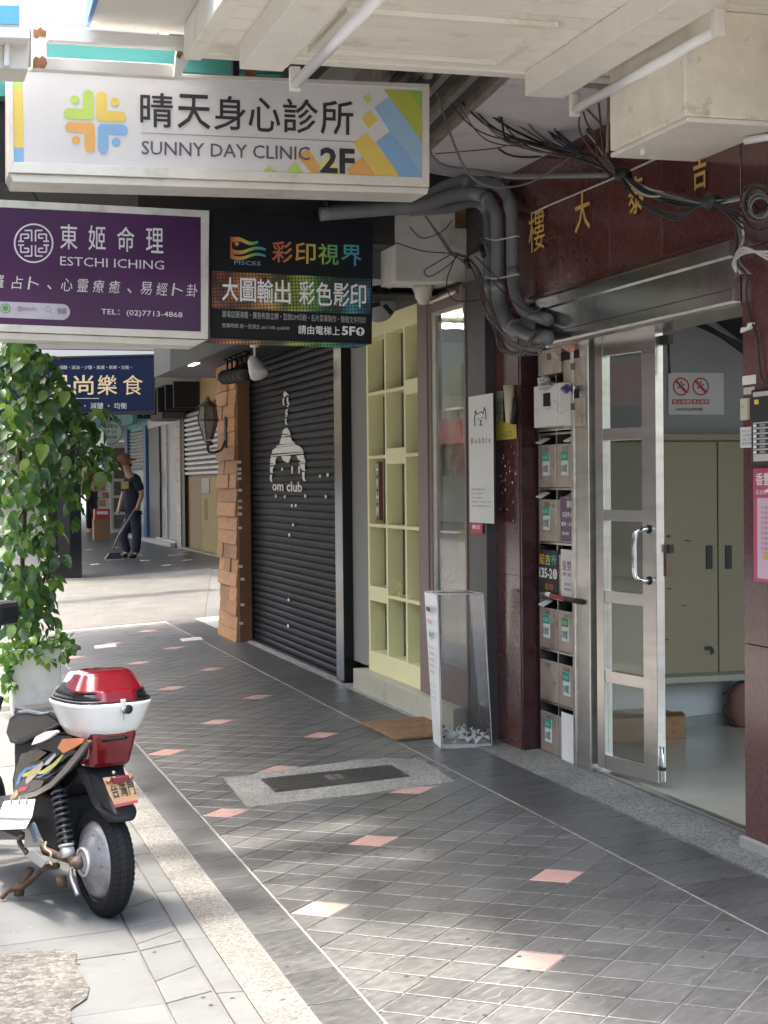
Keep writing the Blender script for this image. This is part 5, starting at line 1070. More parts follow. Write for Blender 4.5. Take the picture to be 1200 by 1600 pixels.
MB().tube(bez([wy(505, 296, 8.7), wy(515, 325, 8.7), wy(545, 335, 8.7), wy(640, 330, 8.7)], 6), .018, 10).build('duct', darkm, vc)
cabm_ = [mat('cable_black', (.015, .015, .016), .5), mat('cable_grey', (.14, .14, .14), .5), mat('cable_brown', (.10, .07, .05), .5), mat('cable_white', (.5, .5, .48), .5), mat('cable_blue', (.02, .03, .09), .4)]
def cable(th_, pts, r=.005, m=0, n=6): return MB().tube(bez(pts, n), r, 6).build('cable', cabm_[m], th_)
XC = 2.90
# bundle sagging across the fascia to the right
bu = thing('cable_bundle', wx(975, 260, XC), 'thick black cable bundle sagging across the gold characters', 'cables')
for k in range(15):
    j = lambda s=1: rng.uniform(-4, 4)*s
    cable(bu, [wx(920+j(), 205+j(), XC), wx(945+j(.6), 240+j(.6), XC-.01), wx(972+j(.4), 272+j(.4), XC-.02), wx(1005+j(), 298+j(2), XC-.02*rng.random()), wx(1050+j(), 312+j(2.2), XC-.02*rng.random()), wx(1110+j(.5), 318+j(1.0), XC-.02), wx(1150+j(), 312+j(1.5), XC), wx(1215, 300+j(3), XC)], rng.choice([.003, .004, .005, .006]), rng.choice([0, 0, 0, 1, 1, 2, 3, 0]))
for k in range(4):
    cable(bu, [wx(965, 268, XC-.03), wx(985+k*6, 300+6*k, XC-.035), wx(1020+k*8, 325+5*k, XC-.035), wx(1065, 332+3*k, XC-.03), wx(1110, 318, XC-.03), wx(1160, 330+9*k, XC)], .0045, 0)
for q in ((972, 273), (1112, 316)): MB().tube([wx(q[0]-5, q[1]-3, XC-.02), wx(q[0]+6, q[1]+2, XC-.02)], .03, 10).build('tape_wrap', cabm_[0], bu)
# cables falling from the slab into the bundle
fc = thing('hanging_cables', wx(880, 180, XC), 'loose cables hanging from the concrete slab into the bundle', 'cables')
for k, (x0, y0, x1, y1) in enumerate(((808, 122, 846, 200), (815, 122, 858, 205), (822, 125, 870, 220), (842, 128, 875, 215), (690, 130, 830, 235), (705, 160, 880, 244), (662, 142, 880, 245), (800, 135, 850, 190), (768, 155, 905, 240), (690, 118, 820, 215))):
    a = cz(x0, y0, 3.2) if False else wx(x0, y0, 2.75) if x0 > 790 else wy(x0, y0, 7.2)
    cable(fc, [a, wx((x0+x1)/2+rng.uniform(-4, 4), (y0+y1)/2+8+rng.uniform(0, 12), 2.82) if x0 > 790 else wy((x0+x1)/2-5, (y0+y1)/2+14, 7.3), wx(x1, y1, 2.86), wx(915, 243, XC-.01), wx(950, 270, XC-.02)], rng.choice([.0035, .0045, .006]), (0, 0, 4, 4, 2, 0, 2, 0, 0, 1)[k])
for pts in ([(908, 160), (916, 190), (930, 215), (935, 245), (955, 268)], [(910, 160), (905, 200), (925, 235), (960, 265)], [(912, 165), (945, 205), (948, 255), (962, 270)], [(935, 155), (945, 250), (962, 272)]): cable(fc, [wx(a, b_, 2.84) for a, b_ in pts], .0045, 2)
# slack loop from the wire end to the flexible conduit, pale wires
lw_ = thing('slack_wire', wy(690, 230, 7), 'pale slack wire drooping in front of the sign end', 'cables')
cable(lw_, [wy(668, 125, 6.9), wy(685, 150, 6.9), wy(700, 200, 6.9), wy(728, 265, 6.9), wy(760, 290, 6.9), wy(800, 292, 6.9), wy(840, 280, 6.9), wx(900, 240, 2.9)], .005, 1); cable(lw_, [wy(680, 240, 7.4), wy(720, 237, 7.4), wy(790, 228, 7.4), wy(815, 205, 7.4), wy(830, 190, 7.4)], .003, 2)
pw = thing('fascia_wire', wx(920, 290, 2.98), 'thin white wire stretched above the gold characters', 'cables'); cable(pw, [wx(833, 333, 2.985), wx(860, 320, 2.985), wx(955, 280, 2.985), wx(1025, 248, 2.985)], .0045, 3)
# coils at the right column top
co = thing('cable_coils', wx(1185, 340, 2.93), 'tangled coils of cable at the corner over the column', 'cables')
for k in range(9):
    cx, cy = 1183+rng.uniform(-5, 8), 322+rng.uniform(-12, 14); r0 = rng.uniform(10, 26)
    pts = [wx(cx+r0*math.cos(t)*1.0, cy+r0*1.1*math.sin(t), 2.9-.01*k) for t in np.linspace(0, 6.5+rng.random(), 12)]; cable(co, pts, .0045, rng.choice([0, 0, 1, 2]), 4)
for k in range(6): cable(co, [wx(1160+4*k, 300, 2.92), wx(1152+rng.uniform(-4, 8), 345, 2.92), wx(1156+rng.uniform(-5, 10), 375, 2.93), wx(1150+rng.uniform(-3, 6), 405, 2.95), wx(1158+k*3, 428, 2.96)], rng.choice([.004, .006]), rng.choice([0, 1, 3]))
for k in range(3): cable(co, [wx(1150, 425, 2.95), wx(1146+k*2, 410-5*k, 2.93), wx(1165, 395-4*k, 2.92), wx(1200, 393+6*k, 2.93)], .005, 3)
cable(co, [wx(1168, 428, 2.97), wx(1166, 460, 2.985), wx(1171, 490, 2.988), wx(1182, 525, 2.988), wx(1186, 560, 2.988), wx(1190, 590, 2.988), wx(1205, 606, 2.988)], .004, 0)
# tangle beside the conduits
tg = thing('cable_tangle', wx(760, 420, 2.9), 'messy knot of thin black wires beside the conduits', 'cables')
for k in range(12):
    jj = lambda: rng.uniform(-5, 5)
    a = [(664, 338), (690, 372), (708, 397), (728, 410), (742, 425)] if k < 4 else [(712, 396), (735, 405), (750, 430), (752, 460), (760, 490)]
    b_ = [(770+jj(), 500+jj()), (800+jj(), 535+jj()), (830+jj(), 548+jj()), (850, 545+jj())] if k % 2 else [(772+jj(), 510+jj()), (785+jj(), 545+jj()), (812+jj(), 552+jj()), (835, 520)]
    cable(tg, [PP(x+jj()*.5, y+jj()*.5, .09) for x, y in a+b_], rng.choice([.0028, .0035, .0045]), rng.choice([0, 0, 2, 1]), 5)
for pts in ([(584, 372), (620, 380), (660, 392), (705, 396)], [(705, 397), (680, 412), (663, 423), (672, 432), (700, 415), (715, 400)], [(640, 355), (660, 372), (690, 362), (706, 345)], [(728, 405), (748, 380), (742, 360), (756, 372), (766, 395)], [(712, 400), (698, 440), (708, 468), (740, 470), (752, 466)], [(770, 440), (800, 470), (830, 490), (852, 487)], [(742, 400), (762, 420), (790, 450), (800, 500), (850, 480)]): cable(tg, [PP(x, y, .11) for x, y in pts], .003, 0, 6)
for q in ((730, 412), (754, 392)): MB().tube([PP(q[0]-2, q[1]-8, .1), PP(q[0]+2, q[1]+8, .1)], .014, 6).build('connector', cabm_[0], tg)
# wires beside the top of the sign
ws = thing('ceiling_wires', wy(690, 140, 7.6), 'bent wires and a clear bracket at the end of the clinic sign', 'cables')
for pts in ([(676, 190), (700, 170), (740, 150), (780, 165), (830, 215)], [(660, 180), (700, 190), (720, 160), (740, 180), (790, 240), (870, 244)], [(690, 120), (720, 140), (760, 180), (800, 140), (790, 190)], [(668, 128), (700, 150), (850, 200)]): cable(ws, [wy(x, y, 7.5) for x, y in pts], .005, 0, 6)
rw = random.Random(31)
for k in range(12):
    x0 = rw.uniform(672, 800); y0 = rw.uniform(118, 150); x1 = rw.uniform(800, 930); y1 = 215+(x1-800)*.25; sg_ = rw.uniform(5, 45); cable(ws, [wy(x0, y0, 6.9), wy(x0*.65+x1*.35, y0*.6+y1*.4+sg_, 7.0), wy(x0*.3+x1*.7, y0*.25+y1*.75+sg_*.6, 7.1), wy(x1, y1, 7.2), wx(955+rw.uniform(-6, 6), 268, XC)], rw.choice([.003, .004, .0055]), rw.choice([0, 0, 1, 2]), 6)
MB().lathe([(.02, 0), (.03, .02), (.02, .05)], wy(668, 124, 6.7), n=8).build('clear_cap', mat('clear_plastic', (.6, .62, .62), .1, trans=.6), ws)
for pts in ([(0, 296), (150, 300), (330, 312)], [(40, 285), (60, 315)], [(420, 300), (520, 320)], [(150, 290), (330, 302), (460, 322)]): cable(ws, [wy(x, y, 8.9) for x, y in pts], .006, 0, 3)
# ================================================================ INTERCOM AND NOTICES ON THE RIGHT COLUMN
ic = thing('intercom_panel', wx(1190, 668, 2.98), 'black door intercom with six rows of call buttons', 'intercom')
o, rr, u = onX(1176, 609, 1215, 727, 2.975); q = o+rr+u
box('case', black, ic, 2.968, q.y, o.z, 3.0, o.y, q.z, bevel=.006)
def fr_(f0, t0, f1, t1, m, nm, d=.002): y0 = o.y+(q.y-o.y)*f0; y1 = o.y+(q.y-o.y)*f1; return box(nm, m, ic, 2.968-d, y1, q.z-(q.z-o.z)*t1, 2.968, y0, q.z-(q.z-o.z)*t0)
fr_(.12, .04, .95, .10, alum, 'top_plate'); fr_(.12, .44, .95, .95, alum, 'button_plate'); fr_(.18, .14, .33, .2, flat('lamp_yellow', (.7, .55, .1)), 'indicator', .003)
for i in range(6):
    fr_(.14, .455+i*.07, .95, .505+i*.07, black, 'name_strip', .003); fr_(.16, .463+i*.07, .26, .497+i*.07, inkwhite, 'call_button', .006); fr_(.40, .465+i*.07, .62, .495+i*.07, mat('name_grey', (.3, .3, .3)), 'name_tag', .004)
t_ = thing('door_bell', wx(1163, 640, 2.99), 'ivory door bell button above the barcode sticker', 'bell'); o, rr, u = onX(1158, 623, 1169, 657, 2.99); q = o+rr+u; box('plate', mat('ivory', (.58, .54, .40), .4), t_, 2.985, q.y, o.z, 3.0, o.y, q.z, bevel=.003)
MB().lathe([(.012, 0), (.012, .004), (.009, .006)], ((2.985, (o.y+q.y)/2, (o.z+q.z)/2)), (-1, 0, 0), 14).build('button', alum, t_)
t_, o, rr, u = sheet('barcode_sticker', 1157, 668, 1177, 700, 2.996, paper, 'white printed sticker below the door bell', 'sticker')
for k in range(4): put(t_, o, rr, u, ('延吉街一三五', '七號五樓住戶', '五樓之二號', '電話洽詢')[k], .12, .12+k*.2, .88, .26+k*.2, inkg)
t_, o, rr, u = sheet('torn_label', 1160, 588, 1181, 602, 2.997, paper, 'torn white label high on the right column', 'sticker'); t_, o, rr, u = sheet('torn_label', 1162, 606, 1179, 617, 2.997, mat('paper_aged', (.55, .53, .47), .7), 'aged torn label just over the door bell', 'sticker')
t_ = thing('wire_clip', wx(1170, 512, 2.99), 'white adhesive wire clip on the granite column', 'clip'); MB().prism([wx(1161, 520, 2.995), wx(1175, 514, 2.995), wx(1180, 504, 2.995), wx(1173, 505, 2.995), wx(1171, 511, 2.995), wx(1162, 512, 2.995)], (-.012, 0, 0)).build('clip_body', whiteclean, t_)
t_, o, rr, u = sheet('pink_flyer', 1178, 732, 1222, 908, 2.995, mat('flyer_crimson', (.50, .06, .14), .35, var=.1), 'crimson flyer with a pale pink centre under the intercom')
MB().prism([o+rr*.15+u*.03+Vector((-.0016, 0, 0)), o+rr*1.0+u*.03+Vector((-.0016, 0, 0)), o+rr*1.0+u*.74+Vector((-.0016, 0, 0)), o+rr*.15+u*.74+Vector((-.0016, 0, 0))], (-.0004, 0, 0)).build('pale_field', flat('pale_pink', (.68, .46, .56), .4), t_)
put(t_, o, rr, u, '香豐園', .1, .04, .9, .15, inkwhite, bold=.02); put(t_, o, rr, u, '延吉街一四號', .1, .19, .9, .23, inkwhite); MB().prism([o+rr*.4+u*.8, o+rr*.7+u*.84, o+rr*.9+u*.81, o+rr*.6+u*.78], (-.002, 0, 0)).build('fish_print', inkwhite, t_)
for k in range(9): put(t_, o, rr, u, '線上預約方式與服務項目', .3, .33+k*.045, .95, .355+k*.045, flat('ink_rose', (.35, .12, .2)), depth=.003)
MB().prism([o+rr*.35+u*.20, o+rr*.6+u*.20, o+rr*.6+u*.27, o+rr*.35+u*.27], (-.0025, 0, 0)).build('emblem', flat('emblem_gold', (.6, .4, .15)), t_)
# ================================================================ DONATION BOX, MAT, DRAIN
ac = thing('donation_box', fl(720, 1165), 'clear acrylic receipt box with a white lettered side', 'donation box')
acr = pane('acrylic', tint=(.88, .88, .88), refl=.012, ior=1.14)
gA = fl(677, 1160); gB = fl(690, 1171); gC = fl(769, 1166); gD = gA+(gC-gB)
zt_ = wy(735, 925, gB.y).z
# leans a little: top corners measured in the photo
def atz(px, py, ref): return wy(px, py, ref.y)
tA, tB, tC = wy(663, 927, gA.y), wy(683, 930, gB.y), wy(755, 923, gC.y); zt_ = (tA.z+tB.z+tC.z)/3
for t in (tA, tB, tC): t.z = zt_
tD = tA+(tC-tB)
def pan(name, a, b_, c, d, th_, m):
    n = (b_-a).cross(d-a).normalized(); return MB().prism([a, b_, c, d], n*th_).build(name, m, ac)
gA.z = gB.z = gC.z = gD.z = .152
pan('lettered_side', gA, gB, tB, tA, -.006, whiteclean); pan('clear_side', gB, gC, tC, tB, -.004, acr); pan('clear_side', gC, gD, tD, tC, -.004, acr); pan('clear_side', gD, gA, tA, tD, -.004, acr); pan('lid', tA, tB, tC, tD, -.004, acr)
for a, b_ in ((gB, tB), (gC, tC), (gD, tD), (tA, tB), (tB, tC), (tC, tD), (tD, tA)): MB().tube([a, b_], .0035, 6).build('edge_bead', mat('acrylic_edge', (.62, .62, .60), .2), ac)
MB().prism([gA, gB, gC, gD], (0, 0, .022)).build('base', mat('acrylic_base', (.5, .49, .46), .4), ac)
n_ = (gB-gA).cross(tA-gA).normalized()
so2, sr, su = gA, gB-gA, tA-gA
if n_.dot(Vector((0, 0, CAMZ))-gA) < 0: n_ = -n_
redt = flat('print_red_thin', (.60, .22, .22)); 
def side(s, fx0, fy0, fx1, fy1, m): 
    sh_ = su*(1-fy1); lettering(s, so2+sr*fx0+sh_+n_*.004, sr*(fx1-fx0), su*(fy1-fy0), m, ac)
pan('slot', so2+sr*.3+su*.88+n_*.007, so2+sr*.75+su*.88+n_*.007, so2+sr*.75+su*.91+n_*.007, so2+sr*.3+su*.91+n_*.007, .001, black)
side('發票捐獻箱', .2, .17, .85, .20, redt); side('✦', .35, .23, .7, .31, flat('print_teal', (.1, .4, .38)))
for k, s in enumerate(('愛心發票', '捐出發票', '幫助弱勢家庭', '讓愛延續下去', '謝謝您的愛心')): side(s, .25, .345+k*.04, .85, .365+k*.04, redt)
for k in range(3): side('財團法人社會福利基金會', .2, .60+k*.04, .9, .612+k*.04, flat('print_greythin', (.45, .42, .45)))
rc = thing('paper_slips', (gA+gC)/2+Vector((0, 0, .02)), 'heap of crumpled white receipts inside the clear box', 'paper'); r4 = random.Random(9)
for i in range(38):
    f, g = r4.uniform(.1, .9), r4.uniform(.1, .9); c = gA+(gB-gA)*g+(gC-gB)*f+Vector((0, 0, .03+r4.uniform(0, .05))); d1 = Vector((r4.uniform(-1, 1), r4.uniform(-1, 1), r4.uniform(-.7, .7))).normalized()*r4.uniform(.022, .045); d2 = d1.orthogonal().normalized()*r4.uniform(.01, .02)
    mb = MB(); mb.add([c-d1-d2, c+d2*.3-d1*.1+Vector((0, 0, .008)), c+d1-d2, c+d1+d2, c+Vector((0, 0, .012)), c-d1+d2], [(0, 1, 4, 5), (1, 2, 3, 4)]); mb.build('slip', paper, rc)
coir = mat('coir', (.20, .115, .055), .95, var=.3, scale=20, bump=1, bscale=120, dirt=((.10, .05, .03), .7, 6, .52))
dm = thing('door_mat', fl(625, 1140), 'worn brown coir door mat by the shop step', 'door mat')
c4 = [fl(563, 1132, .004), fl(675, 1122, .004), fl(690, 1150, .004), fl(618, 1158, .004)]
c4 = [fl(563, 1132, .003), fl(690, 1121, .003), fl(735, 1148, .003), fl(618, 1158, .003)]
MB().prism(c4, (0, 0, .016)).build('mat_body', coir, dm, bevel=.004)
r5 = random.Random(3); mb = MB()
for i in range(900):
    f, g = r5.random(), r5.random(); a = c4[0]+(c4[1]-c4[0])*f; b_ = c4[3]+(c4[2]-c4[3])*f; p = a+(b_-a)*g+Vector((0, 0, .015)); d = Vector((r5.uniform(-1, 1), r5.uniform(-1, 1), r5.uniform(.3, 1.2))).normalized()*.012; s_ = d.orthogonal().normalized()*.0012; mb.add([p-s_, p+s_, p+d], [(0, 1, 2)])
o_ = mb.build('bristles', coir, dm); o_['kind'] = 'stuff'
mh = thing('drain_cover', fl(520, 1225), 'dark iron drain cover set in a washed pebble surround', 'drain cover')
H0 = [fl(350, 1217, -.002), fl(560, 1188, -.002), fl(655, 1186, -.002), fl(712, 1222, -.002), fl(560, 1243, -.002), fl(386, 1262, -.002)]
MB().prism(H0, (0, 0, .004)).build('surround', peb_d, mh)
g4 = [fl(407, 1217, .003), fl(610, 1195, .003), fl(641, 1213, .003), fl(430, 1238, .003)]
iron = mat('cast_iron', (.055, .05, .045), .6, .5, var=.4, scale=20, bump=.6, bscale=60)
MB().prism(g4, (0, 0, .002)).build('frame', iron, mh)
def bl4(f, g): a = g4[0]+(g4[1]-g4[0])*f; b_ = g4[3]+(g4[2]-g4[3])*f; return a+(b_-a)*g
MB().prism([bl4(.012, .04), bl4(.988, .04), bl4(.988, .96), bl4(.012, .96)], (0, 0, .0035)).build('plate', iron, mh)
mb = MB()
for i in range(54):
    for j in range(7):
        f0 = .02+i*.0178; g0 = .08+j*.122
        if .42 < f0 < .58 and .25 < g0 < .75: continue
        mb.prism([bl4(f0, g0)+Vector((0, 0, .0035)), bl4(f0+.011, g0)+Vector((0, 0, .0035)), bl4(f0+.011, g0+.07)+Vector((0, 0, .0035)), bl4(f0, g0+.07)+Vector((0, 0, .0035))], (0, 0, .0022))
o_ = mb.build('tread_studs', iron, mh); o_['kind'] = 'stuff'
o0 = bl4(.44, .68)+Vector((0, 0, .004)); lettering('電信', o0, bl4(.56, .68)-bl4(.44, .68), bl4(.44, .30)-bl4(.44, .68), mat('worn_iron', (.25, .24, .22), .5, .5), mh, bold=.02, depth=.001)
for q in ((.03, .12), (.97, .12), (.97, .85), (.03, .85)): c = bl4(*q); MB().lathe([(.012, .003), (.012, .005)], c, n=8).build('verdigris_bolt', mat('verdigris', (.12, .22, .19), .8), mh)
# ================================================================ FAR ARCADE ACROSS THE ALLEY
upc = mat('far_facade_cream', (.20, .19, .17), .8, var=.05)
u2 = thing('far_upper_floors', (5, 30, 3.4), 'upper storeys over the far arcade across the alley', 'building')
box('storey', upc, u2, 1.5, 22.9, 3.42, 12, 70, 14)
structure(box('far_ceiling', mat('far_ceiling_paint', (.42, .42, .41), .8, var=.05), None, 1.5, 22.9, 3.30, 8, 48, 3.41))
bp_ = thing('black_pillar', (1.9, 23.0, .26), 'glossy black square pillar behind the vine', 'pillar')
q0, q1 = wy(72, 800, 22.9), wy(127, 800, 22.9); box('shaft', mat('gloss_black', (.006, .007, .010), .12, var=.2), bp_, q0.x, 22.9, .2, q1.x, 23.7, 3.3, bevel=.006); box('inset', darkm, bp_, q0.x+.15, 22.892, .5, q0.x+.32, 22.899, 2.9)
box('plinth', mat('plinth_cement', (.3, .3, .3)), bp_, q0.x-.02, 22.87, .2, q1.x+.02, 23.72, fz(2)+RZ+.02)
XF = 4.80
def FY(px): return wx(px, 750, XF).y
def FZ(py, px=300): return wx(px, py, XF).z
ZB = fz(XF)+RZ
# amber shop with half raised shutter
am = thing('amber_shop', (XF, 27, ZB), 'amber panelled shop under a half raised silver shutter', 'shop')
ambr = mat('amber_panel', (.52, .34, .07), .5, var=.12, scale=3, dirt=((.3, .17, .04), .5, 5, .55)); amb2 = mat('amber_panel_dark', (.36, .21, .05), .5, var=.1)
ya_, yb_ = 23.2, FY(291)
box('panel', ambr, am, XF+.02, ya_, ZB-.1, XF+.06, FY(313), FZ(745, 330)-.0); box('panel', amb2, am, XF+.03, FY(313)+.005, ZB-.1, XF+.07, yb_, FZ(745, 300))
zs0, zs1 = FZ(742, 310), FZ(640, 310); n = 13
for i in range(n):
    z = zs0+(zs1-zs0)*i/n; h = (zs1-zs0)/n; mb = MB(); mb.prism([(XF+.02, ya_, z), (XF-.02, ya_, z+.012), (XF-.025, ya_, z+h*.6), (XF+.02, ya_, z+h-.008)], (0, yb_-ya_, 0)); mb.build('slat', mat('silver_slat', (.55, .54, .52), .35, .4, var=.05), am)
box('backing', darkm, am, XF+.03, ya_, zs0-.02, XF+.06, yb_, zs1+.05); box('jamb', darkm, am, XF-.03, yb_, ZB-.1, XF+.12, yb_+.35, zs1+.05, bevel=.005)
box('fascia', mat('amber_fascia', (.55, .38, .17), .6, var=.06), am, XF-.12, ya_, zs1+.06, XF+.05, yb_+.35, FZ(600, 300)+.0)
lettering('好味', (XF-.125, FY(305), FZ(618, 305)-.12), (0, -1.2, 0), (0, 0, .26), flat('fascia_cream', (.7, .6, .4)), am)
box('sill', beige, am, XF-.12, ya_, ZB-.2, XF+.1, yb_+.3, ZB+.02)
o = MB().box(XF+.005, FY(326), FZ(770, 318), XF+.015, FY(314), FZ(747, 318)).build('white_notice', paper, am)
for k in range(4): lettering('今日公休', (XF+.0, FY(337)-.02, FZ(765, 338)-k*.12-.1), (0, -.28, 0), (0, 0, .1), flat('notice_maroon', (.25, .05, .04)), am)
for f in (318, 321): MB().box(XF+.014, FY(f)-.03, FZ(812, f), XF+.018, FY(f), FZ(780, f)).build('stripe_mark', flat('mark_brown', (.35, .16, .05)), am)
# pale tiled pier and the glass shop
tp = thing('tiled_pier', (XF, 30.8, ZB), 'narrow pier of pale pink wall tiles beside the glass shop', 'pier')
for i in range(13): box('wall_tile', mat('wall_tile', (.55, .47, .43), .3, var=.08, rnd=1, rvar=.08), tp, XF-.05, yb_+.36, ZB+i*.2, XF+.2, yb_+.86, ZB+i*.2+.194, bevel=.004)
gs = thing('glass_shop', (XF, 33, ZB), 'shop front of dark frames and frosted white glass', 'shop')
y1_, y2_ = FY(277.5), FY(233)
box('dark_return', mat('navy_panel', (.02, .03, .05), .3), gs, XF, FY(249), ZB-.05, XF+.1, y2_, FZ(658, 250)); 
box('frosted_pane', mat('frosted_glass', (.62, .66, .66), .2, var=.08, scale=2), gs, XF+.04, y1_, ZB+.1, XF+.06, FY(249), FZ(662, 265)); box('head', alum, gs, XF-.02, y1_-.05, FZ(662, 265), XF+.1, y2_, FZ(648, 265)); box('sill', alum, gs, XF-.06, y1_, ZB, XF+.1, FY(246), ZB+.1)
box('door_handle', darkm, gs, XF-.03, FY(252.5), FZ(760, 252), XF, FY(251.5), FZ(738, 252)); box('mullion', alum, gs, XF, FY(260), ZB+.1, XF+.03, FY(259.4), FZ(662, 265))
# teal and blue shutter shop
ts = thing('teal_shop', (XF, 38, ZB), 'teal and blue shop with a pale shutter behind the sweeping man', 'shop')
y3_, y4_ = FY(231), FY(198)
box('wall', mat('teal_wall', (.20, .42, .42), .5, var=.1), ts, XF+.03, y3_, ZB-.1, XF+.2, y4_, 3.3); zz0, zz1 = FZ(735, 215), FZ(672, 215)
for i in range(12): h = (zz1-zz0)/12; MB().prism([(XF+.03, y3_+.4, zz0+i*h), (XF-.02, y3_+.4, zz0+i*h+.02), (XF+.03, y3_+.4, zz0+i*h+h*.85)], (0, y4_-y3_-.8, 0)).build('slat', MATS['silver_slat'], ts)
box('blue_post', mat('blue_post', (.02, .10, .26), .4), ts, XF-.04, y3_, ZB, XF+.1, y3_+.4, FZ(665, 230)); box('blue_post', MATS['blue_post'], ts, XF-.04, y4_-.5, ZB, XF+.1, y4_-.02, FZ(672, 200))
box('lower_panel', mat('pale_teal', (.45, .58, .56), .4), ts, XF+.0, y3_+.4, ZB+.3, XF+.029, y4_-.5, zz0); box('sign_band', tealm, ts, XF-.3, y3_, FZ(676, 200)+.1, XF-.2, y4_+3.5, 3.2)
box('step', mat('step_white', (.6, .58, .54), .6), ts, XF-.15, y1_, ZB-.1, XF-.02, y4_, ZB+.06)
for k in range(6): box('rack_bar', darkm, thing('ceiling_rack', (4.4, 27+k*1.0, 3.0), 'dark metal bar under the far arcade ceiling', 'rack', 'dark bars under the far arcade ceiling') if k == 0 else ts, 4.25, 27+k*.9, 2.82, 4.75, 27.1+k*.9, 3.25)
box('end_box', mat('rack_brown', (.12, .1, .085), .7), u2, 4.35, 29.0, 2.72, 4.75, 30.4, 3.3)
# wall at the end of the far arcade, door, menus
ew = thing('far_end_wall', (4, 46, .4), 'cream end wall with menus and an orange panel', 'wall')
box('wall', mat('end_wall', (.50, .46, .42), .7, var=.1), ew, 1.0, 46, .2, 4.6, 46.2, 3.3); box('wall_orange', mat('end_orange', (.45, .22, .08), .6), ew, wy(139, 700, 45.9).x, 45.9, .3, wy(153, 700, 45.9).x, 45.99, 2.6); 
mp_ = thing('menu_board', wy(162, 720, 43), 'tall menu board with blue grid and food pictures', 'menu board')
o, rr, u = onY(153, 650, 172, 800, 42.9); q = o+rr+u; box('board', mat('menu_white', (.6, .58, .56), .5), mp_, o.x, 42.9, o.z, q.x, 43, q.z)
o, rr, u = onY(155, 707, 170, 752, 42.88); q = o+rr+u; box('blue_grid', mat('menu_blue', (.10, .20, .50), .5), mp_, o.x, 42.87, o.z, q.x, 42.89, q.z)
for j in range(7):
    for i in range(3): box('grid_cell', mat('menu_cell', (.35, .42, .62), .5), mp_, o.x+.02+(i)*rr.length/3, 42.86, o.z+.03+j*u.length/7, o.x+(i+.8)*rr.length/3, 42.868, o.z+(j+.7)*u.length/7)
for k in range(3): o, rr, u = onY(155+(k%2)*5, 757+k*12, 165+(k%2)*5, 767+k*12, 42.88); q = o+rr+u; box('food_picture', mat('food_red', (.4, .2, .15), .6, var=.5, scale=8), mp_, o.x, 42.87, o.z, q.x, 42.89, q.z)
dj = thing('far_door', wy(184, 750, 40), 'pale framed doorway with dark shelves past the menu board', 'door'); o, rr, u = onY(173, 690, 198, 838, 40); q = o+rr+u; box('frame', mat('door_pale', (.5, .5, .46), .5), dj, o.x, 40, o.z, q.x, 40.1, q.z)
for k in range(5): o, rr, u = onY(178, 700+k*26, 197, 722+k*26, 39.98); q = o+rr+u; box('shelf_bay', mat('bay_dark', (.10, .085, .075), .7, var=.4), dj, o.x, 39.97, o.z, q.x, 39.99, q.z)
rn = thing('round_sign', wy(171, 676, 24.5), 'round grey green hanging sign with dark characters', 'sign'); c = wy(171.5, 675.5, 24.5); MB().lathe([(.172, 0), (.172, .05)], c, (0, -1, 0), 28).build('disc', mat('sign_sage', (.24, .32, .28), .5), rn); MB().lathe([(.182, -.005), (.182, .045)], c, (0, -1, 0), 28).build('rim', darkm, rn)
for k, s in enumerate(('OPEN', '好豆', '咖啡')): lettering(s, (c.x-.10, 24.44, c.z+.06-k*.08), (.2, 0, 0), (0, 0, .055), ink, rn)
MB().tube([c+Vector((0, 0, .18)), c+Vector((0, 0, .8))], .012, 6).build('hanger', darkm, rn)
gbl = thing('white_globe', wy(135, 690, 24), 'round white sign half hidden by the leaves', 'sign'); MB().lathe([(.26, 0), (.26, .05)], wy(138, 692, 24.2), (0, -1, 0), 24).build('disc', whiteclean, gbl); lettering('a', wy(127, 700, 24.1), Vector((.25, 0, 0)), Vector((0, 0, .16)), ink, gbl)
rb_ = thing('red_crate', wy(158, 800, 38), 'red crate with a white label on the carton', 'crate'); o, rr, u = onY(148, 795, 172, 811, 36); q = o+rr+u; box('crate_body', mat('crate_red', (.50, .05, .04), .4), rb_, o.x, 36, o.z, q.x, 36.3, q.z, bevel=.01); box('label_card', paper, rb_, o.x+.05, 35.99, o.z+.1, q.x-.05, 36, q.z-.05)
cbx = thing('far_carton', wy(158, 830, 36), 'brown carton under the red crate', 'carton'); o2, rr2, u2_ = onY(147, 812, 172, 835, 36.0); box('carton', card, cbx, o2.x, 36.0, fz(4)+RZ, q.x, 36.35, o.z-.002, bevel=.008)
# ---------------------------------------------------------------- people
def skin(name, joints, edges, m, parent, sub=2):
    me = bpy.data.meshes.new(name); me.from_pydata([j[0] for j in joints], edges, []); ob = bpy.data.objects.new(name, me); COL.objects.link(ob)
    sk = ob.modifiers.new('skin', 'SKIN'); sk.use_smooth_shade = True; ob.modifiers.new('sub', 'SUBSURF').levels = sub
    for i, j in enumerate(joints):
        r = j[1] if isinstance(j[1], tuple) else (j[1], j[1]); me.skin_vertices[0].data[i].radius = r
    me.skin_vertices[0].data[0].use_root = True
    dg = bpy.context.evaluated_depsgraph_get(); m2 = bpy.data.meshes.new_from_object(ob.evaluated_get(dg)); bpy.data.objects.remove(ob)
    og_ = ORG[parent.name]
    for v in m2.vertices: v.co = v.co-og_
    m2.materials.clear(); m2.materials.append(m)
    for p in m2.polygons: p.use_smooth = True
    m2.name = name; return link(name, m2, parent)
skinm = mat('skin_tone', (.38, .22, .15), .5, var=.05); navyc = mat('navy_cloth', (.012, .016, .032), .85, var=.2, bump=.4, bscale=25); jean = mat('dark_jeans', (.016, .022, .045), .85, var=.25, bump=.4, bscale=30)
PY = 27.3; mx_ = .0106
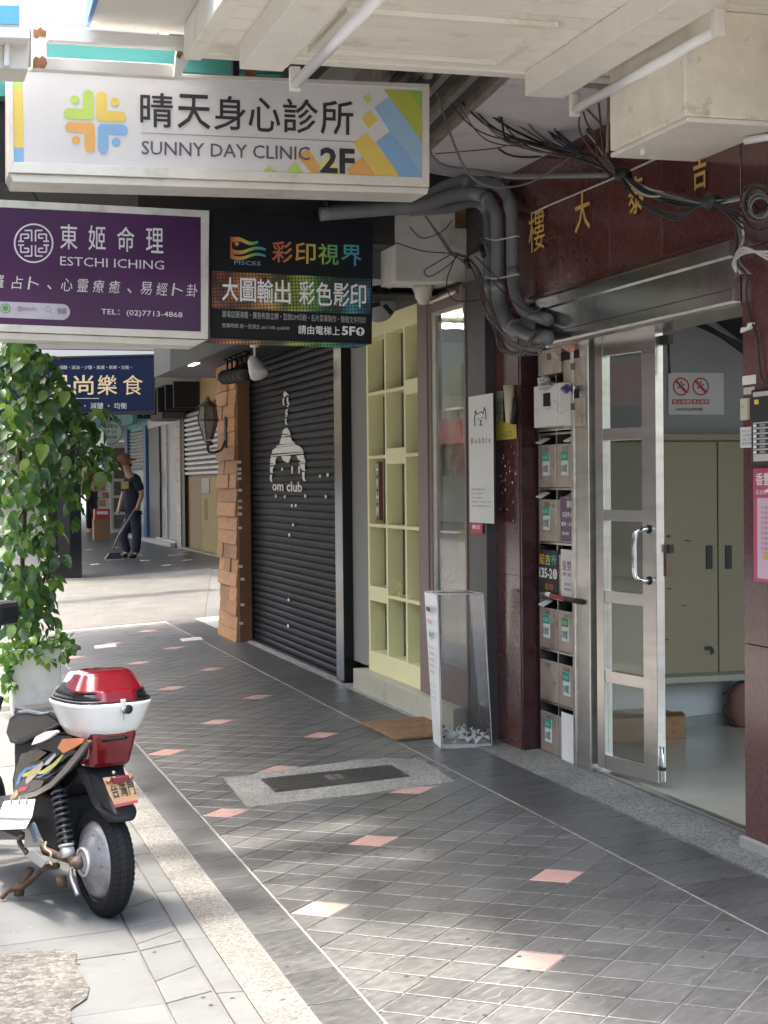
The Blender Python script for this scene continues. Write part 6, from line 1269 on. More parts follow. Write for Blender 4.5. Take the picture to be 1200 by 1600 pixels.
def q_(px, py, d=0.0): return wy(px, py, PY+d)
fzp = fz(3.56)+RZ
man = thing('person', (3.56, PY, fzp), 'person in dark clothes with a brown sun hat and white mask, sweeping', 'person')
J = [(q_(208, 796), (.10, .09)), (q_(208, 778), (.13, .11)), (q_(208, 760), (.15, .13)), (q_(205, 746), (.12, .10)), (q_(201, 738), .05), (q_(197, 730), (.075, .085)), (q_(194, 721), (.085, .09)),
     (q_(212, 749, -.16), .06), (q_(222, 772, -.20), .045), (q_(216, 790, -.2), .035), (q_(212, 798, -.22), .03),
     (q_(200, 750, .16), .06), (q_(192, 775, .2), .045), (q_(186, 795, .1), .035), (q_(184, 803, .05), .03),
     (q_(203, 808, .07), .08), (q_(191, 836, .1), .06), (q_(199, 862, .1), .045), (q_(193, 868, .1), .035),
     (q_(212, 808, -.07), .08), (q_(214, 838, -.1), .06), (q_(212, 866, -.1), .045), (q_(205, 871, -.1), .035)]
skin('body', J, [(0, 1), (1, 2), (2, 3), (3, 4), (4, 5), (5, 6), (3, 7), (7, 8), (8, 9), (9, 10), (3, 11), (11, 12), (12, 13), (13, 14), (0, 15), (15, 16), (16, 17), (17, 18), (0, 19), (19, 20), (20, 21), (21, 22)], skinm, man)
JS = [(q_(208, 806), (.175, .155)), (q_(206, 780), (.175, .15)), (q_(207, 762), (.18, .155)), (q_(206, 748), (.15, .125)), (q_(203, 741), .07), (q_(213, 750, -.16), .085), (q_(221, 768, -.2), .07), (q_(200, 751, .16), .085), (q_(193, 770, .2), .07)]
skin('shirt', JS, [(0, 1), (1, 2), (2, 3), (3, 4), (3, 5), (5, 6), (3, 7), (7, 8)], navyc, man)
JT = [(q_(208, 787), (.15, .135)), (q_(204, 812, .08), .10), (q_(191, 836, .1), .085), (q_(200, 864, .1), .066), (q_(212, 812, -.08), .10), (q_(214, 838, -.1), .085), (q_(212, 866, -.1), .07)]
skin('trousers', JT, [(0, 1), (1, 2), (2, 3), (0, 4), (4, 5), (5, 6)], jean, man)
for a, b_, d in (((200, 869), (189, 872), .1), ((214, 870.5), (200, 875), -.1)):
    A, B = q_(*a, d), q_(*b_, d); A.z = fzp+.05; B.z = fzp+.035; skin('shoe', [(A, (.05, .05)), ((A+B)/2, (.055, .045)), (B, (.045, .035))], [(0, 1), (1, 2)], black, man)
hc = q_(194.5, 720); ax = Vector((-.28, 0, 1)).normalized()
MB().lathe([(.205, -.035), (.20, -.02), (.12, .012), (.105, .03), (.098, .085), (.07, .115), (.02, .122)], hc, ax, 22).build('sun_hat', mat('straw_brown', (.22, .09, .05), .8, bump=.5), man)
skin('mask', [(q_(188.5, 731, -.01), (.05, .045)), (q_(186, 734, -.01), (.035, .035))], [(0, 1)], whiteclean, man, 1); skin('hair', [(q_(200, 724), (.08, .08)), (q_(203, 731), (.06, .05))], [(0, 1)], black, man, 1)
bl_ = MB().box(0, 0, 0, .09, .01, .12); bl_ = None
p = q_(196, 757, -.17); box('shirt_print', flat('print_gold', (.45, .32, .12)), man, p.x-.07, p.y-.01, p.z-.07, p.x+.05, p.y, p.z+.05)
bro = thing('broom', q_(176, 862), 'long handled black broom held by the sweeping person', 'broom'); MB().tube([q_(211, 795, -.24), q_(182, 842, -.2), q_(177, 860, -.15)], .013, 8).build('handle', mat('broom_stick', (.25, .2, .16), .5), bro)
e = q_(176, 862, -.15); MB().hexa([(e.x-.13, e.y-.06, fzp+.0), (e.x+.15, e.y-.06, fzp), (e.x+.15, e.y+.06, fzp), (e.x-.13, e.y+.06, fzp)], [(e.x-.06, e.y-.03, fzp+.10), (e.x+.12, e.y-.03, fzp+.10), (e.x+.12, e.y+.03, fzp+.10), (e.x-.06, e.y+.03, fzp+.10)]).build('brush', black, bro)
PY = 42.0; fzp = fz(4.4)+RZ
wo = thing('person', (4.4, PY, fzp), 'person with long auburn hair in black clothes standing by the menu board', 'person')
J = [(q_(143, 780), .09), (q_(143, 768), .11), (q_(145, 755), .12), (q_(145, 749), .05), (q_(147, 740), .085), (q_(147, 734), .08), (q_(146, 755, -.15), .05), (q_(146, 768, -.15), .04), (q_(153, 764, -.15), .035), (q_(145, 755, .15), .05), (q_(148, 768, .15), .04), (q_(154, 763, .1), .035), (q_(140, 805, .08), .07), (q_(139, 826, .08), .05), (q_(147, 805, -.08), .07), (q_(148, 826, -.08), .05)]
skin('body', J, [(0, 1), (1, 2), (2, 3), (3, 4), (4, 5), (2, 6), (6, 7), (7, 8), (2, 9), (9, 10), (10, 11), (0, 12), (12, 13), (0, 14), (14, 15)], skinm, wo)
blk = mat('black_cloth', (.012, .012, .014), .9, var=.2)
skin('top', [(q_(143, 790), .17), (q_(144, 770), .15), (q_(145, 755), .16), (q_(145, 750), .08)], [(0, 1), (1, 2), (2, 3)], blk, wo); skin('trousers', [(q_(143, 770), .15), (q_(140, 803, .08), .10), (q_(139, 827, .08), .075), (q_(148, 803, -.08), .10), (q_(148, 827, -.08), .075)], [(0, 1), (1, 2), (0, 3), (3, 4)], blk, wo)
skin('hair', [(q_(146, 732), .11), (q_(143, 742), .11), (q_(140, 755), .09)], [(0, 1), (1, 2)], mat('auburn_hair', (.16, .05, .03), .6, var=.3), wo)
for px in (139, 149): a = q_(px, 831); a.z = fzp+.05; skin('shoe', [(a, (.06, .06)), (a+Vector((.1, 0, -.01)), (.05, .04))], [(0, 1)], flat('pink_shoe', (.55, .18, .2)), wo, 1)
# ================================================================ STREET AROUND (seen in reflections and between the leaves)
fac = mat('facade_tile', (.26, .23, .20), .7, var=.1, scale=2, dirt=((.28, .25, .22), .5, 1.2, .5)); fac2 = mat('facade_cream', (.34, .31, .25), .7, var=.1, scale=2); fac3 = mat('facade_grey', (.15, .15, .13), .7, var=.1, scale=2)
wng = mat('far_window_glass', (.05, .06, .07), .12, var=.4, scale=3)
def building(x, y0, y1, h, m, label, face=1):
    t_ = thing('street_building', (x, (y0+y1)/2, -.2), label, 'building'); xb = x-9
    box('wall', m, t_, xb, y0, -.25, x, y1, h)
    fl_ = 0; z = 4.2
    box('shop_band', mat('band_'+label[:5], rng.choice([(.26, .04, .03), (.22, .17, .04), (.06, .15, .12)]), .5), t_, x+.002, y0+.5, 2.9, x+.4, y1-.5, 3.7); box('shopfront', wng, t_, x+.002, y0+.8, .1, x+.05, y1-.8, 2.8)
    while z < h-1.6:
        y = y0+.9
        while y < y1-1.8: box('window', wng, t_, x+.002, y, z, x+.06, y+1.5, z+1.5); box('window_sill', alum, t_, x+.002, y-.05, z-.08, x+.16, y+1.55, z-.005); y += 2.6
        z += 3.1
for k, (y0, y1, h, m, lb) in enumerate(((-28, -15, 14, fac2, 'cream street building across the road with a shop band'), (-14.8, -3, 11, fac, 'brown street building across the road with a shop band'), (-2.8, 9, 16, fac3, 'grey street building opposite the arcade'), (9.2, 22, 12, fac2, 'low cream street building opposite the alley'), (22.2, 38, 15, fac, 'tall brown street building further along the road'), (38.5, 60, 13, fac3, 'grey street building at the far end of the road'))): building(-13, y0, y1, h, m, lb)
def car(x, y, m, label):
    t_ = thing('parked_car', (x, y, -.2), label, 'car', 'cars parked along the far kerb')
    prof = [(-2.1, .25), (-2.15, .7), (-1.4, .85), (-.8, 1.4), (.9, 1.45), (1.7, .95), (2.15, .85), (2.15, .25)]
    MB().prism([(x-.85, y+a, b_-.2) for a, b_ in prof], (1.7, 0, 0)).build('body', m, t_, bevel=.08)
    MB().prism([(x+.855, y-.75, .72), (x+.855, y+1.45, .72), (x+.855, y+.85, 1.14), (x+.855, y-.7, 1.12)], (.004, 0, 0)).build('side_window', wng, t_)
    for a in (-1.35, 1.35): MB().lathe([(.32, 0), (.32, .2), (.2, .21)], (x+.7, y+a, .10), (1, 0, 0), 20).build('wheel', black, t_)
car(-10.5, 4, mat('car_silver', (.5, .5, .5), .25, .5), 'silver car parked across the road'); car(-10.5, 10, mat('car_red', (.4, .03, .03), .25), 'red car parked across the road'); car(-10.5, -4, mat('car_white', (.7, .7, .7), .25), 'white car parked across the road')
# ================================================================ PLANTER AND CLIMBING VINE
pl = thing('planter', (.75, 11.2, .04), 'square white stained planter box at the foot of the vine', 'planter')
plm = mat('planter_white', (.56, .56, .54), .7, var=.06, bump=.2, dirt=((.30, .29, .27), .6, 4, .52))
q0 = wy(18, 1110, 11.0); q1 = wy(97, 1110, 11.0); zt = wy(60, 1014, 11.0).z
MB().hexa([(q0.x+.01, 11.01, .02), (q1.x-.012, 11.01, .02), (q1.x-.012, 11.38, .02), (q0.x+.01, 11.38, .02)], [(q0.x, 11.0, zt), (q1.x, 11.0, zt), (q1.x, 11.4, zt), (q0.x, 11.4, zt)]).build('box_body', plm, pl, bevel=.008)
box('soil', mat('soil', (.05, .035, .025), .95, bump=.6), pl, q0.x+.03, 11.03, zt, q1.x-.03, 11.37, zt+.006); box('base_board', mat('base_cream', (.5, .47, .4), .6), pl, q0.x-.9, 11.3, .0, q0.x+.05, 11.42, .07)
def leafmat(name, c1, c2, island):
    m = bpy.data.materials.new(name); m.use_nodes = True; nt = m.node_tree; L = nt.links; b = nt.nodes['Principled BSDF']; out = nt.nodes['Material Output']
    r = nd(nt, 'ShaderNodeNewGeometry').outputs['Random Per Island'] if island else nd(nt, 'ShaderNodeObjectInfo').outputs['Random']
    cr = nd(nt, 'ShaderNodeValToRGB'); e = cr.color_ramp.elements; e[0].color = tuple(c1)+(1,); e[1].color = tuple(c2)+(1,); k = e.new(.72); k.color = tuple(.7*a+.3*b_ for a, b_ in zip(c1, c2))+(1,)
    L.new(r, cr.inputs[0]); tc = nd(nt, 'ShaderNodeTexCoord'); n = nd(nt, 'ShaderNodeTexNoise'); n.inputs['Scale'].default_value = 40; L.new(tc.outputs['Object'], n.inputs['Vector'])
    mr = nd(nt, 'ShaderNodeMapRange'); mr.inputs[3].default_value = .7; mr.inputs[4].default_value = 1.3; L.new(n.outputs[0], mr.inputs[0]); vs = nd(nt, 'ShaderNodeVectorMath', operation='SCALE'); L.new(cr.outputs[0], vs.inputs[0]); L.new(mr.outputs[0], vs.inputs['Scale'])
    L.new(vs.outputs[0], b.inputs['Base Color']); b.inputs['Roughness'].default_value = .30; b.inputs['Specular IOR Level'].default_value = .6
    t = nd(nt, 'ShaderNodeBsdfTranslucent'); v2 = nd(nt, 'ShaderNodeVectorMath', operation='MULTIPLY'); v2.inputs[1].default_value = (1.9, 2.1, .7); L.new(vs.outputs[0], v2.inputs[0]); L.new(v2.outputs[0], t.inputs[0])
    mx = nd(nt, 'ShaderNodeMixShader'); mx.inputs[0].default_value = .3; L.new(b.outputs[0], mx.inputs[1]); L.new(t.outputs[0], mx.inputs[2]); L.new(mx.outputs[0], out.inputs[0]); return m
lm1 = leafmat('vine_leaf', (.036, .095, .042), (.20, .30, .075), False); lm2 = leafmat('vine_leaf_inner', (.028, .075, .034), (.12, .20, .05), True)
lm3 = leafmat('small_leaf', (.06, .13, .035), (.16, .26, .06), False)
def leaf_geo(wd=.52, drop=.25, fold=.18):
    st_ = [(0, .02), (.08, .26), (.25, .46), (.48, .5), (.70, .36), (.88, .15), (1.0, .01)]
    v = []; f = []
    for i, (t, w_) in enumerate(st_):
        w_ *= wd; z = -drop*t*t
        v += [(t, -w_, z+fold*w_), (t, 0, z), (t, w_, z+fold*w_)]
        if i: a = (i-1)*3; f += [(a, a+1, a+4, a+3), (a+1, a+2, a+5, a+4)]
    return v, f
lmesh = []
for k in range(4):
    v, f = leaf_geo(.50+.10*k, .12+.16*k, .12+.12*k); me = bpy.data.meshes.new('leaf'); me.from_pydata([tuple(c*.092 for c in p) for p in v], [], f); me.materials.append(lm1)
    for p in me.polygons: p.use_smooth = True
    lmesh.append(me)
vine = thing('climbing_vine', (.75, 11.2, .45), 'tall leafy green vine climbing from the white planter', 'plant')
blobs = [(28, 545, 34, 22, 1.0), (50, 570, 42, 26, 1.2), (20, 620, 45, 50, 1.6), (75, 625, 50, 40, 1.6), (104, 625, 22, 20, .35), (-40, 600, 50, 60, .6), (100, 680, 50, 50, 1.8), (140, 690, 26, 38, .5), (160, 715, 22, 26, .35), (150, 648, 36, 12, .30), (40, 710, 60, 60, 2.4), (112, 745, 28, 42, .8), (115, 790, 12, 24, .2),
         (30, 790, 58, 60, 2.2), (-40, 740, 50, 90, .8), (75, 835, 24, 30, .6), (30, 870, 52, 50, 1.8), (98, 872, 22, 8, .12), (65, 905, 26, 28, .6), (25, 935, 48, 40, 1.4), (75, 945, 18, 18, .25), (82, 975, 12, 12, .10), (-30, 900, 40, 80, .5), (40, 975, 30, 22, .4)]
rl = random.Random(21); tot = sum(b_[4] for b_ in blobs)
def leaf_xf(p, n, s):  # tip hangs along d, blade faces n
    d = (Vector((rl.uniform(-.9, .9), rl.uniform(-.5, .4), -1))+n*rl.uniform(0, .9)).normalized(); nn = (n-d*n.dot(d)).normalized(); y = nn.cross(d)
    M_ = Matrix((d, y, nn)).transposed().to_4x4(); return Matrix.Translation(p) @ M_ @ Matrix.Scale(s, 4)
cands = []
for b_ in blobs:
    for i in range(int(1500*b_[4]/tot)):
        while True:
            u_, v_, w_ = rl.uniform(-1, 1), rl.uniform(-1, 1), rl.uniform(-1, 1); r = math.sqrt(u_*u_+v_*v_+w_*w_)
            if .05 < r < 1: break
        k = (.55+.45*r)/r if rl.random() < .7 else 1
        px = b_[0]+u_*k*b_[2]; py = b_[1]+v_*k*b_[3]; y = 11.25+w_*k*.28*min(1, b_[2]/40)
        p = wy(px, py, y); n = Vector((u_*.8+rl.uniform(-.5, .5), w_*.6-.55+rl.uniform(-.4, .3), -v_*.5+.35+rl.uniform(-.3, .5))).normalized()
        cands.append((y-.25*rl.random(), px, py, leaf_xf(p, n, rl.uniform(.4, 1.35))))
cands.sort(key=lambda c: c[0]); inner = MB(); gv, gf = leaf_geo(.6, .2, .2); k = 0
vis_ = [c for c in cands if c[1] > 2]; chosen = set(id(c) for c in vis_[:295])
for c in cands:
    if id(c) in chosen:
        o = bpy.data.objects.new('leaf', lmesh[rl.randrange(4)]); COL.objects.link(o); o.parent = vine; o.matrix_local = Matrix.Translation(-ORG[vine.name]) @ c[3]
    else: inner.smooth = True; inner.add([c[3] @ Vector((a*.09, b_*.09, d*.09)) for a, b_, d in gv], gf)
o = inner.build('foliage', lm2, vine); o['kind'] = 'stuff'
bark = mat('vine_stem', (.07, .05, .03), .8, bump=.4)
for pts, r in (([(48, 1015), (50, 985), (42, 940), (35, 880), (38, 800), (30, 700), (35, 600), (30, 545)], .016), ([(60, 1015), (52, 970), (70, 900), (80, 830), (95, 720), (110, 660), (150, 645), (175, 655)], .010), ([(35, 1015), (20, 950), (15, 850), (60, 760), (120, 700), (165, 700)], .008), ([(40, 940), (80, 880), (108, 868)], .004), ([(60, 920), (80, 960), (88, 985)], .004)):
    MB().tube(bez([wy(a, b_, 11.22+.03*i) for i, (a, b_) in enumerate(pts)], 5), r, 7).build('stem', bark, vine)
tr = thing('trailing_plant', (.8, 11.1, .45), 'small bright leaved plant spilling over the planter edge', 'plant')
sm = []
for k in range(3):
    v, f = leaf_geo(.7+.1*k, .2+.1*k, .2); me = bpy.data.meshes.new('leaf'); me.from_pydata([tuple(c*.05 for c in p) for p in v], [], f); me.materials.append(lm3); [setattr(p, 'use_smooth', True) for p in me.polygons]; sm.append(me)
for (cx, cy, rx, ry, n) in ((12, 1020, 22, 24, 60), (60, 1005, 34, 16, 70), (100, 998, 18, 14, 34), (112, 1008, 10, 8, 12), (74, 1032, 12, 14, 24), (14, 1060, 12, 26, 36), (100, 1024, 6, 10, 10), (35, 1018, 16, 12, 24)):
    for i in range(n):
        px, py = rl.gauss(cx, rx*.5), rl.gauss(cy, ry*.5); p = wy(px, py, 11.0+rl.uniform(-.08, .12)); nrm = Vector((rl.uniform(-.6, .6), -.5+rl.uniform(-.5, .4), .6+rl.uniform(-.5, .5))).normalized()
        o = bpy.data.objects.new('leaf', sm[rl.randrange(3)]); COL.objects.link(o); o.parent = tr; o.matrix_local = Matrix.Translation(-ORG[tr.name]) @ leaf_xf(p, nrm, rl.uniform(.7, 1.3))
for pts in ([(60, 1014), (85, 1000), (112, 1000)], [(60, 1012), (72, 1030), (78, 1050)], [(20, 1012), (10, 1040), (14, 1085)], [(90, 1006), (102, 1018), (102, 1034)]): MB().tube(bez([wy(a, b_, 10.97) for a, b_ in pts], 5), .003, 5).build('stem', mat('green_stem', (.10, .14, .05), .6), tr)

# unseen tree added left of the frame so that its crown shades the pavement
st_t = thing('added_shade_tree', (-2.5, 6.6, -.2), 'unseen tree added at the road edge to shade the pavement', 'tree')
MB().tube([(-2.5, 6.6, -.25), (-2.45, 6.5, 1.5), (-2.5, 6.4, 3.2), (-2.3, 6.2, 5.0), (-2.2, 6.0, 6.6)], [.16, .13, .11, .08, .03], 10).build('trunk', bark, st_t)
for k in range(7):
    a = 6.283*k/7; MB().tube([(-2.45, 6.4, 3.4+.3*k), (-2.4+.9*math.cos(a), 6.3+1.1*math.sin(a), 4.6+.3*k), (-2.4+1.3*math.cos(a), 6.3+1.8*math.sin(a), 5.3+.3*k)], [.05, .03, .01], 6).build('limb', bark, st_t)
mb = MB()
for i in range(5200):
    while True:
        a, b_, c = rl.uniform(-1, 1), rl.uniform(-1, 1), rl.uniform(-1, 1)
        if a*a+b_*b_+c*c < 1 and (math.sin(a*5+1)*math.sin(b_*6)+math.sin(c*5+a*3)) > -.7: break
    p = Vector((-2.35+1.45*a, 6.0+2.7*b_, 5.6+1.5*c)); M_ = Matrix.Translation(p) @ Matrix.Rotation(rl.uniform(0, 6.28), 4, 'Z') @ Matrix.Rotation(rl.uniform(-1, 1), 4, 'X') @ Matrix.Scale(.14, 4)
    mb.add([M_ @ Vector(v) for v in ((0, 0, 0), (.5, .32, 0), (1, 0, -.1), (.5, -.32, 0))], [(0, 1, 2, 3)])
mb.build('crown', lm2, st_t)['kind'] = 'stuff'
# ================================================================ ELECTRIC SCOOTER
HD = R_(107.5); wp0 = fl(163, 1431); S0 = Vector((wp0.x, wp0.y, wp0.z))
SX = Matrix.Translation(S0) @ Matrix.Rotation(HD, 4, 'Z'); SI = SX.inverted()
def Lp(px, py, ly=0.0):  # photo pixel -> point on the scooter's own side plane at offset ly
    o = SI @ Vector((0, 0, CAMZ)); d = (SI.to_3x3()) @ ray(px, py); t = (ly-o.y)/d.y; return o+d*t
def c8(x, y, ly=.1): return Lp(x*.2, 1060+y*.2, ly)
def c3(x, y, ly=.1): return Lp(x*.3, 1000+y*.3, ly)
sc_ = thing('electric_scooter', S0, 'black electric scooter with a white and red top case on its centre stand', 'scooter')
gb = mat('gloss_black_plastic', (.004, .004, .005), .16, var=.1, spec=.45, dirt=((.02, .019, .018), .35, 9, .6)); mbk2 = mat('matt_black_plastic', (.012, .013, .016), .6, spec=.35, var=.1, bump=.1, bscale=200)
rubber = mat('rubber', (.009, .009, .010), .8, spec=.25, var=.2, bump=.2); alu_m = mat('motor_alloy', (.30, .30, .31), .42, .6, var=.25, scale=18, dirt=((.16, .14, .12), .6, 12, .5), bump=.2)
lred = mat('red_lens', (.13, .004, .009), .12, var=.1, coat=.5); amber = mat('amber_lens', (.50, .12, .005), .2, var=.06, coat=.4); whp = mat('case_white', (.70, .70, .68), .22, var=.02, coat=.4, dirt=((.5, .48, .44), .4, 5, .6))
silv = mat('silver_trim', (.17, .155, .14), .35, .5, var=.15)
def sbuild(mb, name, m, parent=sc_, bevel=0, label=None): return mb.build(name, m, parent, bevel=bevel, label=label)
WR = .200
# tyre with chevron grooves
n = 56; prof = []
for k in range(11): a = R_(-110+22*k); prof.append((WR-.042+.042*math.cos(a), .040*math.sin(a)))
def tyre(cx, cz, parent):
    mb = MB(SX); mb.smooth = True; vs = []
    for i in range(n):
        an = 2*math.pi*i/n
        for r, h in prof: vs.append((cx+r*math.cos(an), h, cz+r*math.sin(an)))
    m_ = len(prof); mb.add(vs, [(i*m_+k, ((i+1) % n)*m_+k, ((i+1) % n)*m_+k+1, i*m_+k+1) for i in range(n) for k in range(m_-1)]); t_ = mb.build('tyre', rubber, parent)
    mb = MB(SX)
    for i in range(n):   # raised tread blocks in chevrons
        for sgn in (-1, 1):
            for (k0, k1) in ((.06, .50), (.58, 1.05)):
                q = []
                for (tt, dd) in ((k0, 0), (k1, 0), (k1, 1), (k0, 1)):
                    an = 2*math.pi*(i+dd*.72+tt*.8)/n; a = tt*1.15; r = WR-.042+.0435*math.cos(a); q.append((cx+r*math.cos(an), sgn*.0425*math.sin(a), cz+r*math.sin(an)))
                mb.add(q, [(0, 1, 2, 3) if sgn > 0 else (3, 2, 1, 0)])
    o_ = mb.build('tread_blocks', mat('tread_rubber', (.013, .013, .014), .8, spec=.25), parent); o_['kind'] = 'stuff'
wh = sbuild(MB(SX).lathe([(.150, -.030), (.158, -.026), (.156, .0), (.158, .026), (.150, .030), (.146, .024), (.146, -.024)], (0, 0, WR), (0, 1, 0), 48), 'rear_wheel', silv)
ORG[wh.name] = ORG[sc_.name]; tyre(0, WR, wh)
sbuild(MB(SX).lathe([(.02, -.055), (.118, -.05), (.128, -.035), (.146, -.012), (.146, .012), (.128, .035), (.118, .046), (.075, .060), (.07, .068), (.04, .072), (.03, .085), (.012, .087)], (0, 0, WR), (0, 1, 0), 40), 'hub_motor', alu_m, wh)
for k in range(10): a = 6.283*k/10; sbuild(MB(SX).lathe([(.006, 0), (.006, .006)], (.100*math.cos(a), .047, WR+.100*math.sin(a)), (0, 1, 0), 8), 'hub_bolt', silv, wh)
sbuild(MB(SX).lathe([(.052, 0), (.052, .012), (.044, .014), (.044, .004)], (0, .070, WR), (0, 1, 0), 30), 'hub_ring', mat('bright_alloy', (.65, .65, .66), .3, .7), wh)
for k in range(9): a = 6.283*k/9; sbuild(MB(SX).box(-.003, .084, .018, .003, .088, .040), 'ring_rib', silv, wh) if False else None
# front end, steering turned left, out of the frame
FX = 1.42; ST = SX @ Matrix.Translation((FX, 0, 0)) @ Matrix.Rotation(R_(35), 4, 'Z') @ Matrix.Translation((-FX, 0, 0))
fw = sbuild(MB(ST).lathe([(.150, -.030), (.156, .0), (.150, .030), (.02, .04)], (FX, 0, WR), (0, 1, 0), 36), 'front_wheel', silv); ORG[fw.name] = ORG[sc_.name]
sbuild(MB(ST).lathe([(.15, -.02), (.155, -.035), (.185, -.03), (.2, 0), (.185, .03), (.155, .035), (.15, .02)], (FX, 0, WR), (0, 1, 0), 44), 'front_tyre', rubber)
sbuild(MB(ST).tube([(FX, .07, WR), (FX-.14, .06, .62), (FX-.2, .02, .98)], .018, 10), 'fork', darkm); sbuild(MB(ST).tube([(FX, -.07, WR), (FX-.14, -.06, .62)], .018, 10), 'fork', darkm)
sbuild(MB(SX).hexa([(1.08, -.03, .24), (1.08, .14, .24), (1.13, .14, .24), (1.13, -.03, .24)], [(1.2, -.04, .80), (1.2, .16, .80), (1.27, .12, .82), (1.27, -.02, .82)]), 'leg_shield', mbk2, bevel=.02)
sbuild(MB(ST).tube(bez([(FX-.3, .33, .97), (FX-.26, .2, .98), (FX-.2, .0, .96), (FX-.2, -.12, .97)], 6), .014, 10), 'handlebar', darkm)
sbuild(MB(ST).tube([(FX-.29, .24, .975), (FX-.32, .36, .968)], .019, 10), 'grip', rubber)
sbuild(MB(ST).box(FX-.24, -.08, .93, FX-.08, .08, 1.03), 'headlight_cowl', mbk2, bevel=.025); sbuild(MB(SX).hexa([(.45, -.12, .20), (1.05, -.10, .20), (1.05, .14, .20), (.45, .12, .20)], [(.45, -.12, .26), (1.05, -.10, .26), (1.05, .14, .26), (.45, .12, .26)]), 'floor_board', mbk2, bevel=.01)
# side body: profile traced in its own plane, three layers so that it bulges
profile = [(85, 960), (75, 800), (105, 660), (160, 580), (290, 500), (450, 400), (590, 408), (705, 438), (722, 490), (640, 610), (540, 730), (420, 850), (300, 915), (200, 940)]
def layered(prof, lys, name, m, fn=c8, ins=(0.86, 1.0), parent=sc_, bevel=.006, taper=False):
    rings = []; cx = sum(p[0] for p in prof)/len(prof); cy = sum(p[1] for p in prof)/len(prof)
    tap = lambda x: .12-(.034*max(0, x-480)/240 if taper else 0); base = [fn(x, y, tap(x)) for x, y in prof]; tf = [tap(x)/.12 for x, y in prof]; c = sum(base, Vector())/len(base)
    for ly, s in lys: rings.append([Vector((c.x+(b_.x-c.x)*s, ly*f_, c.z+(b_.z-c.z)*s)) for b_, f_ in zip(base, tf)])
    mb = MB(SX); vs = [p for r in rings for p in r]; k = len(prof); fs = [list(range(k))[::-1]]
    for r in range(len(rings)-1): fs += [(r*k+i, r*k+(i+1) % k, (r+1)*k+(i+1) % k, (r+1)*k+i) for i in range(k)]
    fs.append([(len(rings)-1)*k+i for i in range(k)]); mb.add(vs, fs); return mb.build(name, m, parent, bevel=bevel)
layered(profile, ((-.125, .84), (-.115, .96), (-.05, 1.0), (.05, 1.0), (.115, .96), (.125, .84)), 'body_panel', gb, bevel=.008, taper=True)
def decal(pts, m, name='decal', ly=.1262, th_=.0015, fn=c8): 
    P_ = [fn(x, y, ly) for x, y in pts]; return MB(SX).prism(P_, (0, th_, 0)).build(name, m, sc_)
# silver lower trim strip, drawn along the lower edge
trim = [(722, 492), (640, 612), (540, 732), (420, 852), (300, 917), (200, 942), (88, 962), (92, 930), (200, 905), (290, 880), (400, 820), (510, 705), (605, 590), (690, 480)]
decal(trim, silv, 'silver_trim', .118, .010)
decal([(110, 905), (118, 800), (210, 790), (350, 798), (320, 850), (250, 880), (180, 910)], mat('panel_grey', (.07, .067, .064), .35, .3), 'grey_panel', .1255); decal([(130, 890), (155, 852), (225, 842), (200, 875)], flat('decal_red', (.35, .03, .05), .3), 'decal', .128)
decal([(85, 920), (130, 870), (145, 905), (110, 945)], flat('decal_tan', (.36, .27, .16), .3), 'decal', .1285)
for pts, m in (([(125, 830), (150, 755), (200, 700), (300, 668), (290, 690), (215, 715), (170, 770), (145, 830)], flat('decal_blue', (.05, .16, .38), .3)), ([(165, 760), (230, 725), (330, 720), (420, 660), (490, 590), (498, 600), (440, 680), (350, 745), (250, 750), (185, 770)], flat('decal_yellow', (.42, .40, .07), .3)), ([(270, 770), (340, 755), (430, 690), (380, 740), (310, 775)], MATS['decal_blue']), ([(345, 680), (360, 650), (430, 585), (438, 600), (380, 670)], flat('decal_white', (.4, .42, .46), .3)), ([(200, 800), (240, 720), (330, 650), (345, 670), (300, 740), (210, 830)], flat('decal_sand', (.32, .26, .23), .3))): decal(pts, m)
decal([(150, 640), (170, 590), (260, 560), (330, 560), (370, 580), (300, 640), (230, 665), (170, 670)], mat('chrome_vent', (.07, .06, .05), .12, .9, var=.5, scale=30), 'vent', .1275, .003); decal([(270, 518), (300, 455), (380, 412), (455, 403), (468, 420), (400, 470), (330, 500)], whp, 'white_grip', .13, .012)
decal([(473, 540), (512, 470), (600, 466), (683, 468), (668, 500), (600, 540), (520, 582)], amber, 'indicator_lens', .1245, .012)
# seat
seat = [(25, 430), (60, 515), (130, 528), (250, 480), (430, 395), (520, 350), (500, 290), (420, 240), (330, 258), (225, 238), (130, 248), (55, 310)]
layered(seat, ((-.13, .80), (-.115, .94), (-.06, 1.0), (.06, 1.0), (.115, .94), (.13, .80)), 'seat', mat('seat_vinyl', (.008, .0085, .010), .32, spec=.45, var=.15, scale=8, bump=.15, bscale=150), bevel=.016)
sbuild(MB(SX).box(.28, -.09, .42, .62, .09, .68), 'under_seat_box', mbk2, bevel=.02)
# tail light: tapered red lens facing back
zt1, zt0 = Lp(165, 1140, 0).z, Lp(150, 1196, 0).z
mb = MB(SX); zt1, zt0 = Lp(180, 1140, -.02).z, Lp(165, 1196, 0).z
mb.hexa([(-.075, -.07, zt0), (-.075, .07, zt0), (.06, .095, zt0), (.06, -.095, zt0)], [(-.115, -.088, zt1), (-.115, .088, zt1), (.04, .098, zt1+.01), (.04, -.098, zt1+.01)]); sbuild(mb, 'tail_light', lred, bevel=.018)
lettering('PXGS', SX @ Vector((xr+.052, .045, zt0+.055)), (SX.to_3x3() @ Vector((0, -.09, 0))), (SX.to_3x3() @ Vector((0, 0, .028))), mat('lens_relief', (.28, .01, .015), .2), sc_, 'relief_lettering', depth=.010) if False else None
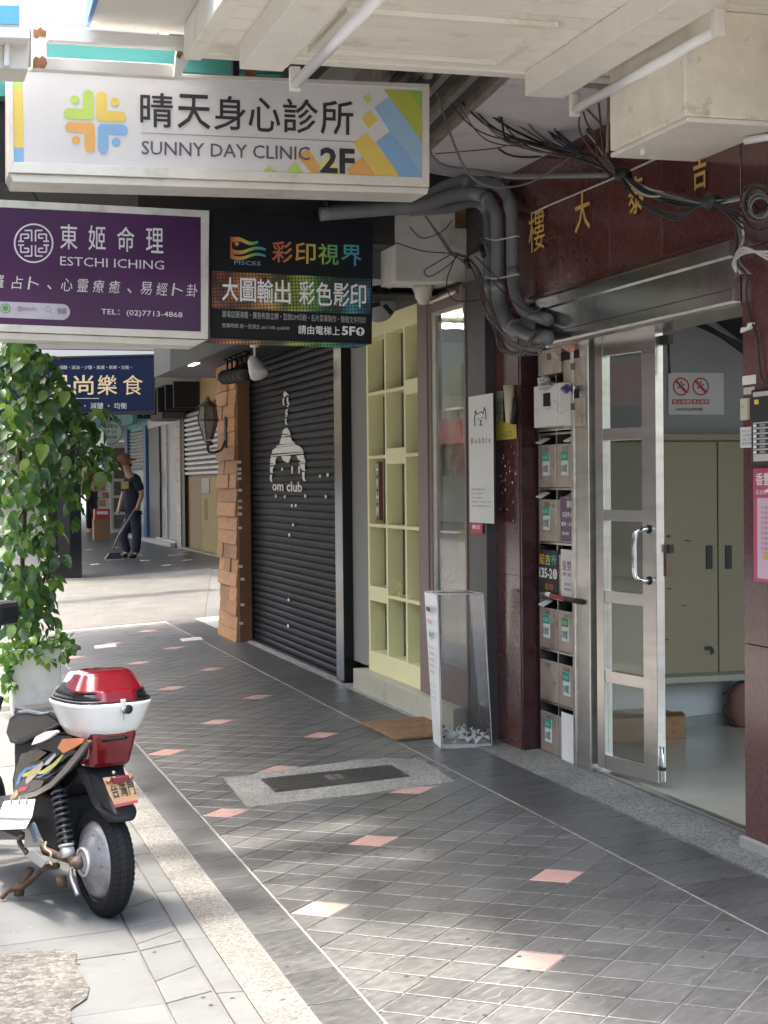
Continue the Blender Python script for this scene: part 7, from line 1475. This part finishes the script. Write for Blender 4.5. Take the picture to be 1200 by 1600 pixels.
# rear fender
zf1, zf0 = zt0+.02, Lp(205, 1289, 0).z
mb = MB(SX); rows = [(.02, zf1, .095), (-.03, zf1-.04, .09), (-.075, zf1-.09, .078), (-.115, zf1-.15, .070), (-.150, (zf0+zf1)/2-.05, .072), (-.185, zf0+.02, .066), (-.18, zf0, .05)]
th_ = .008; vs = []
for (x, z, hw) in rows:
    for (f, dx) in ((-1, .045), (-.8, .006), (-.3, 0), (.3, 0), (.8, .006), (1, .045)): vs.append((x+dx, f*hw, z))
K = 6; N_ = len(rows); mb.smooth = True; mb.add(vs, [(i*K+k, i*K+k+1, (i+1)*K+k+1, (i+1)*K+k) for i in range(N_-1) for k in range(K-1)])
fd = sbuild(mb, 'rear_fender', mbk2); so3 = fd.modifiers.new('thick', 'SOLIDIFY'); so3.thickness = .006; fd.modifiers.new('sub', 'SUBSURF').levels = 1
# inner fender arch beside the wheel
arch = [(350, 720), (420, 690), (500, 700), (560, 780), (610, 900), (560, 870), (500, 790), (440, 745), (400, 740), (360, 780), (330, 760)]
decal([(x, y) for x, y in arch], mbk2, 'fender_side', .055, .01, c3)
sbuild(MB(SX).hexa([(.18, -.06, .40), (.18, .06, .40), (.24, .06, .30), (.24, -.06, .30)], [(.02, -.07, .55), (.02, .07, .55), (.26, .07, .60), (.26, -.07, .60)]), 'inner_guard', mbk2, bevel=.01)
# number plate and its lamp
def rear(px, py, x): # on the plane local X = x
    o = SI @ Vector((0, 0, CAMZ)); d = (SI.to_3x3()) @ ray(px, py); t = (x-o.x)/d.x; return o+d*t
PX_ = -.185; pc = [rear(161, 1216, PX_), rear(206, 1209, PX_), rear(216, 1254, PX_-.008), rear(179, 1262, PX_-.008)]
MB(SX).prism(pc, (.004, 0, 0)).build('plate', mat('plate_tan', (.56, .33, .17), .4, var=.08), sc_)
a, b_, c, d_ = pc
def pt(f, g, x=-.002): p = (a+(b_-a)*f)*(1-g)+(d_+(c-d_)*f)*g; return p+Vector((x, 0, 0))
MB(SX).prism([pt(.0, .9), pt(1, .9), pt(1, .985), pt(0, .985)], (-.0004, 0, 0)).build('plate_stripe', flat('plate_red', (.5, .06, .08)), sc_); 
for f0, f1, s in ((.10, .36, '台'), (.41, .70, '灣'), (.74, .98, '門')): p = pt(f0, .70); q = pt(f1, .70); r = pt(f0, .24); lettering(s, SX @ p, SX.to_3x3() @ (q-p), SX.to_3x3() @ (r-p), ink, sc_, bold=.01)
p = pt(.12, .86); q = pt(.9, .86); r = pt(.12, .79); lettering('www.taiwan.tw', SX @ p, SX.to_3x3() @ (q-p), SX.to_3x3() @ (r-p), flat('plate_small', (.2, .1, .05)), sc_) if False else None
MB(SX).prism([pt(.24, .0, -.02), pt(.80, -.02, -.02), pt(.80, .20, -.02), pt(.24, .22, -.02)], (.02, 0, 0)).build('plate_reflector', lred, sc_, bevel=.002)
for f in (.12, .90): MB(SX).lathe([(.009, 0), (.009, .008), (.005, .012)], pt(f, .12), (-1, 0, 0), 12).build('plate_bolt', mat('rusty_bolt', (.25, .12, .08), .5, .5), sc_)
MB(SX).lathe([(.006, 0), (.006, .006)], rear(177, 1207, -.15), (-1, 0, 0), 10).build('fender_bolt', alum, sc_); 
# top case: rounded tub, dark clear band, black lid, red wing
CX_, CL, CW = .012, .170, .158
zb0, zb1 = Lp(155, 1146, 0).z, Lp(165, 1094, 0).z; zl = Lp(165, 1050, 0).z
def superring(z, sx, sy, e=3.2, n=36, ox=0.0, tilt=0.0):
    out = []
    for k in range(n):
        t = 6.283185*k/n; c_, s_ = math.cos(t), math.sin(t); x = abs(c_)**(2/e)*math.copysign(1, c_)*sx; y = abs(s_)**(2/e)*math.copysign(1, s_)*sy; out.append((CX_+ox+x, y, z+tilt*x))
    return out
def loft(rings, name, m, parent=sc_, bevel=0, smooth=True):
    mb = MB(SX); mb.smooth = smooth; n = len(rings[0]); vs = [p for r in rings for p in r]; fs = [(r*n+i, r*n+(i+1) % n, (r+1)*n+(i+1) % n, (r+1)*n+i) for r in range(len(rings)-1) for i in range(n)]+[list(range(n))[::-1], [(len(rings)-1)*n+i for i in range(n)]]
    mb.add(vs, fs); return mb.build(name, m, parent, bevel=bevel)
tc_ = loft([superring(zb0, .10, .095), superring(zb0+.006, .115, .11), superring(zb0+.04, .138, .128), superring(zb1-.012, CL, CW-.004), superring(zb1-.006, CL+.003, CW), superring(zb1+.002, CL+.001, CW-.002)], 'top_case', whp); ORG[tc_.name] = ORG[sc_.name]
loft([superring(zb1+.003, CL-.002, CW-.004), superring(zb1+.010, CL-.002, CW-.004), superring(zb1+.013, CL-.006, CW-.008)], 'case_seal', black, tc_)
loft([superring(zb1+.012, CL-.008, CW-.010), superring(zb1+.04, CL-.028, CW-.024, ox=.004), superring(zb1+.052, CL-.045, CW-.038, ox=.006), superring(zl-.004, CL-.075, CW-.062, ox=.008), superring(zl+.004, CL-.11, CW-.10, ox=.008)], 'case_lid', mat('smoked_lid', (.012, .013, .016), .07, var=.3, coat=.6), tc_)
loft([superring(zb1+.038, .118, .135, ox=-.028), superring(zb1+.046, .114, .126, ox=-.026), superring(zl-.006, .078, .098, ox=-.028), superring(zl+.007, .055, .085, ox=-.03), superring(zl+.008, .03, .06, ox=-.03)], 'red_wing', lred, tc_)
MB(SX).hexa([(CX_-CL-.002, -.06, zb1+.004), (CX_-CL-.002, .06, zb1+.004), (CX_-CL+.05, .10, zb1+.004), (CX_-CL+.05, -.10, zb1+.004)], [(CX_-CL+.018, -.055, zb1+.046), (CX_-CL+.018, .055, zb1+.046), (CX_-CL+.05, .09, zb1+.05), (CX_-CL+.05, -.09, zb1+.05)]).build('red_tail', lred, tc_, bevel=.008)
lx = CX_-CL-.004
MB(SX).box(lx-.006, -.016, zb1-.035, lx+.006, .0, zb1+.016).build('latch', alum, tc_, bevel=.002); MB(SX).lathe([(.016, 0), (.016, .008), (.011, .010)], (lx+.004, -.026, zb1-.020), (-1, 0, 0), 18).build('lock', black, tc_); MB(SX).lathe([(.009, 0), (.009, .004)], (lx-.006, -.008, zb1-.024), (-1, 0, 0), 12).build('key_head', silv, tc_)
MB(SX).tube([(lx-.008, -.008, zb1-.03), (lx-.010, -.004, zb1-.055)], .0012, 4).build('key_string', silv, tc_)
sbuild(MB(SX).box(-.10, -.06, zb0-.02, .16, .06, zb0+.002), 'rack', mbk2, bevel=.006)
# shock absorber
def pair(x, y, ly=.10): return c3(x, y, ly)
sa, sbm = pair(305, 770), pair(348, 1085); ax_ = (sbm-sa); Ln = ax_.length; axn = ax_.normalized(); u1 = axn.orthogonal().normalized(); u2v = axn.cross(u1)
turns = 9; pts = []
for k in range(turns*14+1): t = k/(turns*14); a = t*turns*6.283; pts.append(sa+axn*(Ln*(.04+.88*t))+(u1*math.cos(a)+u2v*math.sin(a))*.024)
shk = sbuild(MB(SX).tube(pts, .0058, 6), 'shock_spring', mat('spring_grey', (.055, .057, .06), .35, .3)); sbuild(MB(SX).tube([sa-axn*.03, sa+ax_*.5], .013, 10), 'shock_body', darkm); sbuild(MB(SX).tube([sa+ax_*.5, sbm], .008, 8), 'shock_rod', silv)
for f in (.52, .95): sbuild(MB(SX).lathe([(.026, -.004), (.03, 0), (.026, .004)], sa+ax_*f, axn, 18), 'shock_collar', darkm if f < .9 else alum)
sbuild(MB(SX).lathe([(.020, -.02), (.020, .02)], sbm+axn*.012, (0, 1, 0), 16), 'shock_eye', alum)
# swing arm, peg, stand, kick parts
rm = mat('rusty_arm', (.10, .06, .04), .7, .3, var=.4, scale=25, bump=.4, dirt=((.25, .24, .23), .6, 15, .55))
P3 = lambda x, y, ly=.09: c3(x, y, ly)
sbuild(MB(SX).tube([(0, .088, WR), P3(330, 1130, .09), P3(240, 1100, .10), (.40, .09, .27)], .017, 8), 'swing_arm', rm); sbuild(MB(SX).tube([(0, -.088, WR), (.40, -.09, .27)], .016, 8), 'swing_arm', rm)
sbuild(MB(SX).lathe([(.024, 0), (.024, .02), (.012, .03), (.010, .04)], (0, .085, WR), (0, 1, 0), 14), 'axle_nut', rm)
sbuild(MB(SX).tube(bez([P3(370, 1190, .10), P3(372, 1240, .105), P3(390, 1290, .105), P3(405, 1330, .105)], 5), .008, 8), 'brake_lever', alu_m)
sbuild(MB(SX).tube([P3(265, 770, .07), P3(235, 900, .07), P3(230, 1040, .07)], .012, 8), 'frame_tube', darkm); sbuild(MB(SX).tube(bez([P3(120, 1010, .13), P3(100, 1050, .13), P3(140, 1110, .13)], 5), .010, 8), 'peg_tube', silv)
sbuild(MB(SX).hexa([P3(135, 1125, .12), P3(215, 1190, .12), P3(215, 1190, .20), P3(135, 1125, .20)], [P3(165, 1090, .12), P3(250, 1150, .12), P3(250, 1150, .20), P3(165, 1090, .20)]), 'foot_peg', mat('peg_alloy', (.36, .36, .36), .4, .5), bevel=.004)
sbuild(MB(SX).prism([P3(165, 955, .13), P3(185, 950, .13), P3(225, 1045, .13), P3(205, 1060, .13)], (0, .02, 0)), 'folded_peg', mat('peg_blue', (.16, .20, .25), .5), bevel=.004)
for s in (1, -1): 
    ly = .10*s
    sbuild(MB(SX).tube(bez([(.16, ly*.7, .165), (.26, ly, .125), (.34, ly*1.5, .05), (.30, ly*1.9, .012)], 5) if s < 0 else bez([P3(300, 1175, .09), P3(230, 1190, .10), P3(160, 1250, .12), P3(110, 1290, .14), P3(50, 1300, .17), P3(5, 1345, .2)], 6), .011, 8), 'stand_leg', rm)
sbuild(MB(SX).tube([P3(165, 1190, .10), P3(115, 1270, .13), P3(95, 1325, .14)], .013, 8), 'stand_strut', rm); sbuild(MB(SX).lathe([(.018, 0), (.02, .03), (.012, .05)], P3(100, 1330, .14), (0, 0, 1), 10), 'stand_foot', rm); sbuild(MB(SX).tube([P3(320, 1230, .08), P3(325, 1290, .08)], .02, 8), 'side_stop', rm)
sbuild(MB(SX).tube(bez([P3(240, 1050, .14), P3(235, 1085, .15), P3(265, 1110, .15), P3(258, 1150, .15), P3(270, 1170, .15)], 5), .004, 6), 'cord', mat('cream_cord', (.55, .47, .33), .8))
sbuild(MB(SX).box(.16, -.10, .20, .46, .10, .40), 'battery_box', mbk2, bevel=.015)
fo = thing('white_folder', SX @ P3(70, 930, .16), 'white ring bound folder hung on the scooter step', 'folder')
MB(SX).hexa([P3(20, 840, .15), P3(185, 828, .15), P3(185, 828, .19), P3(20, 840, .19)], [P3(-10, 925, .17), P3(165, 930, .17), P3(165, 930, .21), P3(-10, 925, .21)]).build('cover', paper, fo, bevel=.003); MB(SX).hexa([P3(-60, 922, .13), P3(165, 928, .13), P3(165, 928, .20), P3(-60, 922, .20)], [P3(-70, 990, .15), P3(130, 985, .15), P3(130, 985, .22), P3(-70, 990, .22)]).build('pages', paper, fo, bevel=.003)
for x in (55, 98, 135): MB(SX).tube(bez([P3(x, 815, .19), P3(x+6, 835, .205), P3(x, 858, .20)], 4), .003, 5).build('ring', silv, fo)
sbuild(MB(SX).prism([P3(-80, 1000, .12), P3(140, 990, .12), P3(130, 1040, .12), P3(-80, 1040, .12)], (0, -.2, 0)), 'step_tray', mat('tray_grey', (.2, .2, .2), .5)); 
MB(SX).prism([P3(140, 960, .145), P3(165, 1000, .145), P3(230, 1050, .145), P3(200, 1075, .145), P3(130, 1080, .145)], (0, .004, 0)).build('hanging_tag', mat('tag_grey', (.42, .40, .38), .5), fo)
